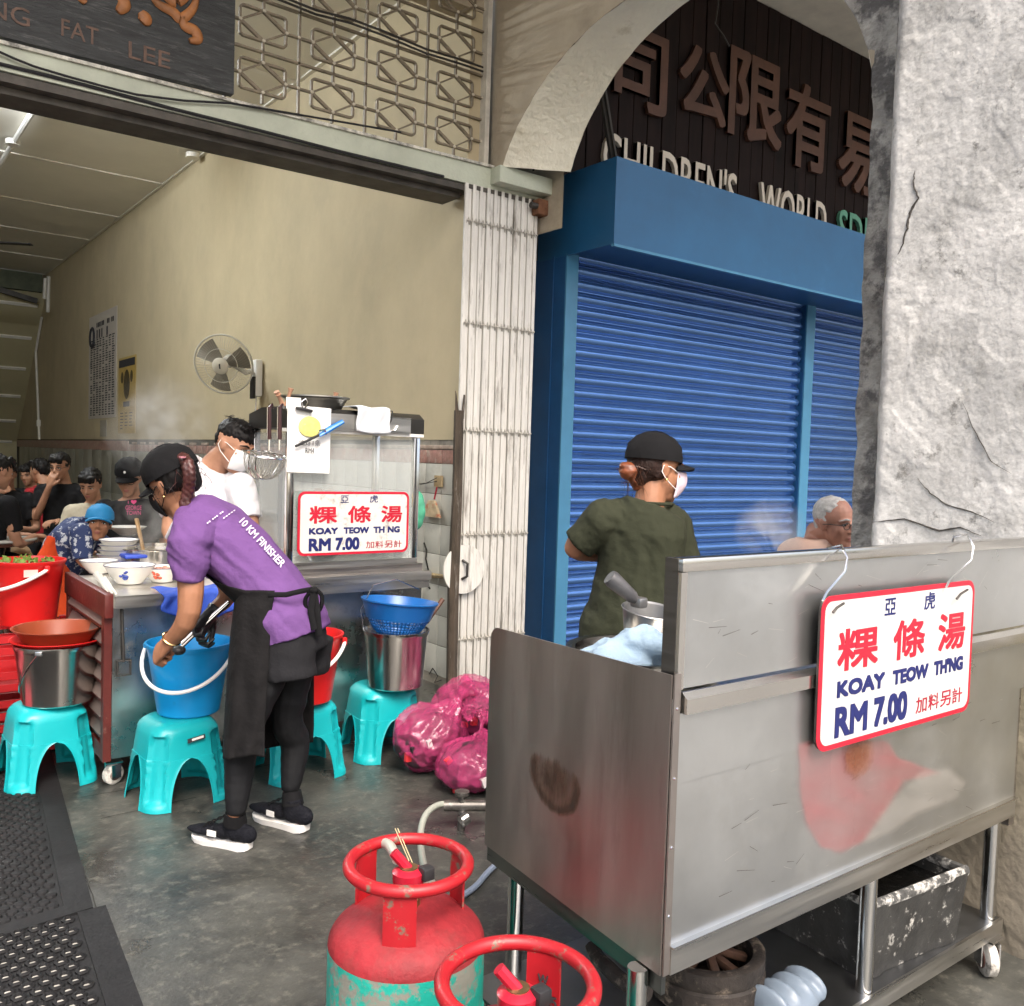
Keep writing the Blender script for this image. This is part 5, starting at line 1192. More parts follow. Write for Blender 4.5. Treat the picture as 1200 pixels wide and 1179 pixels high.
# ================================================================== stainless cart in front
A0 = V((1.325, CYF, 0)); VB_ = V((.065, .700, 0))
X1 = 2.90
zt_, zc, zbm = 1.318, 1.075, .478
ct = thing('steel_cart', 'large stainless steel food cart with a heat stained side panel', 'cart', (2.1, 1.5, 0))
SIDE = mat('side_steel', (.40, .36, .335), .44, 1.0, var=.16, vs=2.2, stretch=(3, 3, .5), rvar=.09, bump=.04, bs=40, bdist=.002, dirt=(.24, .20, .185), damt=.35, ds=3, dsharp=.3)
FRONT = mat('front_steel', (.56, .57, .565), .34, .95, var=.10, vs=3, rvar=.09, bump=.03, bs=14, bdist=.002, dirt=(.50, .50, .48), damt=.4, ds=4, dsharp=.35)
EDGE = mat('edge_steel', (.66, .64, .60), .22, 1.0, var=.06)
def quadpanel(name, a, b, c, d, th, m_, r=0):
    """a,b,c,d corners; thickness along th"""
    m = MB(); A = [V(p) for p in (a, b, c, d)]; B = [p + V(th) for p in A]
    va = [m.bm.verts.new(p) for p in A]; vb = [m.bm.verts.new(p) for p in B]
    m.bm.faces.new(va); m.bm.faces.new(vb[::-1])
    for i in range(4): m.bm.faces.new((va[(i + 1) % 4], va[i], vb[i], vb[(i + 1) % 4]))
    if r: bmesh.ops.bevel(m.bm, geom=[m.bm.edges.get((va[r], vb[r]))], offset=.035, segments=6, affect='EDGES', profile=.5)
    return m.build(name, m_, ct)
L0 = A0.copy(); L1 = A0 + VB_
# side (heat stained) panel; its upper rear corner rounded
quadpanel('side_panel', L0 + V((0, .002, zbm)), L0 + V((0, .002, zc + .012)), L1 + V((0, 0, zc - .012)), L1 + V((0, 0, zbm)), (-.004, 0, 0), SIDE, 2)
quadpanel('side_skirt', L0 + V((.006, .006, zbm - .045)), L0 + V((.006, .006, zbm + .02)), L1 + V((.006, 0, zbm + .02)), L1 + V((.006, 0, zbm - .045)), (.012, 0, 0), steel('skirt_dark', (.16, .17, .165), .35), 0)
# burnt stain on it
def stain(name, mb, base, parent, col, alpha):
    pass
def stainmat(name, c0, c1, seed, sx, sz):
    m = bpy.data.materials.new(name); m.use_nodes = True; n = m.node_tree; P = n.nodes['Principled BSDF']; L = n.links.new
    tc = n.nodes.new('ShaderNodeTexCoord'); mp = n.nodes.new('ShaderNodeMapping'); mp.inputs['Scale'].default_value = (1, sx, sz); mp.inputs['Location'].default_value = (seed, seed, 0)
    t = n.nodes.new('ShaderNodeTexNoise'); t.inputs['Scale'].default_value = 9; t.inputs['Detail'].default_value = 9; t.inputs['Roughness'].default_value = .72; L(tc.outputs['Object'], mp.inputs[0]); L(mp.outputs[0], t.inputs[0])
    at = n.nodes.new('ShaderNodeAttribute'); at.attribute_name = 'fade'
    mu = n.nodes.new('ShaderNodeMath'); mu.operation = 'ADD'; L(at.outputs['Fac'], mu.inputs[0]); L(t.outputs[0], mu.inputs[1])
    r = n.nodes.new('ShaderNodeMapRange'); r.inputs[1].default_value = .86; r.inputs[2].default_value = 1.30; L(mu.outputs[0], r.inputs[0])
    cr = n.nodes.new('ShaderNodeMapRange'); cr.inputs[1].default_value = 1.05; cr.inputs[2].default_value = 1.35; L(mu.outputs[0], cr.inputs[0])
    mx = n.nodes.new('ShaderNodeMix'); mx.data_type = 'RGBA'; mx.inputs[6].default_value = (*c0, 1); mx.inputs[7].default_value = (*c1, 1); L(cr.outputs[0], mx.inputs[0]); L(mx.outputs[2], P.inputs['Base Color'])
    L(r.outputs[0], P.inputs['Alpha']); P.inputs['Roughness'].default_value = .6
    return m
def stainpatch(name, o, u, v, w_, h_, f, m_, parent):
    nx = 36; me_ = MB(); o, u, v = V(o), V(u), V(v)
    me_.sheet(lambda s_, t_: o + u * ((s_ - .5) * w_) + v * ((t_ - .5) * h_), nx, nx)
    ob = me_.build(name, m_, parent, recalc=False)
    at = ob.data.attributes.new('fade', 'FLOAT', 'POINT')
    for i in range(nx + 1):
        for j in range(nx + 1): at.data[i * (nx + 1) + j].value = f(i / nx * 2 - 1, j / nx * 2 - 1)
    return ob
vdir = VB_.normalized()
sc_ = L0 + VB_ * .5 + V((-.0055, 0, 0))
# centre at photo (655,915) on the side plane
def onSide(px, py):
    n = V((VB_.y, -VB_.x, 0)); d = ray(px, py); t = (A0 - EYE).dot(n) / d.dot(n); return EYE + d * t
scn = onSide(652, 912) + V((-.0058, 0, 0))
def burn(x, y):
    d = math.hypot(x, y); b = .62 * max(0, 1 - (d / .95) ** 2.2) if y < .25 else .62 * max(0, 1 - (d / .95) ** 2.2) * max(0, 1 - (y - .25) * 1.6)
    ring = .45 * math.exp(-((d - .72) / .13) ** 2) * (1 if y < .1 else max(0, 1 - (y - .1) * 2.2)); return b * 1.1 + ring * .95
stainpatch('burn_stain', scn, -vdir, (0, 0, 1), .26, .20, burn, stainmat('burn', (.085, .042, .022), (.012, .008, .006), 2.1, 3.2, .8), ct)
# front: corner flange, upper splash panel, rail, band, lower panel, apron
YP = CYF
m = MB(); m.span((A0.x + .0, YP - .004, zbm), (A0.x + .018, YP + .0, zc + .015)); m.build('corner_flange', SIDE, ct)
for z in (.60, .74, .88, 1.02): 
    m = MB(); m.lathe([(0, 0), (.0035, 0), (.0025, .002), (0, .0025)], (A0.x + .009, YP - .0042, z), 8, Matrix.Rotation(R(90), 3, 'X')); m.build('rivet', CHROME, ct)
xs = A0.x + .012
m = MB(); m.span((xs + .018, YP + .006, 1.055), (X1, YP + .010, zt_ - .022)); m.build('splash_panel', FRONT, ct)
m = MB(); m.span((xs, YP - .002, zt_ - .028), (X1, YP + .030, zt_), .004); m.build('top_rail', EDGE, ct)
m = MB(); m.span((xs, YP + .001, zc - .02), (xs + .018, YP + .010, zt_ - .0285)); m.build('end_rail', EDGE, ct)
m = MB(); m.span((xs - .001, YP + .0105, zc - .04), (xs + .012, YP + .045, zt_ - .002)); m.build('end_post', steel('post_dark', (.2, .19, .18), .35), ct)
zr0 = onY(1150, 770, YP).z
m = MB(); m.prism([(0, 0), (.0, .030), (.014, .042), (.018, .042), (.018, 0)], (xs + .012, YP - .016, 1.008), (0, 1, 0), (0, 0, 1), (X1 - xs - .012, 0, 0)); m.build('mid_rail', EDGE, ct)
zband = onY(860, 900, YP).z
m = MB(); m.span((A0.x + .0185, YP - .002, zband), (X1, YP + .001, 1.0075)); m.build('band_panel', FRONT, ct)
m = MB(); m.span((A0.x + .0185, YP + .001, zbm + .055), (X1 - .05, YP + .004, zband + .004)); m.build('lower_panel', FRONT, ct)
m = MB(); m.span((A0.x + .0185, YP - .006, zbm - .002), (X1 - .05, YP + .012, zbm + .052)); m.build('apron', STEELH, ct)
m = MB(); m.span((A0.x + .0185, YP - .012, zbm + .0525), (X1 - .05, YP + .010, zbm + .057)); m.build('apron_lip', EDGE, ct)
m = MB(); m.span((A0.x + .075, YP + .012, .965), (X1 - .01, YP + .66, .98)); m.build('worktop', STEELH, ct)
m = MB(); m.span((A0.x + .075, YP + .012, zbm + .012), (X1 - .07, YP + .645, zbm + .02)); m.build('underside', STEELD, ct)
m = MB(); m.span((X1 - .06, YP + .012, zbm), (X1 - .05, YP + .66, .96)); m.build('end_panel', FRONT, ct)
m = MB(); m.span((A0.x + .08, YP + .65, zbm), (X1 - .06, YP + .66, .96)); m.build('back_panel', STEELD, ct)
m = MB(); m.tube([(X1 + .02, YP + .05, .42), (X1 + .02, YP + .05, 1.0)], .024, 4); m.build('end_upright', STEELD, ct)
# legs, shelf, casters
lg_ = [onZ(757, 1179, .3)]
legs = [(A0.x - .012 + .0, YP + .055), (2.13, YP + .035), (2.80, YP + .035), (1.435, YP + .62), (2.80, YP + .62)]
LS = steel('leg_steel', (.6, .6, .58), .14, (1, 1, 1), var=.04, bump=0)
for x, y in legs:
    m = MB(); m.tube([(x, y, .11), (x, y, zbm - .003)], .0215, 20); m.build('leg', LS, ct)
m = MB(); m.span((A0.x - .03, YP + .012, .150), (2.83, YP + .64, .158)); m.build('shelf', steel('shelf_steel', (.23, .235, .24), .38, (1, 1, 1), var=.25), ct)
m = MB(); m.span((A0.x - .03, YP + .002, .112), (2.83, YP + .0115, .160)); m.build('shelf_lip', STEELH, ct)
for x, y in (legs[0], legs[2], legs[3], legs[4]): caster((x - .03, y - .02, 0), ct, .052, ang=R(50))
# rust streak and the reflection painted as a pink film on the lower panel
rc = onY(1005, 888, YP - .0065)
stainpatch('rust_stain', rc, (1, 0, 0), (0, 0, 1), .22, .17, lambda x, y: .75 * max(0, 1 - (x * x + y * y) ** .75), stainmat('rust_stain', (.22, .07, .025), (.08, .03, .015), 5.0, 1, 1), ct)
def inpoly(px, py, poly):
    """signed distance (photo pixels) inside a polygon"""
    ins = False; dm = 1e9; n = len(poly)
    for i in range(n):
        (x0, y0), (x1, y1) = poly[i], poly[(i + 1) % n]
        if (y0 > py) != (y1 > py) and px < (x1 - x0) * (py - y0) / (y1 - y0) + x0: ins = not ins
        L = (x1 - x0) ** 2 + (y1 - y0) ** 2; t = max(0, min(1, ((px - x0) * (x1 - x0) + (py - y0) * (y1 - y0)) / L)); dm = min(dm, math.hypot(px - x0 - t * (x1 - x0), py - y0 - t * (y1 - y0)))
    return dm if ins else -dm
def reflection_patch(name, poly, col, amax, soft, yo):
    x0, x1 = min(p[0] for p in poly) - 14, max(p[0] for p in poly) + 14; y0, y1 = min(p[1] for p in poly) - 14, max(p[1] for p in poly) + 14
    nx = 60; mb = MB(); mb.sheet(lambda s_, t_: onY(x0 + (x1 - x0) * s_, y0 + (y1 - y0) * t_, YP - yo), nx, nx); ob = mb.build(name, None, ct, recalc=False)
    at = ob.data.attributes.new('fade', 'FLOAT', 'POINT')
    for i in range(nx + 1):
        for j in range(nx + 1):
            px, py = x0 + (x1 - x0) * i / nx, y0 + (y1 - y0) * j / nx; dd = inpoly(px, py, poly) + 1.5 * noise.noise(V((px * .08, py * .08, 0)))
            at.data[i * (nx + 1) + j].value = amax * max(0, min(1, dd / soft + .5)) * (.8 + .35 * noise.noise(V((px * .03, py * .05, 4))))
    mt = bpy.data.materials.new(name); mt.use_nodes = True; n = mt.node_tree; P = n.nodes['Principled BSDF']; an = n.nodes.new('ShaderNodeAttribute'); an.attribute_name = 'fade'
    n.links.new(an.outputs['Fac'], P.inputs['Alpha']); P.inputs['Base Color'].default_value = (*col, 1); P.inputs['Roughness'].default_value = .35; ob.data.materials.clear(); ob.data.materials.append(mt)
reflection_patch('painted_pink_reflection', ((936, 872), (990, 862), (1040, 868), (1052, 888), (1100, 906), (1060, 915), (1040, 948), (1012, 985), (985, 1000), (962, 992), (945, 965), (938, 930)), (.42, .11, .12), .32, 5, .0035)  # pink reflection in the steel, painted as a translucent sheet
reflection_patch('painted_pale_reflection', ((1038, 948), (1060, 925), (1078, 906), (1112, 900), (1130, 918), (1120, 935), (1070, 955), (1045, 975), (1014, 986)), (.50, .47, .43), .22, 8, .0042)  # pale part of the same painted reflection
SCR = mat('scratch', (.72, .71, .68), .3, .8); SCD = mat('scratch_dark', (.16, .15, .14), .5, .6)
random.seed(5)
for k, (mm_, nn) in enumerate(((SCR, 60), (SCD, 40))):
    m = MB()
    for i in range(nn):
        x = random.uniform(A0.x + .05, X1 - .15); z = random.uniform(.56, .88) if random.random() < .6 else random.uniform(1.07, 1.28); L_ = random.uniform(.01, .07); an = random.choice((0, 0, .1, -.4, .7)) + random.uniform(-.2, .2)
        yv = YP - .0003 if z < .9 else YP + .0052; dx, dz = L_ * math.cos(an), L_ * math.sin(an); wv = .0007
        m.face((V((x, yv, z)), V((x + dx, yv, z + dz)), V((x + dx, yv, z + dz + wv)), V((x, yv, z + wv * 2))))
    o = m.build('scratches', mm_, ct, recalc=False); o['kind'] = 'stuff'

# ---- on the cart worktop
pt = thing('stock_pot', 'large round stainless stock pot rim showing behind the stained panel', 'pot', onZ(738, 764, .982))
pc_ = onZ(742, 766, 1.04) + V((.07, .03, 0)); m = MB(); m.lathe([(0, 0), (.175, 0), (.18, .01), (.18, .05), (.198, .052), (.198, .058), (.175, .057), (.17, .02), (0, .015)], (pc_.x, pc_.y, .982), 56); m.build('pot', SSB, pt)
tw2 = thing('blue_towel', 'crumpled pale blue towel heaped over the stock pot', 'towel', onZ(730, 770, 1.09))
TB = mat('towel_pale_blue', (.27, .37, .47), .95, var=.06, bump=.7, bs=120, bdist=.003, sheen=.4)
tc_ = atD(734, 771, 2.16)
m = MB(); m.ell(tc_ + V((0, 0, -.02)), (.105, .10, .055), Matrix.Rotation(R(10), 3, 'Y')); m.ell(tc_ + RIGHT * .04 + UPV * .03, (.07, .08, .05)); m.ell(tc_ - RIGHT * .07 - UPV * .01, (.05, .07, .03))
blob('cloth', m, TB, tw2, .006, 4, lambda p: .014 * math.sin(34 * (p.dot(RIGHT) * .7 + p.z * 1.1) + 5 * noise.noise(p * 9)) * (.5 + noise.noise(p * 7)) + .012 * noise.noise(p * 16) + .006 * (1 - 2 * abs(noise.noise(p * 30))))
sp_ = thing('saucepan', 'dull aluminium saucepan with a thick dark handle tilted on the cart', 'saucepan', atD(760, 740, 2.38))
ALU = mat('aluminium_dull', (.34, .34, .34), .38, .9, var=.2, vs=9)
c = atD(764, 716, 2.38); ax = (V((0, 0, 1)) * .96 + RIGHT * .10 - FWD * .12).normalized(); q = ax.to_track_quat('Z', 'Y').to_matrix()
m = MB(); m.lathe([(0, -.105), (.045, -.10), (.062, -.08), (.078, 0), (.082, .002), (.080, .004), (.074, 0), (.058, -.078), (0, -.09)], c, 40, q); m.build('pan', ALU, sp_)
m = MB(); h0, h1 = atD(746, 704, 2.36), atD(714, 676, 2.34); m.tube([h0, h0.lerp(h1, .15), h0.lerp(h1, .9), h1], [.010, .017, .023, .020], 14); m.build('handle', mat('handle_grey', (.085, .085, .09), .5, .3, var=.3, vs=20), sp_)
m = MB(); m.box(h0.lerp(c, .15), (.03, .04, .028), None, .006); m.build('handle_lug', ALU, sp_)

# ---- on the cart shelf
def crate(label, o, u, v, w_, d_, h_):
    t = thing('plastic_crate', label, 'crate', o); o, u, v = V(o), V(u).normalized(), V(v).normalized(); z = V((0, 0, 1))
    CM = mat('crate_black', (.028, .028, .027), .5, var=.5, vs=8, dirt=(.42, .41, .38), damt=.33, ds=26, dsharp=.10, bump=.3)
    CM2 = mat('crate_lip', (.06, .06, .058), .5, var=.5, vs=8, dirt=(.50, .49, .46), damt=.55, ds=30, dsharp=.10, bump=.4)
    def P(a, b, c_): k = 1 + .10 * c_ / h_; return o + u * ((a - .5) * w_ * k) + v * ((b - .5) * d_ * k) + z * c_
    def wall(pa, pb, name='wall'):
        m = MB(); n_ = (P(*pb, 0) - P(*pa, 0)).cross(z).normalized()
        m.sheet(lambda s_, t_: P(pa[0] + (pb[0] - pa[0]) * s_, pa[1] + (pb[1] - pa[1]) * s_, h_ * t_) + n_ * (.006 if (abs(s_ - .5) > .36) else 0) * 1.0, 22, 6, .006); m.build(name, CM, t)
    wall((0, 0), (1, 0)); wall((1, 0), (1, 1)); wall((1, 1), (0, 1)); wall((0, 1), (0, 0))
    m = MB(); rim = [P(0, 0, h_), P(1, 0, h_), P(1, 1, h_), P(0, 1, h_)]
    for a, b in zip(rim, rim[1:] + rim[:1]): 
        d = (b - a).normalized(); m.tube([a - d * .008, b + d * .008], [(.016, .012)] * 2, 8, side=z)
    m.build('rim', CM2, t)
    m = MB(); m.face((P(0, 0, .01), P(1, 0, .01), P(1, 1, .01), P(0, 1, .01))); m.build('bottom', CM, t)
    m = MB(); m.sheet(lambda s_, t_: P(.03 + .94 * s_, .03 + .94 * t_, h_ * .82 + .012 * noise.noise(V((s_ * 4, t_ * 4, 1)))), 24, 24); m.build('black_liner', mat('bin_liner', (.006, .006, .006), .25, bump=.6, bs=15, bdist=.02), t)
    return t
cA, cB = onZ(1018, 1148, .16), onZ(1117, 1103, .16)
u_ = (cB - cA).normalized(); v_ = V((-u_.y, u_.x, 0)); w_ = (cB - cA).length
crate('black plastic crate spattered with white paint on the right of the cart shelf', cA + u_ * w_ / 2 + v_ * .19, u_, v_, w_ * 1.02, .36, .205)
# charcoal brazier
cc3 = onZ(800, 1165, .20); 
bz_ = thing('charcoal_burner', 'charred round iron burner with cracked rings on the cart shelf', 'burner', (cc3.x, cc3.y + .12, .16))
CHAR = mat('char_black', (.022, .017, .014), .7, var=.6, vs=14, dirt=(.16, .13, .10), damt=.45, ds=16, dsharp=.1, bump=.6, bs=30)
bc_ = V((1.78, 1.47, .16))
m = MB(); m.lathe([(.13, 0), (.15, .02), (.152, .07), (.145, .075), (.15, .09), (.15, .12), (.138, .125), (.12, .12), (.12, .02), (.0, .015)], bc_, 44); m.build('outer_ring', CHAR, bz_)
for k in range(8):
    a = k * math.pi / 4 + .2; m = MB(); m.box(bc_ + V((.06 * math.cos(a), .06 * math.sin(a), .09 + .01 * (k % 3))), (.10, .022, .02), Matrix.Rotation(a, 3, 'Z') @ Matrix.Rotation(.3, 3, 'Y'), .004); m.build('charred_stick', mat('burnt_stick', (.06, .028, .016), .8, var=.5, vs=20), bz_)
hw3 = thing('wire_coil', 'greasy black coiled hose hanging under the left end of the cart', 'hose', (1.45, 1.6, .3))
m = MB(); m.tube(smoothpts([atD(694, 1108, 2.15), atD(700, 1122, 2.12), atD(713, 1135, 2.08), atD(730, 1150, 2.05), atD(760, 1165, 2.0)]), .018, 8); m.build('coil', CHAR, hw3)
cb3 = thing('grey_bottle', 'ridged pale blue grey plastic jug lying on the cart shelf', 'jug', (2.0, 1.3, .16))
c = onZ(925, 1172, .19); GP = mat('jug_greyblue', (.15, .19, .24), .4, var=.1)
m = MB(); m.ell(c + V((.0, .0, -.0)), (.10, .06, .04)); 
for k in range(4): m.ell(c + V((-.075 + k * .05, .01, .012)), (.018, .062, .042), Matrix.Rotation(R(8), 3, 'Z'))
blob('jug', m, GP, cb3, .006, 3)
# ================================================================== people
SKIN = mat('skin', (.38, .195, .12), .52, var=.14, vs=14, dirt=(.33, .13, .09), damt=.35, ds=11, dsharp=.4, bump=.08, bs=90, bdist=.002, spec=.4)
SKIND = mat('skin_tan', (.29, .135, .075), .52, var=.16, vs=14, dirt=(.24, .09, .055), damt=.35, ds=11, dsharp=.4, bump=.08, bs=90, bdist=.002, spec=.4)
HAIR = mat('hair_black', (.006, .005, .005), .55, spec=.25, var=.4, vs=30, stretch=(1, 1, .3), bump=.6, bs=90, bdist=.004)
HAIRB = mat('hair_brown', (.075, .028, .014), .42, var=.5, vs=30, bump=.7, bs=90, bdist=.004)
HAIRG = mat('hair_grey', (.42, .41, .39), .6, var=.3, vs=40, bump=.6, bs=90, bdist=.004)
EYEW = mat('eye_white', (.7, .68, .64), .2); PUP = mat('pupil', (.01, .006, .005), .1)
LIP = mat('lip', (.28, .09, .07), .45)
BLKF = mat('cloth_black', (.008, .008, .009), .9, spec=.15, var=.25, vs=6, bump=.35, bs=30, bdist=.01, sheen=.15)
def cloth(name, col, wr=.5, **k): return mat(name, col, .9, spec=.2, var=.10, vs=5, bump=wr, bs=11, bdist=.03, sheen=.15, **k)

def frame(f, up):
    f = V(f).normalized(); up = V(up); r = f.cross(up).normalized(); u = r.cross(f).normalized(); return r, f, u

def head_prims(m, c, f, up, s, ears=True, neck=None, face=True):
    """skull, jaw, nose, brow, cheeks, ears; s is head height"""
    r, f, u = frame(f, up); q = Matrix((r, f, u)).transposed()
    P = lambda x, y, z: V(c) + q @ (V((x, y, z)) * s)
    m.ell(P(0, -.06, .13), (.315 * s, .39 * s, .36 * s), q, 20)
    m.ell(P(0, .08, -.10), (.265 * s, .29 * s, .34 * s), q, 18)
    m.ell(P(0, .16, -.33), (.17 * s, .19 * s, .15 * s), q, 14)
    m.ell(P(0, .25, -.40), (.10 * s, .09 * s, .085 * s), q, 12)
    for k in (-1, 1):
        m.ell(P(k * .145, .235, -.09), (.10 * s, .09 * s, .10 * s), q, 10)
        m.tube([P(k * .03, .335, .085), P(k * .13, .325, .10), P(k * .21, .25, .06)], [.028 * s, .03 * s, .02 * s], 8)
        if ears:
            m.ell(P(k * .305, -.03, -.02), (.03 * s, .075 * s, .12 * s), q, 10); m.ell(P(k * .325, -.06, .03), (.025 * s, .055 * s, .07 * s), q, 8)
    m.tube([P(0, .335, .06), P(0, .40, -.06), P(0, .435, -.115)], [.030 * s, .042 * s, .058 * s], 10)
    for k in (-1, 1): m.ell(P(k * .05, .385, -.125), (.038 * s, .045 * s, .032 * s), q, 8)
    m.ell(P(0, .335, -.23), (.095 * s, .05 * s, .028 * s), q, 10); m.ell(P(0, .33, -.275), (.08 * s, .05 * s, .026 * s), q, 10)
    return P, q, (r, f, u)

def face_details(P, q, s, par, glasses=False, brow=None, mouth=True, eyes=True):
    brow = brow or HAIR
    for k in (-1, 1):
        if eyes:
            m = MB(); m.ell(P(k * .125, .300, .015), (.050 * s, .035 * s, .026 * s), q, 12); e = m.build('eye', EYEW, par, 180)
            m = MB(); m.ell(P(k * .125, .331, .012), (.021 * s, .008 * s, .021 * s), q, 10); m.build('pupil', PUP, e, 180)
            m = MB(); m.tube([P(k * .065, .335, .028), P(k * .125, .345, .042), P(k * .19, .30, .025)], .009 * s, 6); m.build('eyelid', HAIR, e)
        m = MB(); m.tube([P(k * .05, .362, .105), P(k * .13, .355, .125), P(k * .215, .27, .09)], [.014 * s, .018 * s, .008 * s], 6); m.build('eyebrow', brow, par)
    if mouth:
        m = MB(); m.ell(P(0, .372, -.232), (.085 * s, .022 * s, .017 * s), q, 12); m.ell(P(0, .368, -.270), (.070 * s, .022 * s, .018 * s), q, 12); m.build('lips', LIP, par, 180)
    if glasses:
        m = MB()
        for k in (-1, 1):
            m.tube([P(k * .135 + .085 * math.cos(a), .375, .0 + .062 * math.sin(a)) for a in [i * math.pi / 8 for i in range(16)]], .008 * s, 5, closed=True)
            m.tube([P(k * .22, .37, .02), P(k * .32, .1, .02), P(k * .33, -.03, .0)], .008 * s, 5)
        m.tube([P(-.05, .38, .01), P(.05, .38, .01)], .008 * s, 5); m.build('glasses', BLACKP, par)

def hair_short(P, q, s, par, m_=None, fringe=True, full=True, capped=False):
    m = MB()
    if capped: m.ell(P(0, -.10, .08), (.325 * s, .36 * s, .27 * s), q, 18); fringe = False
    else: m.ell(P(0, -.10, .19), (.335 * s, .385 * s, .345 * s), q, 18)
    m.ell(P(0, -.25, .02), (.27 * s, .22 * s, .24 * s), q, 14)
    if fringe:
        for k in (-.2, -.1, 0, .1, .2): m.tube([P(k * .8, .10, .46), P(k, .28, .33), P(k * 1.1, .31, .19)], [.08 * s, .075 * s, .035 * s], 8)
    for k in (-1, 1): m.ell(P(k * .27, -.05, .12), (.07 * s, .15 * s, .15 * s), q, 10)
    return blob('hair', m, m_ or HAIR, par, max(.006, .03 * s), 1, lambda p: .009 * noise.noise(p * 38) + .008 * noise.noise(V((p.x * 110, p.y * 110, p.z * 25))))

def strands(P, q, s, par, m_, n, zone, L=.10):
    mb = MB()
    for i in range(n):
        x, y, z = zone(); p = P(x, y, z); o = (p - P(0, -.06, .1)).normalized(); t = V((random.uniform(-1, 1), random.uniform(-1, 1), random.uniform(-1, .6))); t = (t - o * t.dot(o)).normalized()
        l = L * random.uniform(.4, 1.2); mb.tube([p, p + t * l * .4 + o * l * .12, p + t * l * .8 + o * l * .30 - V((0, 0, l * .1)), p + t * l + o * l * .35 - V((0, 0, l * .35))], [.0011, .0009, .0007, .0003], 3, caps=False)
    o = mb.build('loose_hair', m_, par, recalc=False); o['kind'] = 'stuff'
def cap(P, q, s, par, m_, brim=1.0, side=None, tilt=0):
    m = MB()
    m.lathe([(.388 * s, -.02 * s), (.39 * s, .06 * s), (.36 * s, .22 * s), (.26 * s, .345 * s), (.12 * s, .405 * s), (0, .42 * s)], P(0, -.075, .15), 30, q, .96, 1.17)
    for k in range(3):
        a0 = k * math.pi / 3 + math.pi / 6
        m.tube([P(.378 * .96 * math.cos(a0) * math.cos(t), -.075 + .378 * 1.17 * math.sin(a0) * math.cos(t), .21 + .372 * math.sin(t)) for t in [R(x) for x in range(0, 181, 15)]], .006 * s, 4)
    c_ = m.build('cap', m_, par, 60)
    m = MB()
    def br(s_, t_):
        x = (s_ - .5) * 2; y0 = .31 - .14 * x * x; L = .33 * brim * math.sqrt(max(0, 1 - abs(x) ** 2.6))
        return P(x * .30, y0 + L * t_, .155 - .095 * x * x - .05 * t_)
    m.sheet(br, 20, 8, .010); m.build('brim', m_, c_, 60)
    m = MB(); m.ell(P(0, -.075, .58), (.022 * s, .022 * s, .014 * s), q, 8); m.build('cap_button', m_, c_, 180)
    return c_

def facemask(P, q, s, par, m_, strap):
    m = MB()
    def fn(a, b):
        x = (a - .5) * 2; z = .02 - .40 * b; bulge = 1 - x * x
        return P(x * .26 * (1 - .25 * abs(b - .5)), .235 + .30 * bulge * (1 - .30 * (b - .35) ** 2 * 4) - .03 * b, z - .02 * (1 - bulge))
    m.sheet(fn, 20, 14, .004); mk_ = m.build('face_mask', m_, par, 180)
    for k in (-1, 1):
        m = MB(); m.tube([P(k * .255, .215, -.02), P(k * .31, .05, .045), P(k * .338, -.09, .05), P(k * .34, -.11, -.04), P(k * .32, -.02, -.14), P(k * .25, .2, -.27)], .007 * s, 6); m.build('ear_loop', strap, mk_)
    return mk_

def hand(m, w, d, n, side, s, curl=.6, thumb_in=.5):
    """palm and five separate fingers; w wrist, d pointing to fingers, n palm normal, side = +1/-1 for the thumb"""
    d = V(d).normalized(); n = (V(n) - d * V(n).dot(d)).normalized(); x = d.cross(n).normalized()
    q = Matrix((x, d, n)).transposed(); L = .20 * s
    m.tube([w - d * .02 * s, w + d * .045 * s, w + d * .095 * s], [(.026 * s, .020 * s), (.042 * s, .017 * s), (.044 * s, .014 * s)], 12, side=x)
    for i, (fx, fl) in enumerate(((-.034, .066), (-.0115, .078), (.0115, .074), (.033, .058))):
        p = w + d * (.09 * s) + x * fx * s; pts = [p]; dd = d.copy(); c_ = curl * (1 + .12 * i)
        for k, seg in enumerate((.42, .32, .26)):
            dd = (Matrix.Rotation(c_ * (.75 if k == 0 else 1.0), 3, x) @ dd) if True else dd
            p = p + dd * fl * s * seg * 1.25; pts.append(p)
        m.tube(pts, [.0098 * s, .0093 * s, .0085 * s, .0068 * s], 8); m.ell(pts[-1], .0068 * s, None, 8)
    p = w + d * .022 * s + x * side * .030 * s; d1 = (d * .62 + x * side * .62 + n * -.25 * 0 + n * (.35 * thumb_in)).normalized(); d2 = (d * .85 + x * side * .1 + n * .55 * thumb_in).normalized()
    m.tube([p - d1 * .012 * s, p + d1 * .030 * s, p + d1 * .045 * s + d2 * .022 * s, p + d1 * .045 * s + d2 * .046 * s], [.014 * s, .0125 * s, .0105 * s, .008 * s], 8)

def torso_tube(m, secs, side, grow=0.0):
    m.tube([V(c) for c, a, b in secs], [(a + grow, b + grow) for c, a, b in secs], 22, side=side)

def limb(m, pts, rs, n=12):
    m.tube(smoothpts([V(p) for p in pts], 4), [rs[min(int(i / 4), len(rs) - 2)] + (rs[min(int(i / 4) + 1, len(rs) - 1)] - rs[min(int(i / 4), len(rs) - 2)]) * ((i % 4) / 4) if i < (len(pts) - 1) * 4 else rs[-1] for i in range((len(pts) - 1) * 4 + 1)], n)
    for p, r in zip(pts, rs): m.ell(V(p), r * .98, None, 10)

def sleeve(m, sh, el, frac, r0, r1, inn):
    sh, el = V(sh), V(el); d = el - sh
    m.ell(sh, r0 * 1.0, None, 16); m.ell(sh + V(inn) * .5, r0 * 1.02, None, 16)
    m.tube([sh, sh + d * frac * .5, sh + d * frac], [r0 * .98, (r0 + r1) / 2, r1], 18)

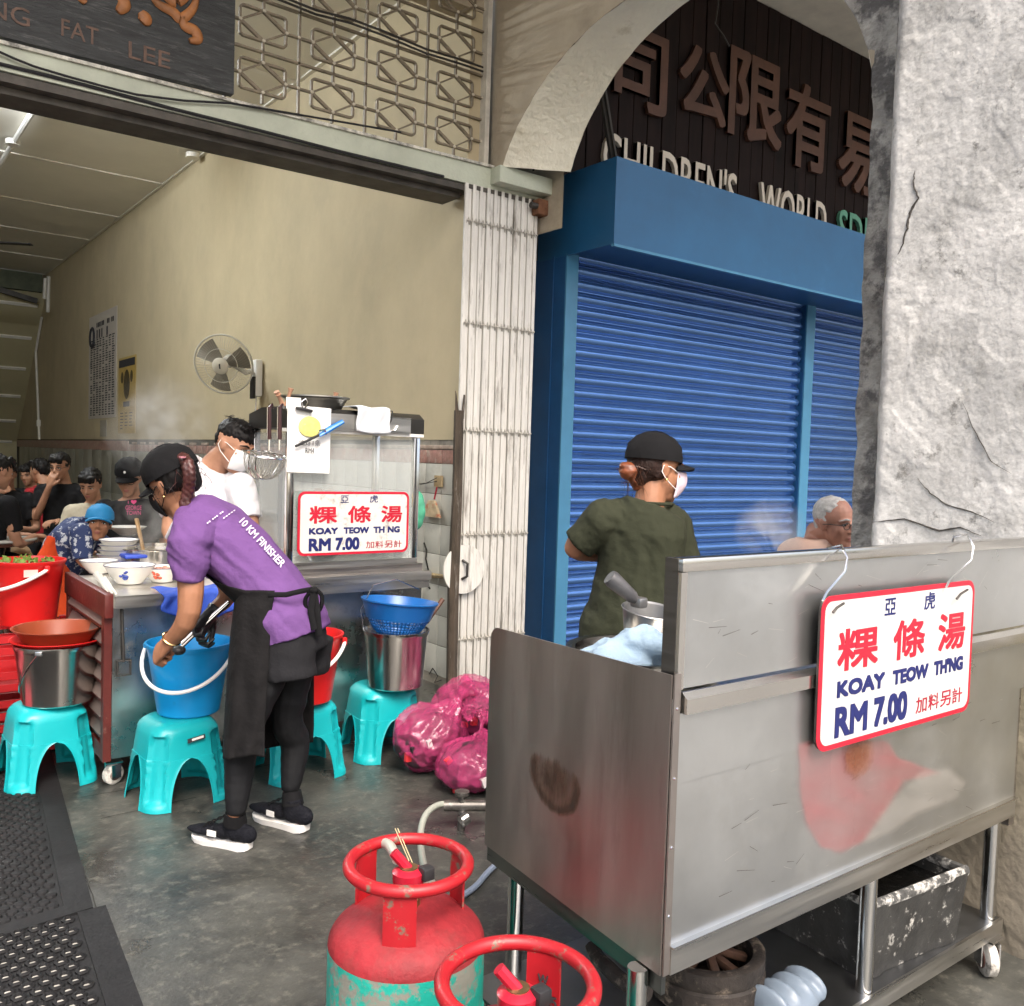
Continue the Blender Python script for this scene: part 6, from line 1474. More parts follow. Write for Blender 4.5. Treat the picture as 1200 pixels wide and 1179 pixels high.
def shoe(par, ank, toe, s, m_, sole):
    """ank: ankle point; toe: toe tip on the floor"""
    ank, toe = V(ank), V(toe); d = V((toe.x - ank.x, toe.y - ank.y, 0)); d.normalize(); z0 = toe.z
    heel = toe - d * .275 * s; x = d.cross(V((0, 0, 1)))
    m = MB()
    for t, w_, h_ in ((0.06, .034, .062), (.22, .038, .060), (.45, .040, .052), (.68, .045, .040), (.86, .042, .030), (.95, .030, .022)):
        m.ell(heel + d * (.275 * s * t) + V((0, 0, .032 * s + h_ * s * .5)), (w_ * s, .05 * s, h_ * .62 * s), Matrix((x, d, V((0, 0, 1)))).transposed(), 14)
    m.tube([heel + d * .07 * s + V((0, 0, .05 * s)), V(ank)], [.043 * s, .042 * s], 12)
    sh = blob('shoe', m, m_, par, .006, 3)
    m = MB(); P = []
    for t, w_ in ((0, .018), (.03, .032), (.12, .040), (.3, .038), (.5, .040), (.7, .048), (.86, .045), (.96, .028), (1.0, .010)): P.append((t * .283 * s - .004, w_ * s))
    poly = [(a, b) for a, b in P] + [(a, -b) for a, b in reversed(P)]
    def zz(a): t = a / (.28 * s); return .012 * s * max(0, t - .75) * 4 * .6 + .004 * s * max(0, .1 - t) * 10
    A = [m.bm.verts.new(heel + d * a + x * b * .96 + V((0, 0, zz(a)))) for a, b in poly]; B = [m.bm.verts.new(heel + d * a + x * b * 1.06 + V((0, 0, zz(a) + .030 * s - .012 * s * (a / (.28 * s))))) for a, b in poly]
    m.bm.faces.new(A); m.bm.faces.new(B[::-1]); n = len(A)
    for i in range(n): m.bm.faces.new((A[i], A[(i + 1) % n], B[(i + 1) % n], B[i]))
    m.build('sole', sole, sh, 35)
    return sh

def wrinkle(ax, amp=.006, f=16, seed=0):
    ax = V(ax).normalized()
    return lambda p: 1.3 * amp * (noise.noise(V((p.dot(ax) * f, p.z * 4 + seed, p.x * 3))) + .8 * noise.noise(p * 9 + V((seed, 0, 0)))) + amp * .35 * noise.noise(p * 30)

# ------------------------------------------------------------------ woman in purple, bending over the blue bucket
def build_purple():
    D = 3.52
    W = lambda px, py, dz=0.0: atD(px, py, D + dz)
    root = thing('person', 'woman in purple race shirt and black apron bending to stir the sky blue bucket', 'person', onZ(300, 985))
    side = FWD
    secs = [(W(345, 752), .165, .115), (W(340, 730), .165, .118), (W(322, 694), .150, .105), (W(287, 656), .155, .115), (W(252, 624), .165, .112), (W(228, 604), .150, .085), (W(216, 596), .08, .05)]
    hc = W(203, 567, -.01); f = (-RIGHT * .80 - UPV * .38 + FWD * .38); up = (UPV * .9 - RIGHT * .40 - FWD * .1)
    S = .262
    m = MB(); P, q, (hr, hf, hu) = head_prims(m, hc, f, up, S)
    m.tube([W(222, 600), W(212, 588), P(0, -.06, -.12)], [.07, .055, .058], 12)
    torso_tube(m, secs, side, -.022)
    # arms
    shL, elL, wrL = W(222, 625, -.17), W(222, 716, -.20), W(199, 752, -.14)
    shR, elR, wrR = W(238, 628, .17), W(268, 690, .22), W(249, 716, .14)
    limb(m, [shL, elL, wrL], [.058, .043, .027]); limb(m, [shR, elR, wrR], [.056, .042, .026])
    hand(m, wrL, (W(187, 763, -.10) - wrL), (FWD * .7 - UPV * .6), -1, 1.12, 1.3)
    # legs
    hL, kL, aL = W(328, 748, -.09), W(289, 850, -.13), W(276, 950, -.12)
    hR, kR, aR = W(352, 748, .09), W(336, 838, .08), W(341, 922, .10)
    limb(m, [hL, kL, W(281, 895, -.10), aL], [.092, .058, .055, .034]); limb(m, [hR, kR, W(346, 872, .13), aR], [.092, .058, .055, .034])
    blob('body', m, SKIND, root, .0055, 3)
    mh = MB(); hand(mh, wrR, (W(240, 729, .12) - wrR), (-FWD * .6 - UPV), -1, 1.12, .95); mh.tube([wrR, W(253, 712, .15)], [.030, .033], 12)
    blob('glove', mh, mat('glove_black', (.012, .012, .014), .4, var=.3, bump=.4, bs=50), root, .005, 2)
    # leggings, socks, shoes
    LG = mat('leggings_black', (.009, .0095, .011), .7, spec=.2, var=.2, vs=4, bump=.15, bs=60, sheen=.2)
    for h_, k_, c_, a_ in ((hL, kL, W(281, 895, -.10), W(277, 946, -.12)), (hR, kR, W(346, 872, .13), W(341, 918, .10))):
        m = MB(); limb(m, [h_, k_, c_, a_], [.098, .064, .060, .042]); blob('legging', m, LG, root, .007, 2, wrinkle((0, 0, 1), .003, 30))
    SH = mat('shoe_black', (.007, .0075, .011), .85, spec=.15, var=.3, bump=.5, bs=120); SO = mat('sole_white', (.70, .69, .67), .6, var=.08, dirt=(.4, .38, .34), damt=.3, ds=14)
    toeL, toeR = onZ(228, 982), onZ(300, 957); heelL, heelR = onZ(292, 996), onZ(358, 975)
    for toe, heel, ak in ((toeL, heelL, aL), (toeR, heelR, aR)):
        s_ = (toe - heel).length / .275
        a2 = heel + (toe - heel) * .26 + V((0, 0, .125)); sh = shoe(root, a2, toe, s_, SH, SO)
        m = MB(); m.tube([a2 - V((0, 0, .03)), a2 + (V(ak) - a2) * .6], [.045, .037], 14); m.build('sock', BLKF, root, 60)
        mid = heel + (toe - heel) * .55; m = MB(); dd = (toe - heel).normalized(); xx = dd.cross(V((0, 0, 1)))
        if xx.dot(FWD) > 0: xx = -xx
        m.box(mid + xx * .044 + V((0, 0, .055)), (.04, .004, .022), Matrix.Rotation(math.atan2(dd.y, dd.x), 3, 'Z')); m.build('side_badge', SO, sh)
        for k in range(4):
            c0 = heel + (toe - heel) * (.45 + .1 * k) + V((0, 0, .108 - .014 * k)); m = MB(); m.tube([c0 - xx * -.028, c0 + V((0, 0, .008)), c0 - xx * .028], .0035, 5); m.build('lace', BLKF, sh)
    # shorts
    m = MB(); m.tube([W(346, 728), W(347, 742), W(347, 758)], [(.160, .105), (.178, .118), (.178, .12)], 20, side=side)
    m.tube([W(333, 745, -.09), W(339, 796, -.10)], [(.105, .115), (.10, .105)], 16, side=side); m.tube([W(360, 745, .09), W(356, 785, .10)], [(.10, .11), (.095, .10)], 16, side=side)
    blob('shorts', m, cloth('shorts_black', (.013, .013, .015), .5), root, .007, 3, wrinkle(UPV, .005, 18))
    # shirt
    PUR = cloth('shirt_purple', (.125, .058, .185), .55)
    m = MB(); s2 = [(W(343, 746), .192, .132), (W(335, 722), .186, .134)] + [(c, a, b) for c, a, b in secs[2:-1]] + [(W(221, 599), .10, .065)]
    torso_tube(m, s2, side, .014)
    m.tube([W(232, 612, -.12), W(221, 640, -.19), W(219, 682, -.20)], [(.082, .085), (.080, .078), (.062, .058)], 16, side=side)
    m.tube([W(240, 618, .12), W(248, 645, .20), W(256, 672, .23)], [(.08, .08), (.07, .07), (.06, .06)], 14, side=side)
    dirf = (RIGHT * .55 + UPV * .83)
    def pur(p):
        a = p.dot(RIGHT) * .75 - p.z * .66; b = p.dot(RIGHT) * .66 + p.z * .75
        k = noise.noise(p * 5 + V((3, 3, 3))); g = lambda x: 1 - abs(x) * 2
        return .011 * noise.noise(V((a * 4, b * 17, 3))) + .007 * noise.noise(p * 8) + .007 * g(noise.noise(V((a * 5 + k, b * 24, 1)))) * (.5 + k) + .003 * noise.noise(V((a * 12, b * 50, 1)))
    shirt = blob('shirt', m, PUR, root, .0065, 3, pur)
    me = shirt.data; bt = BVHTree.FromPolygons([root.matrix_basis @ v.co for v in me.vertices], [tuple(p.vertices) for p in me.polygons])
    # lettering printed on the back of the shirt
    PW = mat('shirt_print', (.62, .55, .68), .7)
    def printed(body, ax, ay, bx_, by_, hpx, bold=.03):
        t = textmesh(body, 0, 0); xs = [p.co.x for p in t.vertices]; ys = [p.co.y for p in t.vertices]; x0, x1, y0, y1 = min(xs), max(xs), min(ys), max(ys)
        L = math.hypot(bx_ - ax, by_ - ay); ux, uy = (bx_ - ax) / L, (by_ - ay) / L; nx, ny = uy, -ux
        vs0 = [(p.co.x, p.co.y) for p in t.vertices]; f0 = [tuple(p.vertices) for p in t.polygons]
        bpy.data.meshes.remove(t); vs, fs = [], []
        for kk, (ox, oy) in enumerate(((0, 0), (.6, 0), (-.6, 0), (0, .6), (0, -.6))):
            n0 = len(vs)
            for X, Y in vs0:
                a = (X - x0) / (x1 - x0) * L + ox * bold * 20; b = (Y - y0) / (y1 - y0) * hpx + oy * bold * 20
                px, py = ax + ux * a + nx * b, ay + uy * a + ny * b; d = ray(px, py).normalized(); h = bt.ray_cast(EYE, d)
                hp = h[0] if h[0] is not None else EYE + d * D
                vs.append(root.matrix_basis.inverted() @ (hp - d * (.011 + kk * .00008)))
            fs += [tuple(i + n0 for i in f_) for f_ in f0]
        me = bpy.data.meshes.new('shirt_lettering'); me.from_pydata(vs, [], fs); me.materials.append(PW); link('shirt_lettering', me, shirt)
    printed('10 KM FINISHER', 280, 612, 329, 665, 8.5, .022)
    printed('•• ••• ••', 243, 614, 262, 600, 1.6, .01); printed('•••••', 262, 608, 276, 598, 1.2, .01)
    m = MB(); m.tube([W(196, 630, -.02), W(203, 615, -.08), W(212, 603, -.09), W(222, 594, -.07)], .009, 8); m.build('collar_trim', mat('trim_white', (.7, .68, .72), .7), shirt)
    # collar back
    m = MB(); m.tube([W(222, 594, -.07), W(229, 590, 0), W(224, 590, .07)], .012, 8); m.build('collar', mat('collar_maroon', (.06, .01, .03), .8), shirt)
    # apron: bib under the chest, skirt wrapped round front and near side
    AP = cloth('apron_black', (.008, .0075, .008), .6)
    m = MB()
    def bib(s_, t_):
        i = t_ * 3.0; k = min(int(i), 2); fr = i - k; sx_ = [secs[2], secs[3], secs[4], (W(226, 612), .15, .09)]
        c = sx_[k][0].lerp(sx_[k + 1][0], fr); a = sx_[k][1] * (1 - fr) + sx_[k + 1][1] * fr + .024; b = sx_[k][2] * (1 - fr) + sx_[k + 1][2] * fr + .026
        tt = (sx_[k + 1][0] - sx_[k][0]).normalized(); sa = (FWD - tt * FWD.dot(tt)).normalized(); sb_ = tt.cross(sa)
        if sb_.dot(UPV) > 0: sb_ = -sb_
        lim = 95 - 75 * min(1, t_ * 2.2); ang = R(90 - lim) + R(2 * lim) * s_ if t_ < .45 else R(90 - 24) + R(48) * s_
        return c + sa * (-math.cos(ang) * a) + sb_ * (math.sin(ang) * b)
    m.sheet(bib, 26, 22, .005); m.build('apron_bib', AP, root, 180)
    m = MB()
    rows = [(692, 322, 277, 366), (712, 319, 275, 366), (742, 317, 271, 366), (790, 314, 267, 368), (840, 311, 264, 368), (866, 310, 262.5, 368), (888, 309, 262, 367)]
    def skirt(s_, t_):
        i = t_ * (len(rows) - 1); k = min(int(i), len(rows) - 2); fr = i - k
        y, xn, xf, xb = [rows[k][j] * (1 - fr) + rows[k + 1][j] * fr for j in range(4)]
        # U shape: near edge -> front -> far edge
        if s_ < .42:
            a = s_ / .42; px = xn + (xf - xn) * math.sin(a * math.pi / 2) ** 1.15; dz = -.215 + .10 * a ** 3
        elif s_ < .62:
            a = (s_ - .42) / .2; px = xf - 1.2 * math.sin(a * math.pi); dz = -.115 + .25 * a
        else:
            a = (s_ - .62) / .38; px = xf + (xb - xf) * (1 - math.cos(a * math.pi / 2)) ** .9; dz = .135 + .12 * math.sin(a * math.pi / 2)
        fold = .011 * t_ * math.sin(s_ * 34 + 2.2 * math.sin(t_ * 3)) + .010 * noise.noise(V((s_ * 9, t_ * 7, 2)))
        yy = y + (3 * noise.noise(V((s_ * 5, 0, 9))) if t_ > .9 else 0) + (-24 * max(0, s_ - .62) * t_ * 2.4 if s_ > .62 else 0) + (4 * (s_ - .2) * t_)
        return W(px, yy, dz * (.85 + .18 * t_) + fold)
    m.sheet(skirt, 70, 46, .005); m.build('apron_skirt', AP, root, 180)
    m = MB(); m.tube([W(314, 697, -.19), W(335, 697, -.19), W(352, 693, -.17), W(368, 690, -.10)], [(.010, .004)] * 4, 8, side=UPV); m.build('apron_tie', BLKF, root)
    bk = MB()
    for pts in (((367, 690), (358, 702), (360, 716), (368, 712), (368, 692)), ((369, 690), (377, 698), (376, 712), (370, 716), (368, 692))):
        bk.tube(smoothpts([W(x, y, -.13 + .01 * i) for i, (x, y) in enumerate(pts)]), .008, 6)
    bk.ell(W(368, 692, -.13), (.018, .018, .016)); bk.tube([W(368, 694, -.13), W(371, 715, -.13), W(374, 745, -.12)], [(.014, .004)] * 3, 8, side=RIGHT); bk.tube([W(367, 694, -.14), W(364, 715, -.14), W(368, 738, -.14)], [(.012, .004)] * 3, 8, side=RIGHT)
    bk.build('apron_bow', BLKF, root, 60)
    # gold bracelet
    bb = wrL.lerp(elL, .10); ad = (elL - wrL).normalized(); qq = ad.to_track_quat('Z', 'Y').to_matrix()
    m = MB(); m.tube([bb + qq @ V((.034 * math.cos(k * .524), .034 * math.sin(k * .524), 0)) for k in range(12)], .004, 6, closed=True); m.build('bracelet', mat('gold', (.75, .5, .22), .25, 1.0), root)
    # hair, braid, cap, mask
    m = MB(); m.ell(P(0, -.12, .12), (.335 * S, .37 * S, .33 * S), q, 18); m.ell(P(0, -.30, -.03), (.23 * S, .16 * S, .24 * S), q, 14)
    for k in (-1, 1): m.ell(P(k * .26, -.10, .0), (.06 * S, .13 * S, .14 * S), q, 10)
    blob('hair', m, HAIR, root, .006, 2, lambda p: .004 * noise.noise(V((p.x * 60, p.y * 60, p.z * 15))))
    bp = [W(213, 534, -.08), W(219, 541, -.12), W(221, 551, -.13), W(222, 561, -.125), W(221, 571, -.11), W(219, 581, -.10), W(216, 592, -.10)]
    BRD = mat('braid_brown', (.055, .016, .014), .4, var=.5, vs=30, bump=.7, bs=80, bdist=.004)
    m = MB(); sp = smoothpts(bp, 3)
    for i, p in enumerate(sp):
        for k in (-1, 1):
            m.ell(p + RIGHT * (.011 * k * (1 if i % 2 else .6)), (.019 - i * .0003, .018, .014), Matrix.Rotation(k * .7, 3, FWD), 8)
    blob('braid', m, BRD, root, .004, 1)
    m = MB(); m.lathe([(.0, 0), (.012, .004), (.014, .01)], W(214, 538, -.14), 8); m.build('hair_clip', mat('clip_pink', (.6, .25, .3), .4), root)
    strands(P, q, S, root, BRD, 46, lambda: (random.uniform(-.3, .3), -.38 + random.uniform(-.05, .1), random.uniform(-.2, .15)), .06)
    strands(P, q, S, root, HAIR, 24, lambda: (random.choice((-.33, .33)), random.uniform(-.2, .12), random.uniform(-.15, .1)), .05)
    cp = cap(P, q, S, root, BLKF, .95)
    facemask(P, q, S, root, BLKF, BLKF)
    face_details(P, q, S, root, mouth=False)
    for k in (-1, 1): m = MB(); m.ell(P(k * .33, -.02, -.14), .006, None, 8); m.build('earring', mat('gold', (.75, .5, .22), .25, 1.0), root)
    # tongs held in the glove
    tg = thing('tongs', 'steel tongs in the black gloved hand reaching into the sky blue bucket', 'tongs', W(240, 730, .1))
    for k in (-1, 1):
        m = MB(); m.tube([W(268, 706 + k, .14), W(238, 733 + 1.5 * k, .10), W(212, 757 + 2 * k, .06)], [(.007, .002)] * 3, 8, side=UPV); m.build('arm', CHROME, tg)
    m = MB(); m.ell(W(209, 762, .06), (.03, .03, .02)); blob('tongs_tip', m, BLACKP, tg, .006, 1)
    m = MB(); m.ell(W(209, 762, .06), (.02, .02, .02))
build_purple()

# ------------------------------------------------------------------ woman in dark green at the cart
def build_green():
    D = 3.32
    W = lambda px, py, dz=0.0: atD(px, py, D + dz)
    foot = onZ(752, 1020)
    root = thing('person', 'woman in dark green shirt and black cap with her back turned behind the steel cart', 'person', (foot.x, foot.y, 0))
    fx = (RIGHT * .35 + FWD * .94).normalized(); side = fx.cross(V((0, 0, 1))).normalized()
    secs = [(W(739, 765), .165, .12), (W(740, 735), .160, .115), (W(743, 700), .145, .108), (W(748, 660), .143, .11), (W(752, 625), .150, .108), (W(756, 602), .135, .085), (W(762, 588), .065, .055)]
    hc = W(770, 551, .02); f = (RIGHT * .93 + FWD * .36 - UPV * .10); up = UPV * 1.0 + RIGHT * .03; S = .245
    m = MB(); P, q, fr = head_prims(m, hc, f, up, S)
    m.tube([W(760, 596, .0), W(762, 582, .0), P(0, -.08, -.15)], [.062, .055, .056], 12)
    torso_tube(m, secs, side, -.02)
    shL, elL, wrL = W(708, 612, -.02), W(674, 642, .02), W(712, 650, .20)
    shR, elR, wrR = W(787, 618, .05), W(802, 672, .06), W(795, 690, .28)
    limb(m, [shL, elL, wrL], [.056, .042, .027]); limb(m, [shR, elR, wrR], [.056, .042, .027])
    hand(m, wrL, fx, V((0, 0, -1)), 1, 1.08, .5); hand(m, wrR, fx, V((0, 0, -1)), -1, 1.08, .7)
    fl = lambda dx: V((foot.x, foot.y, 0)) + side * dx
    for k in (-1, 1):
        limb(m, [W(739, 775) + side * .085 * k, fl(.10 * k) + V((0, 0, .46)), fl(.10 * k) + V((0, 0, .09))], [.088, .056, .036])
    blob('body', m, SKIND, root, .006, 3)
    m = MB()
    for k in (-1, 1): limb(m, [W(739, 775) + side * .085 * k, fl(.10 * k) + V((0, 0, .46)), fl(.10 * k) + V((0, 0, .12))], [.105, .072, .055])
    m.tube([W(739, 740), W(739, 780)], [(.165, .12), (.17, .125)], 18, side=side)
    blob('trousers', m, BLKF, root, .009, 3)
    for k in (-1, 1): shoe(root, fl(.10 * k) + V((0, 0, .12)), fl(.10 * k) + fx * .2, 1.0, BLKF, mat('sole_white', (.7, .69, .67), .6))
    GRN = cloth('shirt_green', (.026, .029, .017), .45)
    m = MB(); s2 = [(W(738, 752), .185, .13), (W(739, 735), .178, .128)] + secs[2:-1] + [(W(760, 592), .085, .07)]
    torso_tube(m, s2, side, .013)
    sleeve(m, shL + V((0, 0, .004)), elL, .84, .073, .062, W(722, 606) - shL)
    sleeve(m, shR + V((0, 0, .004)), elR, .85, .075, .068, W(774, 610) - shR)
    def grn(p): k = noise.noise(p * 4); return .013 * noise.noise(V((p.dot(RIGHT) * 13 + k * 2, p.z * 4, 5))) + .009 * noise.noise(p * 6) + .007 * (1 - 2 * abs(noise.noise(V((p.dot(RIGHT) * 16 + 3 * p.z, p.z * 10 + k * 3, 2))))) * (.4 + k) + .002 * noise.noise(p * 40)
    sh = blob('shirt', m, GRN, root, .0065, 3, grn)
    m = MB(); m.tube([W(761, 590) + (side * math.cos(t) * .083 + fx * math.sin(t) * .068) for t in [k * math.pi / 10 for k in range(20)]], .007, 8, closed=True); m.build('collar', GRN, sh)
    # hair with a bun, cap, mask
    m = MB(); m.ell(P(0, -.14, .06), (.33 * S, .35 * S, .33 * S), q, 18); m.ell(P(0, -.30, -.10), (.24 * S, .15 * S, .20 * S), q, 14)
    for k in (-1, 1): m.ell(P(k * .27, -.12, -.04), (.05 * S, .13 * S, .13 * S), q, 10)
    blob('hair', m, mat('hair_dark_brown', (.016, .007, .005), .6, spec=.2, var=.5, vs=30, bump=.6, bs=90), root, .006, 2, lambda p: .004 * noise.noise(V((p.x * 50, p.y * 50, p.z * 50))))
    m = MB(); m.ell(W(738, 552, -.02), (.042, .042, .034)); m.ell(W(732, 547, -.03), (.02, .02, .018)); m.tube([W(752, 566, 0), W(742, 556, -.02)], [.04, .03], 10)
    blob('hair_bun', m, mat('hair_auburn', (.17, .048, .018), .4, var=.5, vs=30, bump=.7, bs=80, bdist=.004), root, .005, 2, lambda p: .004 * noise.noise(V((p.x * 20, p.y * 20, p.z * 90))))
    strands(P, q, S, root, HAIRB, 60, lambda: (random.uniform(-.3, .3), -.42 + random.uniform(-.05, .12), random.uniform(-.25, .05)), .06)
    cp = cap(P, q, S, root, BLKF, .95)
    m = MB(); m.box(P(0, -.40, .10), (.05, .008, .014), q); m.build('cap_strap', CHROME, cp)
    facemask(P, q, S, root, mat('mask_pink', (.62, .50, .58), .7), mat('mask_strap', (.75, .72, .72), .7))
    face_details(P, q, S, root, mouth=False, brow=HAIRB)
    for k in (-1, 1): m = MB(); m.ell(P(k * .335, -.02, -.15), .006, None, 8); m.build('earring', mat('gold', (.75, .5, .22), .25, 1.0), root)
build_green()

# ------------------------------------------------------------------ man in white shirt behind the trolley
def build_white():
    D = 4.80
    W = lambda px, py, dz=0.0: atD(px, py, D + dz)
    b = W(255, 700); root = thing('person', 'man in white shirt and white mask looking down behind the glass cabinet', 'person', (b.x, b.y, 0))
    fx = (RIGHT * .75 - FWD * .66).normalized(); fx.z = 0; fx.normalize(); side = fx.cross(V((0, 0, 1))).normalized()
    secs = [(W(252, 720), .18, .125), (W(252, 690), .175, .12), (W(252, 650), .17, .12), (W(250, 610), .19, .125), (W(248, 572), .20, .115), (W(246, 552), .16, .085), (W(252, 540), .075, .06)]
    hc = W(275, 524, -.06); f = (RIGHT * .84 - FWD * .36 - UPV * .36); up = UPV * .93 + RIGHT * .30; S = .275
    m = MB(); P, q, fr = head_prims(m, hc, f, up, S)
    m.tube([W(249, 552), W(258, 538, -.03), P(0, -.06, -.12)], [.085, .068, .066], 12)
    torso_tube(m, secs, side, -.02)
    shL, elL, wrL = W(216, 570, .05), W(200, 622, -.05), W(225, 650, -.25); shR, elR, wrR = W(284, 572, -.06), W(294, 625, -.10), W(292, 652, -.2)
    limb(m, [shL, elL, wrL], [.062, .048, .03]); limb(m, [shR, elR, wrR], [.062, .048, .03]); hand(m, wrL, fx, V((0, 0, -1)), 1, 1.1, .6); hand(m, wrR, fx, V((0, 0, -1)), -1, 1.1, .6)
    for k in (-1, 1):
        fl = V((b.x, b.y, 0)) + side * .11 * k; limb(m, [W(252, 725) + side * .09 * k, fl + V((0, 0, .48)), fl + V((0, 0, .08))], [.09, .06, .038])
    blob('body', m, SKIN, root, .007, 3)
    m = MB(); s2 = [(W(252, 715), .20, .14)] + secs[1:-1] + [(W(250, 546), .115, .075)]; torso_tube(m, s2, side, .016)
    sleeve(m, shL, elL, .72, .086, .078, W(228, 566) - shL); sleeve(m, shR, elR, .70, .084, .076, W(272, 566) - shR)
    blob('shirt', m, cloth('shirt_white', (.66, .65, .68), .5), root, .008, 3, wrinkle(RIGHT, .009, 12, 3))
    m = MB()
    for k in (-1, 1): fl = V((b.x, b.y, 0)) + side * .11 * k; limb(m, [W(252, 725) + side * .09 * k, fl + V((0, 0, .48)), fl + V((0, 0, .10))], [.11, .08, .06])
    m.tube([W(252, 715), W(252, 740)], [(.18, .13), (.18, .13)], 16, side=side); blob('trousers', m, BLKF, root, .01, 3)
    for k in (-1, 1): fl = V((b.x, b.y, 0)) + side * .11 * k; shoe(root, fl + V((0, 0, .12)), fl + fx * .2, 1.0, BLKF, BLKF)
    m = MB(); m.ell(P(0, -.06, .25), (.325 * S, .40 * S, .295 * S), q, 18); m.ell(P(0, -.22, .10), (.29 * S, .22 * S, .24 * S), q, 14)
    for k in range(14): a = random.uniform(-1, 1); m.tube([P(a * .22, .12, .44), P(a * .24, .28, .40), P(a * .2, .30, .48)], [.05 * S, .03 * S, .01 * S], 6)
    blob('hair', m, HAIR, root, .006, 2, lambda p: .006 * noise.noise(p * 70))
    strands(P, q, S, root, HAIR, 160, lambda: (random.uniform(-.28, .28), random.uniform(-.3, .28), .50), .035)
    facemask(P, q, S, root, mat('mask_white', (.72, .72, .72), .7), WHITEP); face_details(P, q, S, root, mouth=False)
build_white()

# ------------------------------------------------------------------ elderly man seated beyond the arch
def build_old():
    D = 4.35
    W = lambda px, py, dz=0.0: atD(px, py, D + dz)
    b = V((W(960, 640, .10).x, W(960, 640, .10).y, 0))
    root = thing('person', 'grey haired elderly man in glasses and peach shirt seated beyond the steel cart', 'person', b)
    fx = (RIGHT * .55 - FWD * .83); fx.z = 0; fx.normalize(); side = fx.cross(V((0, 0, 1))).normalized()
    hc = W(979, 613, 0); f = (RIGHT * .50 - FWD * .84 - UPV * .12); up = UPV - RIGHT * .08; S = .258
    m = MB(); P, q, fr = head_prims(m, hc, f, up, S)
    z = lambda h: V((b.x, b.y, h))
    secs = [(z(.50), .18, .14), (z(.70), .18, .14), (z(.92), .19, .13), (z(1.08), .20, .115), (z(1.145), .16, .09), (z(1.18), .08, .06)]
    m.tube([z(1.12), z(1.19), P(0, -.06, -.15)], [.085, .07, .062], 12)
    torso_tube(m, secs, side, -.02)
    for k in (-1, 1):
        sh = z(1.09) + side * .19 * k; el = z(.80) + side * .24 * k + fx * .05; wr = z(.74) + side * .15 * k + fx * .28; limb(m, [sh, el, wr], [.056, .044, .028]); hand(m, wr, fx, V((0, 0, -1)), -k, 1.05, .5)
        limb(m, [z(.52) + side * .09 * k, z(.50) + side * .12 * k + fx * .42, z(.10) + side * .12 * k + fx * .40], [.09, .062, .038])
    blob('body', m, mat('skin_old', (.36, .175, .12), .5, var=.15, vs=12, bump=.2, bs=70, bdist=.003), root, .0055, 2)
    m = MB(); torso_tube(m, secs[:-1] + [(z(1.165), .11, .08)], side, .016)
    for k in (-1, 1): sh = z(1.09) + side * .19 * k; sleeve(m, sh, z(.80) + side * .24 * k + fx * .05, .75, .078, .068, -side * .05 * k)
    blob('shirt', m, cloth('shirt_peach', (.62, .43, .34), .5), root, .008, 3, wrinkle(RIGHT, .008, 12))
    m = MB()
    for k in (-1, 1): limb(m, [z(.52) + side * .09 * k, z(.50) + side * .12 * k + fx * .42, z(.12) + side * .12 * k + fx * .40], [.11, .08, .06])
    blob('trousers', m, cloth('trousers_grey', (.06, .06, .065)), root, .010, 3)
    for k in (-1, 1): fl = z(0) + side * .12 * k + fx * .40; shoe(root, fl + V((0, 0, .11)), fl + fx * .2, 1, BLKF, BLKF)
    m = MB(); m.ell(P(0, -.09, .185), (.325 * S, .375 * S, .325 * S), q, 16); m.ell(P(0, -.25, -.02), (.25 * S, .17 * S, .22 * S), q, 12)
    for k in (-1, 1): m.ell(P(k * .28, -.05, .10), (.05 * S, .10 * S, .12 * S), q, 8)
    blob('hair', m, HAIRG, root, .007, 2, lambda p: .004 * noise.noise(p * 60))
    face_details(P, q, S, root, glasses=True, brow=HAIRG)
    st = thing('plastic_stool', 'low stool under the elderly man beyond the arch', 'stool', (b.x, b.y, 0))
    c = copy_tree(st0); place(c, (b.x, b.y, .02)); c['label'] = 'aqua plastic stool the elderly man in the peach shirt sits on'; bpy.data.objects.remove(st)
build_old()

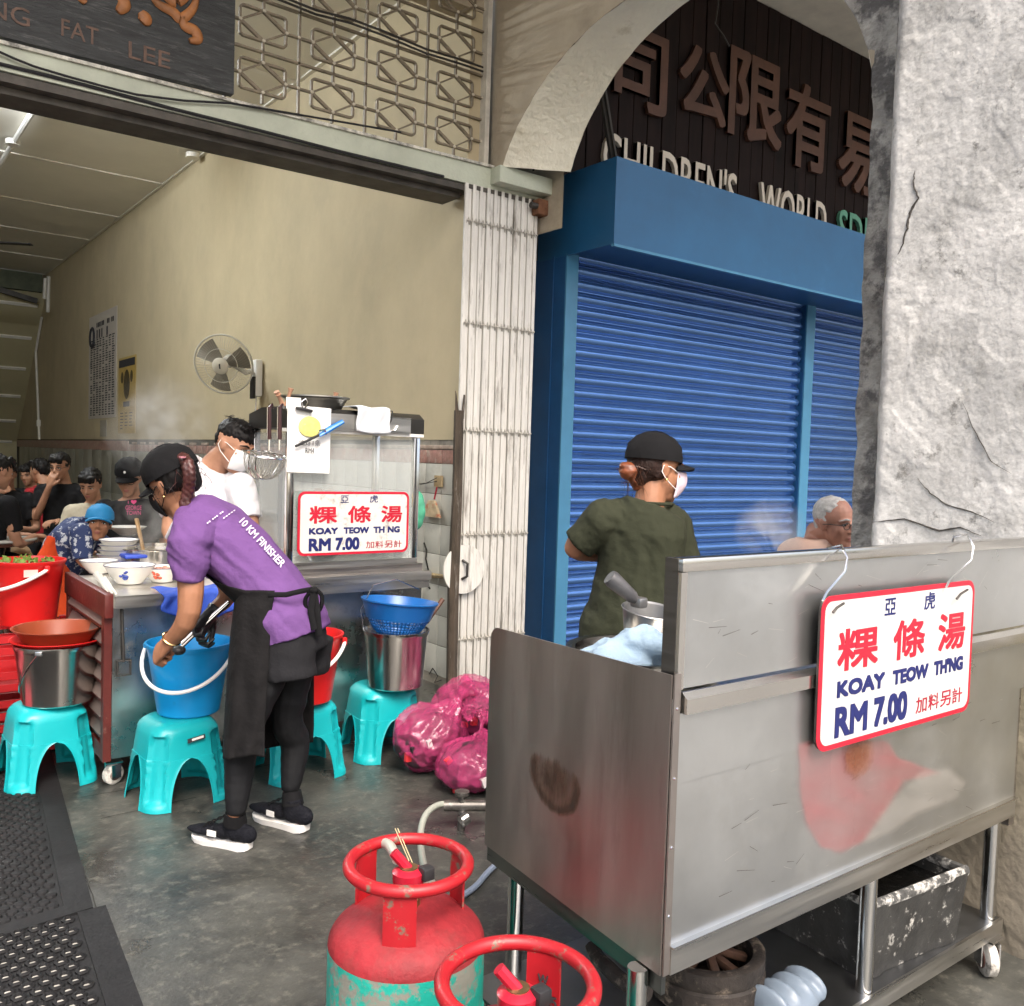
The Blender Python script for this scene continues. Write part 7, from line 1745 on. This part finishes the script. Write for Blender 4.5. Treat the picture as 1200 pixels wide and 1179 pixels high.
# ------------------------------------------------------------------ seated customers inside
def diner(hx, hy, D, label, shirt, face, S=.245, capm=None, glasses=False, skin=None, long=False, lean=0.0, arms='table', extra=None, hairless=False, headtilt=.25, sw=.19):
    hc = atD(hx, hy, D); b = V((hc.x, hc.y, 0)); fx = V((face.x, face.y, 0)).normalized(); b = b - fx * (.08 + lean)
    root = thing('person', label, 'person', b)
    side = fx.cross(V((0, 0, 1))).normalized(); zt_ = hc.z - S * .62
    z = lambda h, l=0.0: V((b.x, b.y, h)) + fx * l
    m = MB(); P, q, fr = head_prims(m, hc, fx - V((0, 0, headtilt)), V((0, 0, 1)), S)
    z0 = zt_ - .60
    secs = [(z(z0), .17, .13), (z(z0 + .18), .165, .125), (z(z0 + .36, lean * .5), .18, .12), (z(zt_ - .10, lean * .9), sw, .11), (z(zt_ - .03, lean), .15, .085), (z(zt_ + .02, lean), .07, .055)]
    m.tube([z(zt_ - .05, lean), z(zt_ + .03, lean), P(0, -.06, -.13)], [.075, .062, .058], 10)
    torso_tube(m, secs, side, -.018)
    ws = []
    for k in (-1, 1):
        sh = z(zt_ - .08, lean) + side * (sw - .01) * k
        if arms == 'chin' and k == 1: el = z(zt_ - .32, lean + .12) + side * .20; wr = z(zt_ - .02, lean + .19) + side * .04; hd = V((0, 0, 1)) - side * .3
        elif arms == 'eat' and k == 1: el = z(zt_ - .30, lean + .08) + side * .26; wr = z(zt_ - .02, lean + .24) + side * .10; hd = V((0, 0, .5)) - side
        else: el = z(zt_ - .36, lean + .06) + side * .25 * k; wr = z(zt_ - .34, lean + .30) + side * .10 * k; hd = fx - side * .4 * k
        limb(m, [sh, el, wr], [.052, .041, .027], 10); hand(m, wr, hd, V((0, 0, -1)) if hd.z < .3 else -fx, -k, 1.0, .5); ws.append((sh, el, wr))
    hips = z(z0 + .02)
    for k in (-1, 1):
        limb(m, [hips + side * .08 * k, hips + side * .10 * k + fx * .38, V((b.x, b.y, .09)) + side * .10 * k + fx * .36], [.08, .058, .036], 10)
    blob('body', m, skin or SKIN, root, .009, 2)
    m = MB(); torso_tube(m, secs[:-1] + [(z(zt_ + .0, lean), .10, .075)], side, .014)
    for k, (sh, el, wr) in zip((-1, 1), ws):
        sleeve(m, sh, el, .70 if not long else 1.0, .074, .062 if not long else .056, -side * .05 * k)
        if long: m.ell(el, .056); m.tube([el, el.lerp(wr, .85)], [.055, .042], 12)
    shb = blob('shirt', m, shirt, root, .011, 3, wrinkle(side, .008, 12, hx))
    m = MB()
    for k in (-1, 1): limb(m, [hips + side * .08 * k, hips + side * .10 * k + fx * .38, V((b.x, b.y, .12)) + side * .10 * k + fx * .36], [.10, .076, .055], 10)
    blob('trousers', m, BLKF, root, .014, 2)
    for k in (-1, 1): fl = V((b.x, b.y, 0)) + side * .10 * k + fx * .36; shoe(root, fl + V((0, 0, .11)), fl + fx * .2, 1, BLKF, BLKF)
    if not hairless: hair_short(P, q, S, root, capped=bool(capm))
    if capm: cap(P, q, S, root, capm)
    face_details(P, q, S, root, glasses=glasses)
    if extra: extra(root, P, q, S, z, zt_, fx, side, shb, lean)
    return root
TOCAM = -FWD
def pinktext(root, P, q, S, z, zt_, fx, side, shb, lean):
    me = shb.data; bt = BVHTree.FromPolygons([root.matrix_basis @ v.co for v in me.vertices], [tuple(p.vertices) for p in me.polygons])
    PK = mat('print_pink', (.65, .05, .22), .6)
    def wr(body, px, py, w_, h_):
        t = textmesh(body, 0, 0); xs = [p.co.x for p in t.vertices]; ys = [p.co.y for p in t.vertices]
        for p in t.vertices:
            X = px + (p.co.x - min(xs)) / (max(xs) - min(xs)) * w_; Y = py - (p.co.y - min(ys)) / (max(ys) - min(ys)) * h_
            d = ray(X, Y).normalized(); h = bt.ray_cast(EYE, d); p.co = root.matrix_basis.inverted() @ ((h[0] if h[0] is not None else EYE + d * 6.6) - d * .006)
        t.name = 'shirt_lettering'; t.materials.clear(); t.materials.append(PK); link('shirt_lettering', t, shb)
    wr('I ♥', 150, 591, 10, 5); wr('GEORGE', 147, 597.5, 19, 5); wr('TOWN', 148, 603.5, 17, 5)
    m = MB(); m.ell(P(0, .34, .28), (.05 * S, .03 * S, .06 * S), q, 10); m.ell(P(0, .345, .20), (.018 * S, .02 * S, .05 * S), q, 8); m.build('cap_emblem', WHITEP, root)
diner(151, 560, 6.6, 'man in glasses, black cap and black shirt with pink lettering seated at the counter', mat('tee_black', (.009, .009, .010), .9, spec=.15, bump=.3, bs=11), (TOCAM + RIGHT * .15), .262, BLKF, True, None, extra=pinktext, headtilt=.35, sw=.215)
def boyprint(root, P, q, S, z, zt_, fx, side, shb, lean): pass
diner(106, 568, 7.6, 'boy with thick black fringe in a cream shirt at the table with number 21', cloth('shirt_cream', (.46, .41, .31), .4), (TOCAM + RIGHT * .10), .262, long=True, headtilt=.45, sw=.19)
diner(70, 547, 8.6, 'man in glasses and black shirt resting his chin on his hand over a phone', mat('tee_black', (.009, .009, .010), .9, spec=.15), (TOCAM - RIGHT * .0), .262, None, True, arms='chin', headtilt=.2, sw=.215)
diner(46, 552, 9.6, 'person in a red shirt turned away, leaning over a back table', cloth('shirt_red', (.30, .02, .025), .4), (-RIGHT * .9 + FWD * .3), .255, None, False, lean=.12, headtilt=.2)
diner(33, 556, 10.6, 'person in black behind the one in the red shirt at the back', mat('tee_black', (.009, .009, .010), .9, spec=.15), (TOCAM), .255, None, False, lean=.0)
diner(-1, 553, 6.9, 'large person in black with back turned at the far left edge', mat('tee_black', (.009, .009, .010), .9, spec=.15), (FWD * .8 + RIGHT * .4), .262, None, False, lean=.06, sw=.24)
diner(8, 556, 8.6, 'person raising a hand to the mouth behind the figure in black at the left edge', mat('tee_black', (.009, .009, .010), .9, spec=.15), (TOCAM + RIGHT * .5), .255, None, False, arms='eat')

# woman in blue cap leaning forward behind the trolley
def build_bluecap():
    D = 6.0
    W = lambda px, py, dz=0.0: atD(px, py, D + dz)
    b = W(82, 640); root = thing('person', 'woman in bright blue cap, navy patterned blouse and orange apron stooping behind the trolley', 'person', (b.x, b.y, 0))
    m = MB(); S = .235; hc = W(116, 614, -.14); P, q, fr = head_prims(m, hc, (RIGHT * .38 - FWD * .92 + V((0, 0, .06))), V((0, 0, 1)) + RIGHT * .10, S)
    secs = [(W(70, 700), .16, .12), (W(70, 665), .16, .12), (W(80, 640, -.03), .165, .12), (W(93, 625, -.06), .17, .11), (W(103, 620, -.09), .09, .07)]
    m.tube([W(97, 624, -.07), P(0, -.06, -.10)], [.065, .058], 12)
    torso_tube(m, secs, FWD, -.02)
    limb(m, [W(95, 625, -.22), W(96, 655, -.25), W(112, 665, -.28)], [.05, .04, .026]); hand(m, W(112, 665, -.28), RIGHT, V((0, 0, -1)), 1, 1, .5)
    limb(m, [W(98, 622, .10), W(125, 640, .10), W(135, 650, .0)], [.05, .04, .026]); hand(m, W(135, 650, .0), RIGHT, V((0, 0, -1)), -1, 1, .5)
    for k in (-1, 1): limb(m, [W(70, 700) + FWD * .09 * k, V((b.x, b.y, .5)) + FWD * .09 * k, V((b.x, b.y, .1)) + FWD * .09 * k], [.085, .06, .038])
    blob('body', m, SKIND, root, .007, 2)
    NV = mat('blouse_navy', (.015, .03, .10), .8, var=.1, vs=5, dirt=(.45, .48, .52), damt=.42, ds=26, dsharp=.03, bump=.3, bs=14)
    m = MB(); torso_tube(m, secs[1:], FWD, .016); sleeve(m, W(95, 625, -.22), W(96, 655, -.25), 1.05, .072, .058, FWD * .06); sleeve(m, W(98, 622, .10), W(125, 640, .10), .95, .072, .055, -FWD * .03)
    blob('blouse', m, NV, root, .009, 2, wrinkle(RIGHT, .008, 14))
    ORA = cloth('apron_orange', (.55, .06, .015), .4)
    m = MB(); m.tube([W(70, 632, -.12), W(62, 650, -.14), W(66, 680, -.12), W(72, 720, -.1)], [(.05, .13), (.07, .14), (.10, .16), (.12, .17)], 16, side=RIGHT); blob('apron', m, ORA, root, .010, 2, wrinkle(RIGHT, .008, 14))
    m = MB()
    for k in (-1, 1): limb(m, [W(70, 700) + FWD * .09 * k, V((b.x, b.y, .5)) + FWD * .09 * k, V((b.x, b.y, .12)) + FWD * .09 * k], [.10, .08, .06])
    blob('trousers', m, BLKF, root, .012, 2)
    hair_short(P, q, S, root, capped=True); cap(P, q, S, root, mat('cap_blue', (.01, .19, .42), .7, bump=.2), .7); face_details(P, q, S, root)
build_bluecap()
# ------------------------------------------------------------------ tables, red stools, number stand inside
MARB = mat('marble_top', (.42, .42, .39), .25, var=.15, vs=4, dirt=(.2, .2, .19), damt=.35, ds=6)
def rtable(px, py, label, r=.38, z=.76):
    c = onZ(px, py, z); t = thing('round_table', label, 'table', (c.x, c.y, 0), 0, 'marble topped coffee shop tables')
    m = MB(); m.lathe([(0, z - .022), (r - .01, z - .022), (r, z - .015), (r, z - .004), (r - .005, z), (0, z)], (0, 0, 0), 56); m.build('tabletop', MARB, t, local=True)
    m = MB(); m.lathe([(0, z - .05), (r - .03, z - .05), (r - .02, z - .024), (0, z - .024)], (0, 0, 0), 40); m.build('apron', mat('table_wood', (.07, .025, .015), .5, var=.3), t, local=True)
    for k in range(4):
        a = k * math.pi / 2 + .5; m = MB(); m.tube([(r * .55 * math.cos(a), r * .55 * math.sin(a), z - .05), (r * .50 * math.cos(a), r * .50 * math.sin(a), .4), (r * .72 * math.cos(a), r * .72 * math.sin(a), 0)], .02, 8); m.build('leg', mat('table_wood', (.07, .025, .015)), t, local=True)
    return c
rtable(-18, 630, 'round marble topped table at the left edge above the red bucket', .36, .78)
t2 = rtable(95, 600, 'round marble topped table with the number 21 stand, in front of the boy', .36, .78)
t3 = rtable(60, 588, 'round marble topped table under the man with the phone', .40, .78)
def numstand(px, py, txt, label, hpx, D_z=.785):
    p = onZ(px, py, D_z); t = thing('number_stand', label, 'table sign', (p.x, p.y, D_z)); u = RIGHT.copy(); u.z = 0; u.normalize(); v = V((0, 0, 1)); dpt = (p - EYE).dot(FWD); h = hpx * dpt / F_PX; w_ = h * .72
    m = MB(); m.prism(rrect(w_, h, h * .12), p - u * w_ / 2, u, v, V((-u.y, u.x, 0)) * .02); m.build('card', WHITEP, t)
    if txt: text('number', txt, PRN, p - u * w_ * .33 + v * h * .35 - V((-u.y, u.x, 0)) * .003, u, v, w_ * .66, h * .36, t, .02, .001)
numstand(100, 599, '21', 'white plastic number stand reading 21 on the middle table', 12.5)
numstand(50, 585, '', 'small white card standing on the table of the man with the phone', 9)
ph = thing('phone', 'dark phone lying in the hand of the man in black at the back table', 'phone', onZ(72, 580, .84)); m = MB(); m.box(onZ(72, 579, .84), (.16, .08, .012), Matrix.Rotation(R(30), 3, 'Z'), .003); m.build('case', WHITEP, ph)
# red stools
def rstool(x, y, label):
    t = thing('red_stool', label, 'stool', (x, y, 0), .3, 'red coffee shop stools')
    RS = mat('stool_red', (.38, .015, .02), .45, var=.1)
    m = MB(); m.lathe([(0, .44), (.14, .44), (.155, .45), (.15, .465), (0, .468)], (0, 0, 0), 28); m.build('seat', RS, t, local=True)
    for k in range(4): a = k * math.pi / 2; m = MB(); m.tube([(.11 * math.cos(a), .11 * math.sin(a), .44), (.17 * math.cos(a), .17 * math.sin(a), 0)], .014, 7); m.build('leg', RS, t, local=True)
for (px, py, z, lb) in ((22, 650, .46, 'red stool just behind the herb bucket at the left edge'), (62, 612, .46, 'red stool in front of the man with the phone'), (88, 625, .46, 'red stool before the number 21 table'), (44, 640, .46, 'red stool left of the stooping woman')):
    p = onZ(px, py + 30, z); rstool(p.x, p.y, lb)
bgx = thing('paper_bag', 'crumpled brown paper bag hanging under the left edge table', 'bag', onZ(12, 660, .5))
m = MB(); c = onZ(12, 648, .60); m.ell(c, (.14, .10, .09)); m.ell(c + V((.08, .0, -.05)), (.10, .08, .06)); blob('bag', m, mat('paper_brown', (.30, .19, .10), .8, var=.2), bgx, .012, 1, lambda p: .025 * noise.noise(p * 9))
wb2 = thing('white_bowl', 'white soup bowl in front of the man in the black cap', 'bowl', onZ(148, 606, .95)); m = MB(); p = onZ(149, 617, .95); m.lathe([(0, -.06), (.05, -.06), (.13, 0), (.125, 0), (.045, -.05), (0, -.05)], p, 30); m.build('bowl', ENAM, wb2)

# ------------------------------------------------------------------ steam
def steam(label, c, r, dens, seed):
    c = V(c); m = MB(); m.ell((0, 0, 0), r, None, 24); o = m.build('steam', None); o.data.materials.clear(); o.location = c
    mt = bpy.data.materials.new('steam'); mt.use_nodes = True; n = mt.node_tree; n.nodes.remove(n.nodes['Principled BSDF']); L = n.links.new
    pv = n.nodes.new('ShaderNodeVolumePrincipled'); pv.inputs['Color'].default_value = (.95, .95, .95, 1); pv.inputs['Anisotropy'].default_value = .2
    tc = n.nodes.new('ShaderNodeTexCoord'); t = n.nodes.new('ShaderNodeTexNoise'); t.inputs['Scale'].default_value = 5.5; t.inputs['Detail'].default_value = 4; t.inputs['Distortion'].default_value = 1.3
    mp = n.nodes.new('ShaderNodeMapping'); mp.inputs['Location'].default_value = (seed, seed, seed); L(tc.outputs['Object'], mp.inputs[0]); L(mp.outputs[0], t.inputs[0])
    g = n.nodes.new('ShaderNodeTexGradient'); g.gradient_type = 'SPHERICAL'; m2 = n.nodes.new('ShaderNodeMapping'); m2.inputs['Scale'].default_value = (1 / r[0], 1 / r[1], 1 / r[2]); L(tc.outputs['Object'], m2.inputs[0]); L(m2.outputs[0], g.inputs[0])
    a = n.nodes.new('ShaderNodeMapRange'); a.inputs[1].default_value = .42; a.inputs[2].default_value = .66; L(t.outputs[0], a.inputs[0])
    b = n.nodes.new('ShaderNodeMath'); b.operation = 'MULTIPLY'; L(a.outputs[0], b.inputs[0]); L(g.outputs[1], b.inputs[1])
    d = n.nodes.new('ShaderNodeMath'); d.operation = 'MULTIPLY'; L(b.outputs[0], d.inputs[0]); d.inputs[1].default_value = dens; L(d.outputs[0], pv.inputs['Density']); L(pv.outputs[0], n.nodes['Material Output'].inputs['Volume'])
    o.data.materials.append(mt); tag(o, label, 'steam', kind='stuff')
steam('white steam rising from the soup pot in front of the black capped man', V((1.46, 5.15, 1.08)), (.26, .26, .28), 3.2, 2.0)
steam('faint steam drifting up the tan wall left of the fan', atD(188, 500, 5.4), (.34, .34, .36), 4, 5.0)
steam('white steam puff in front of the blue shutter beside the elderly man', atD(905, 622, 3.6), (.16, .16, .14), 9, 8.0)
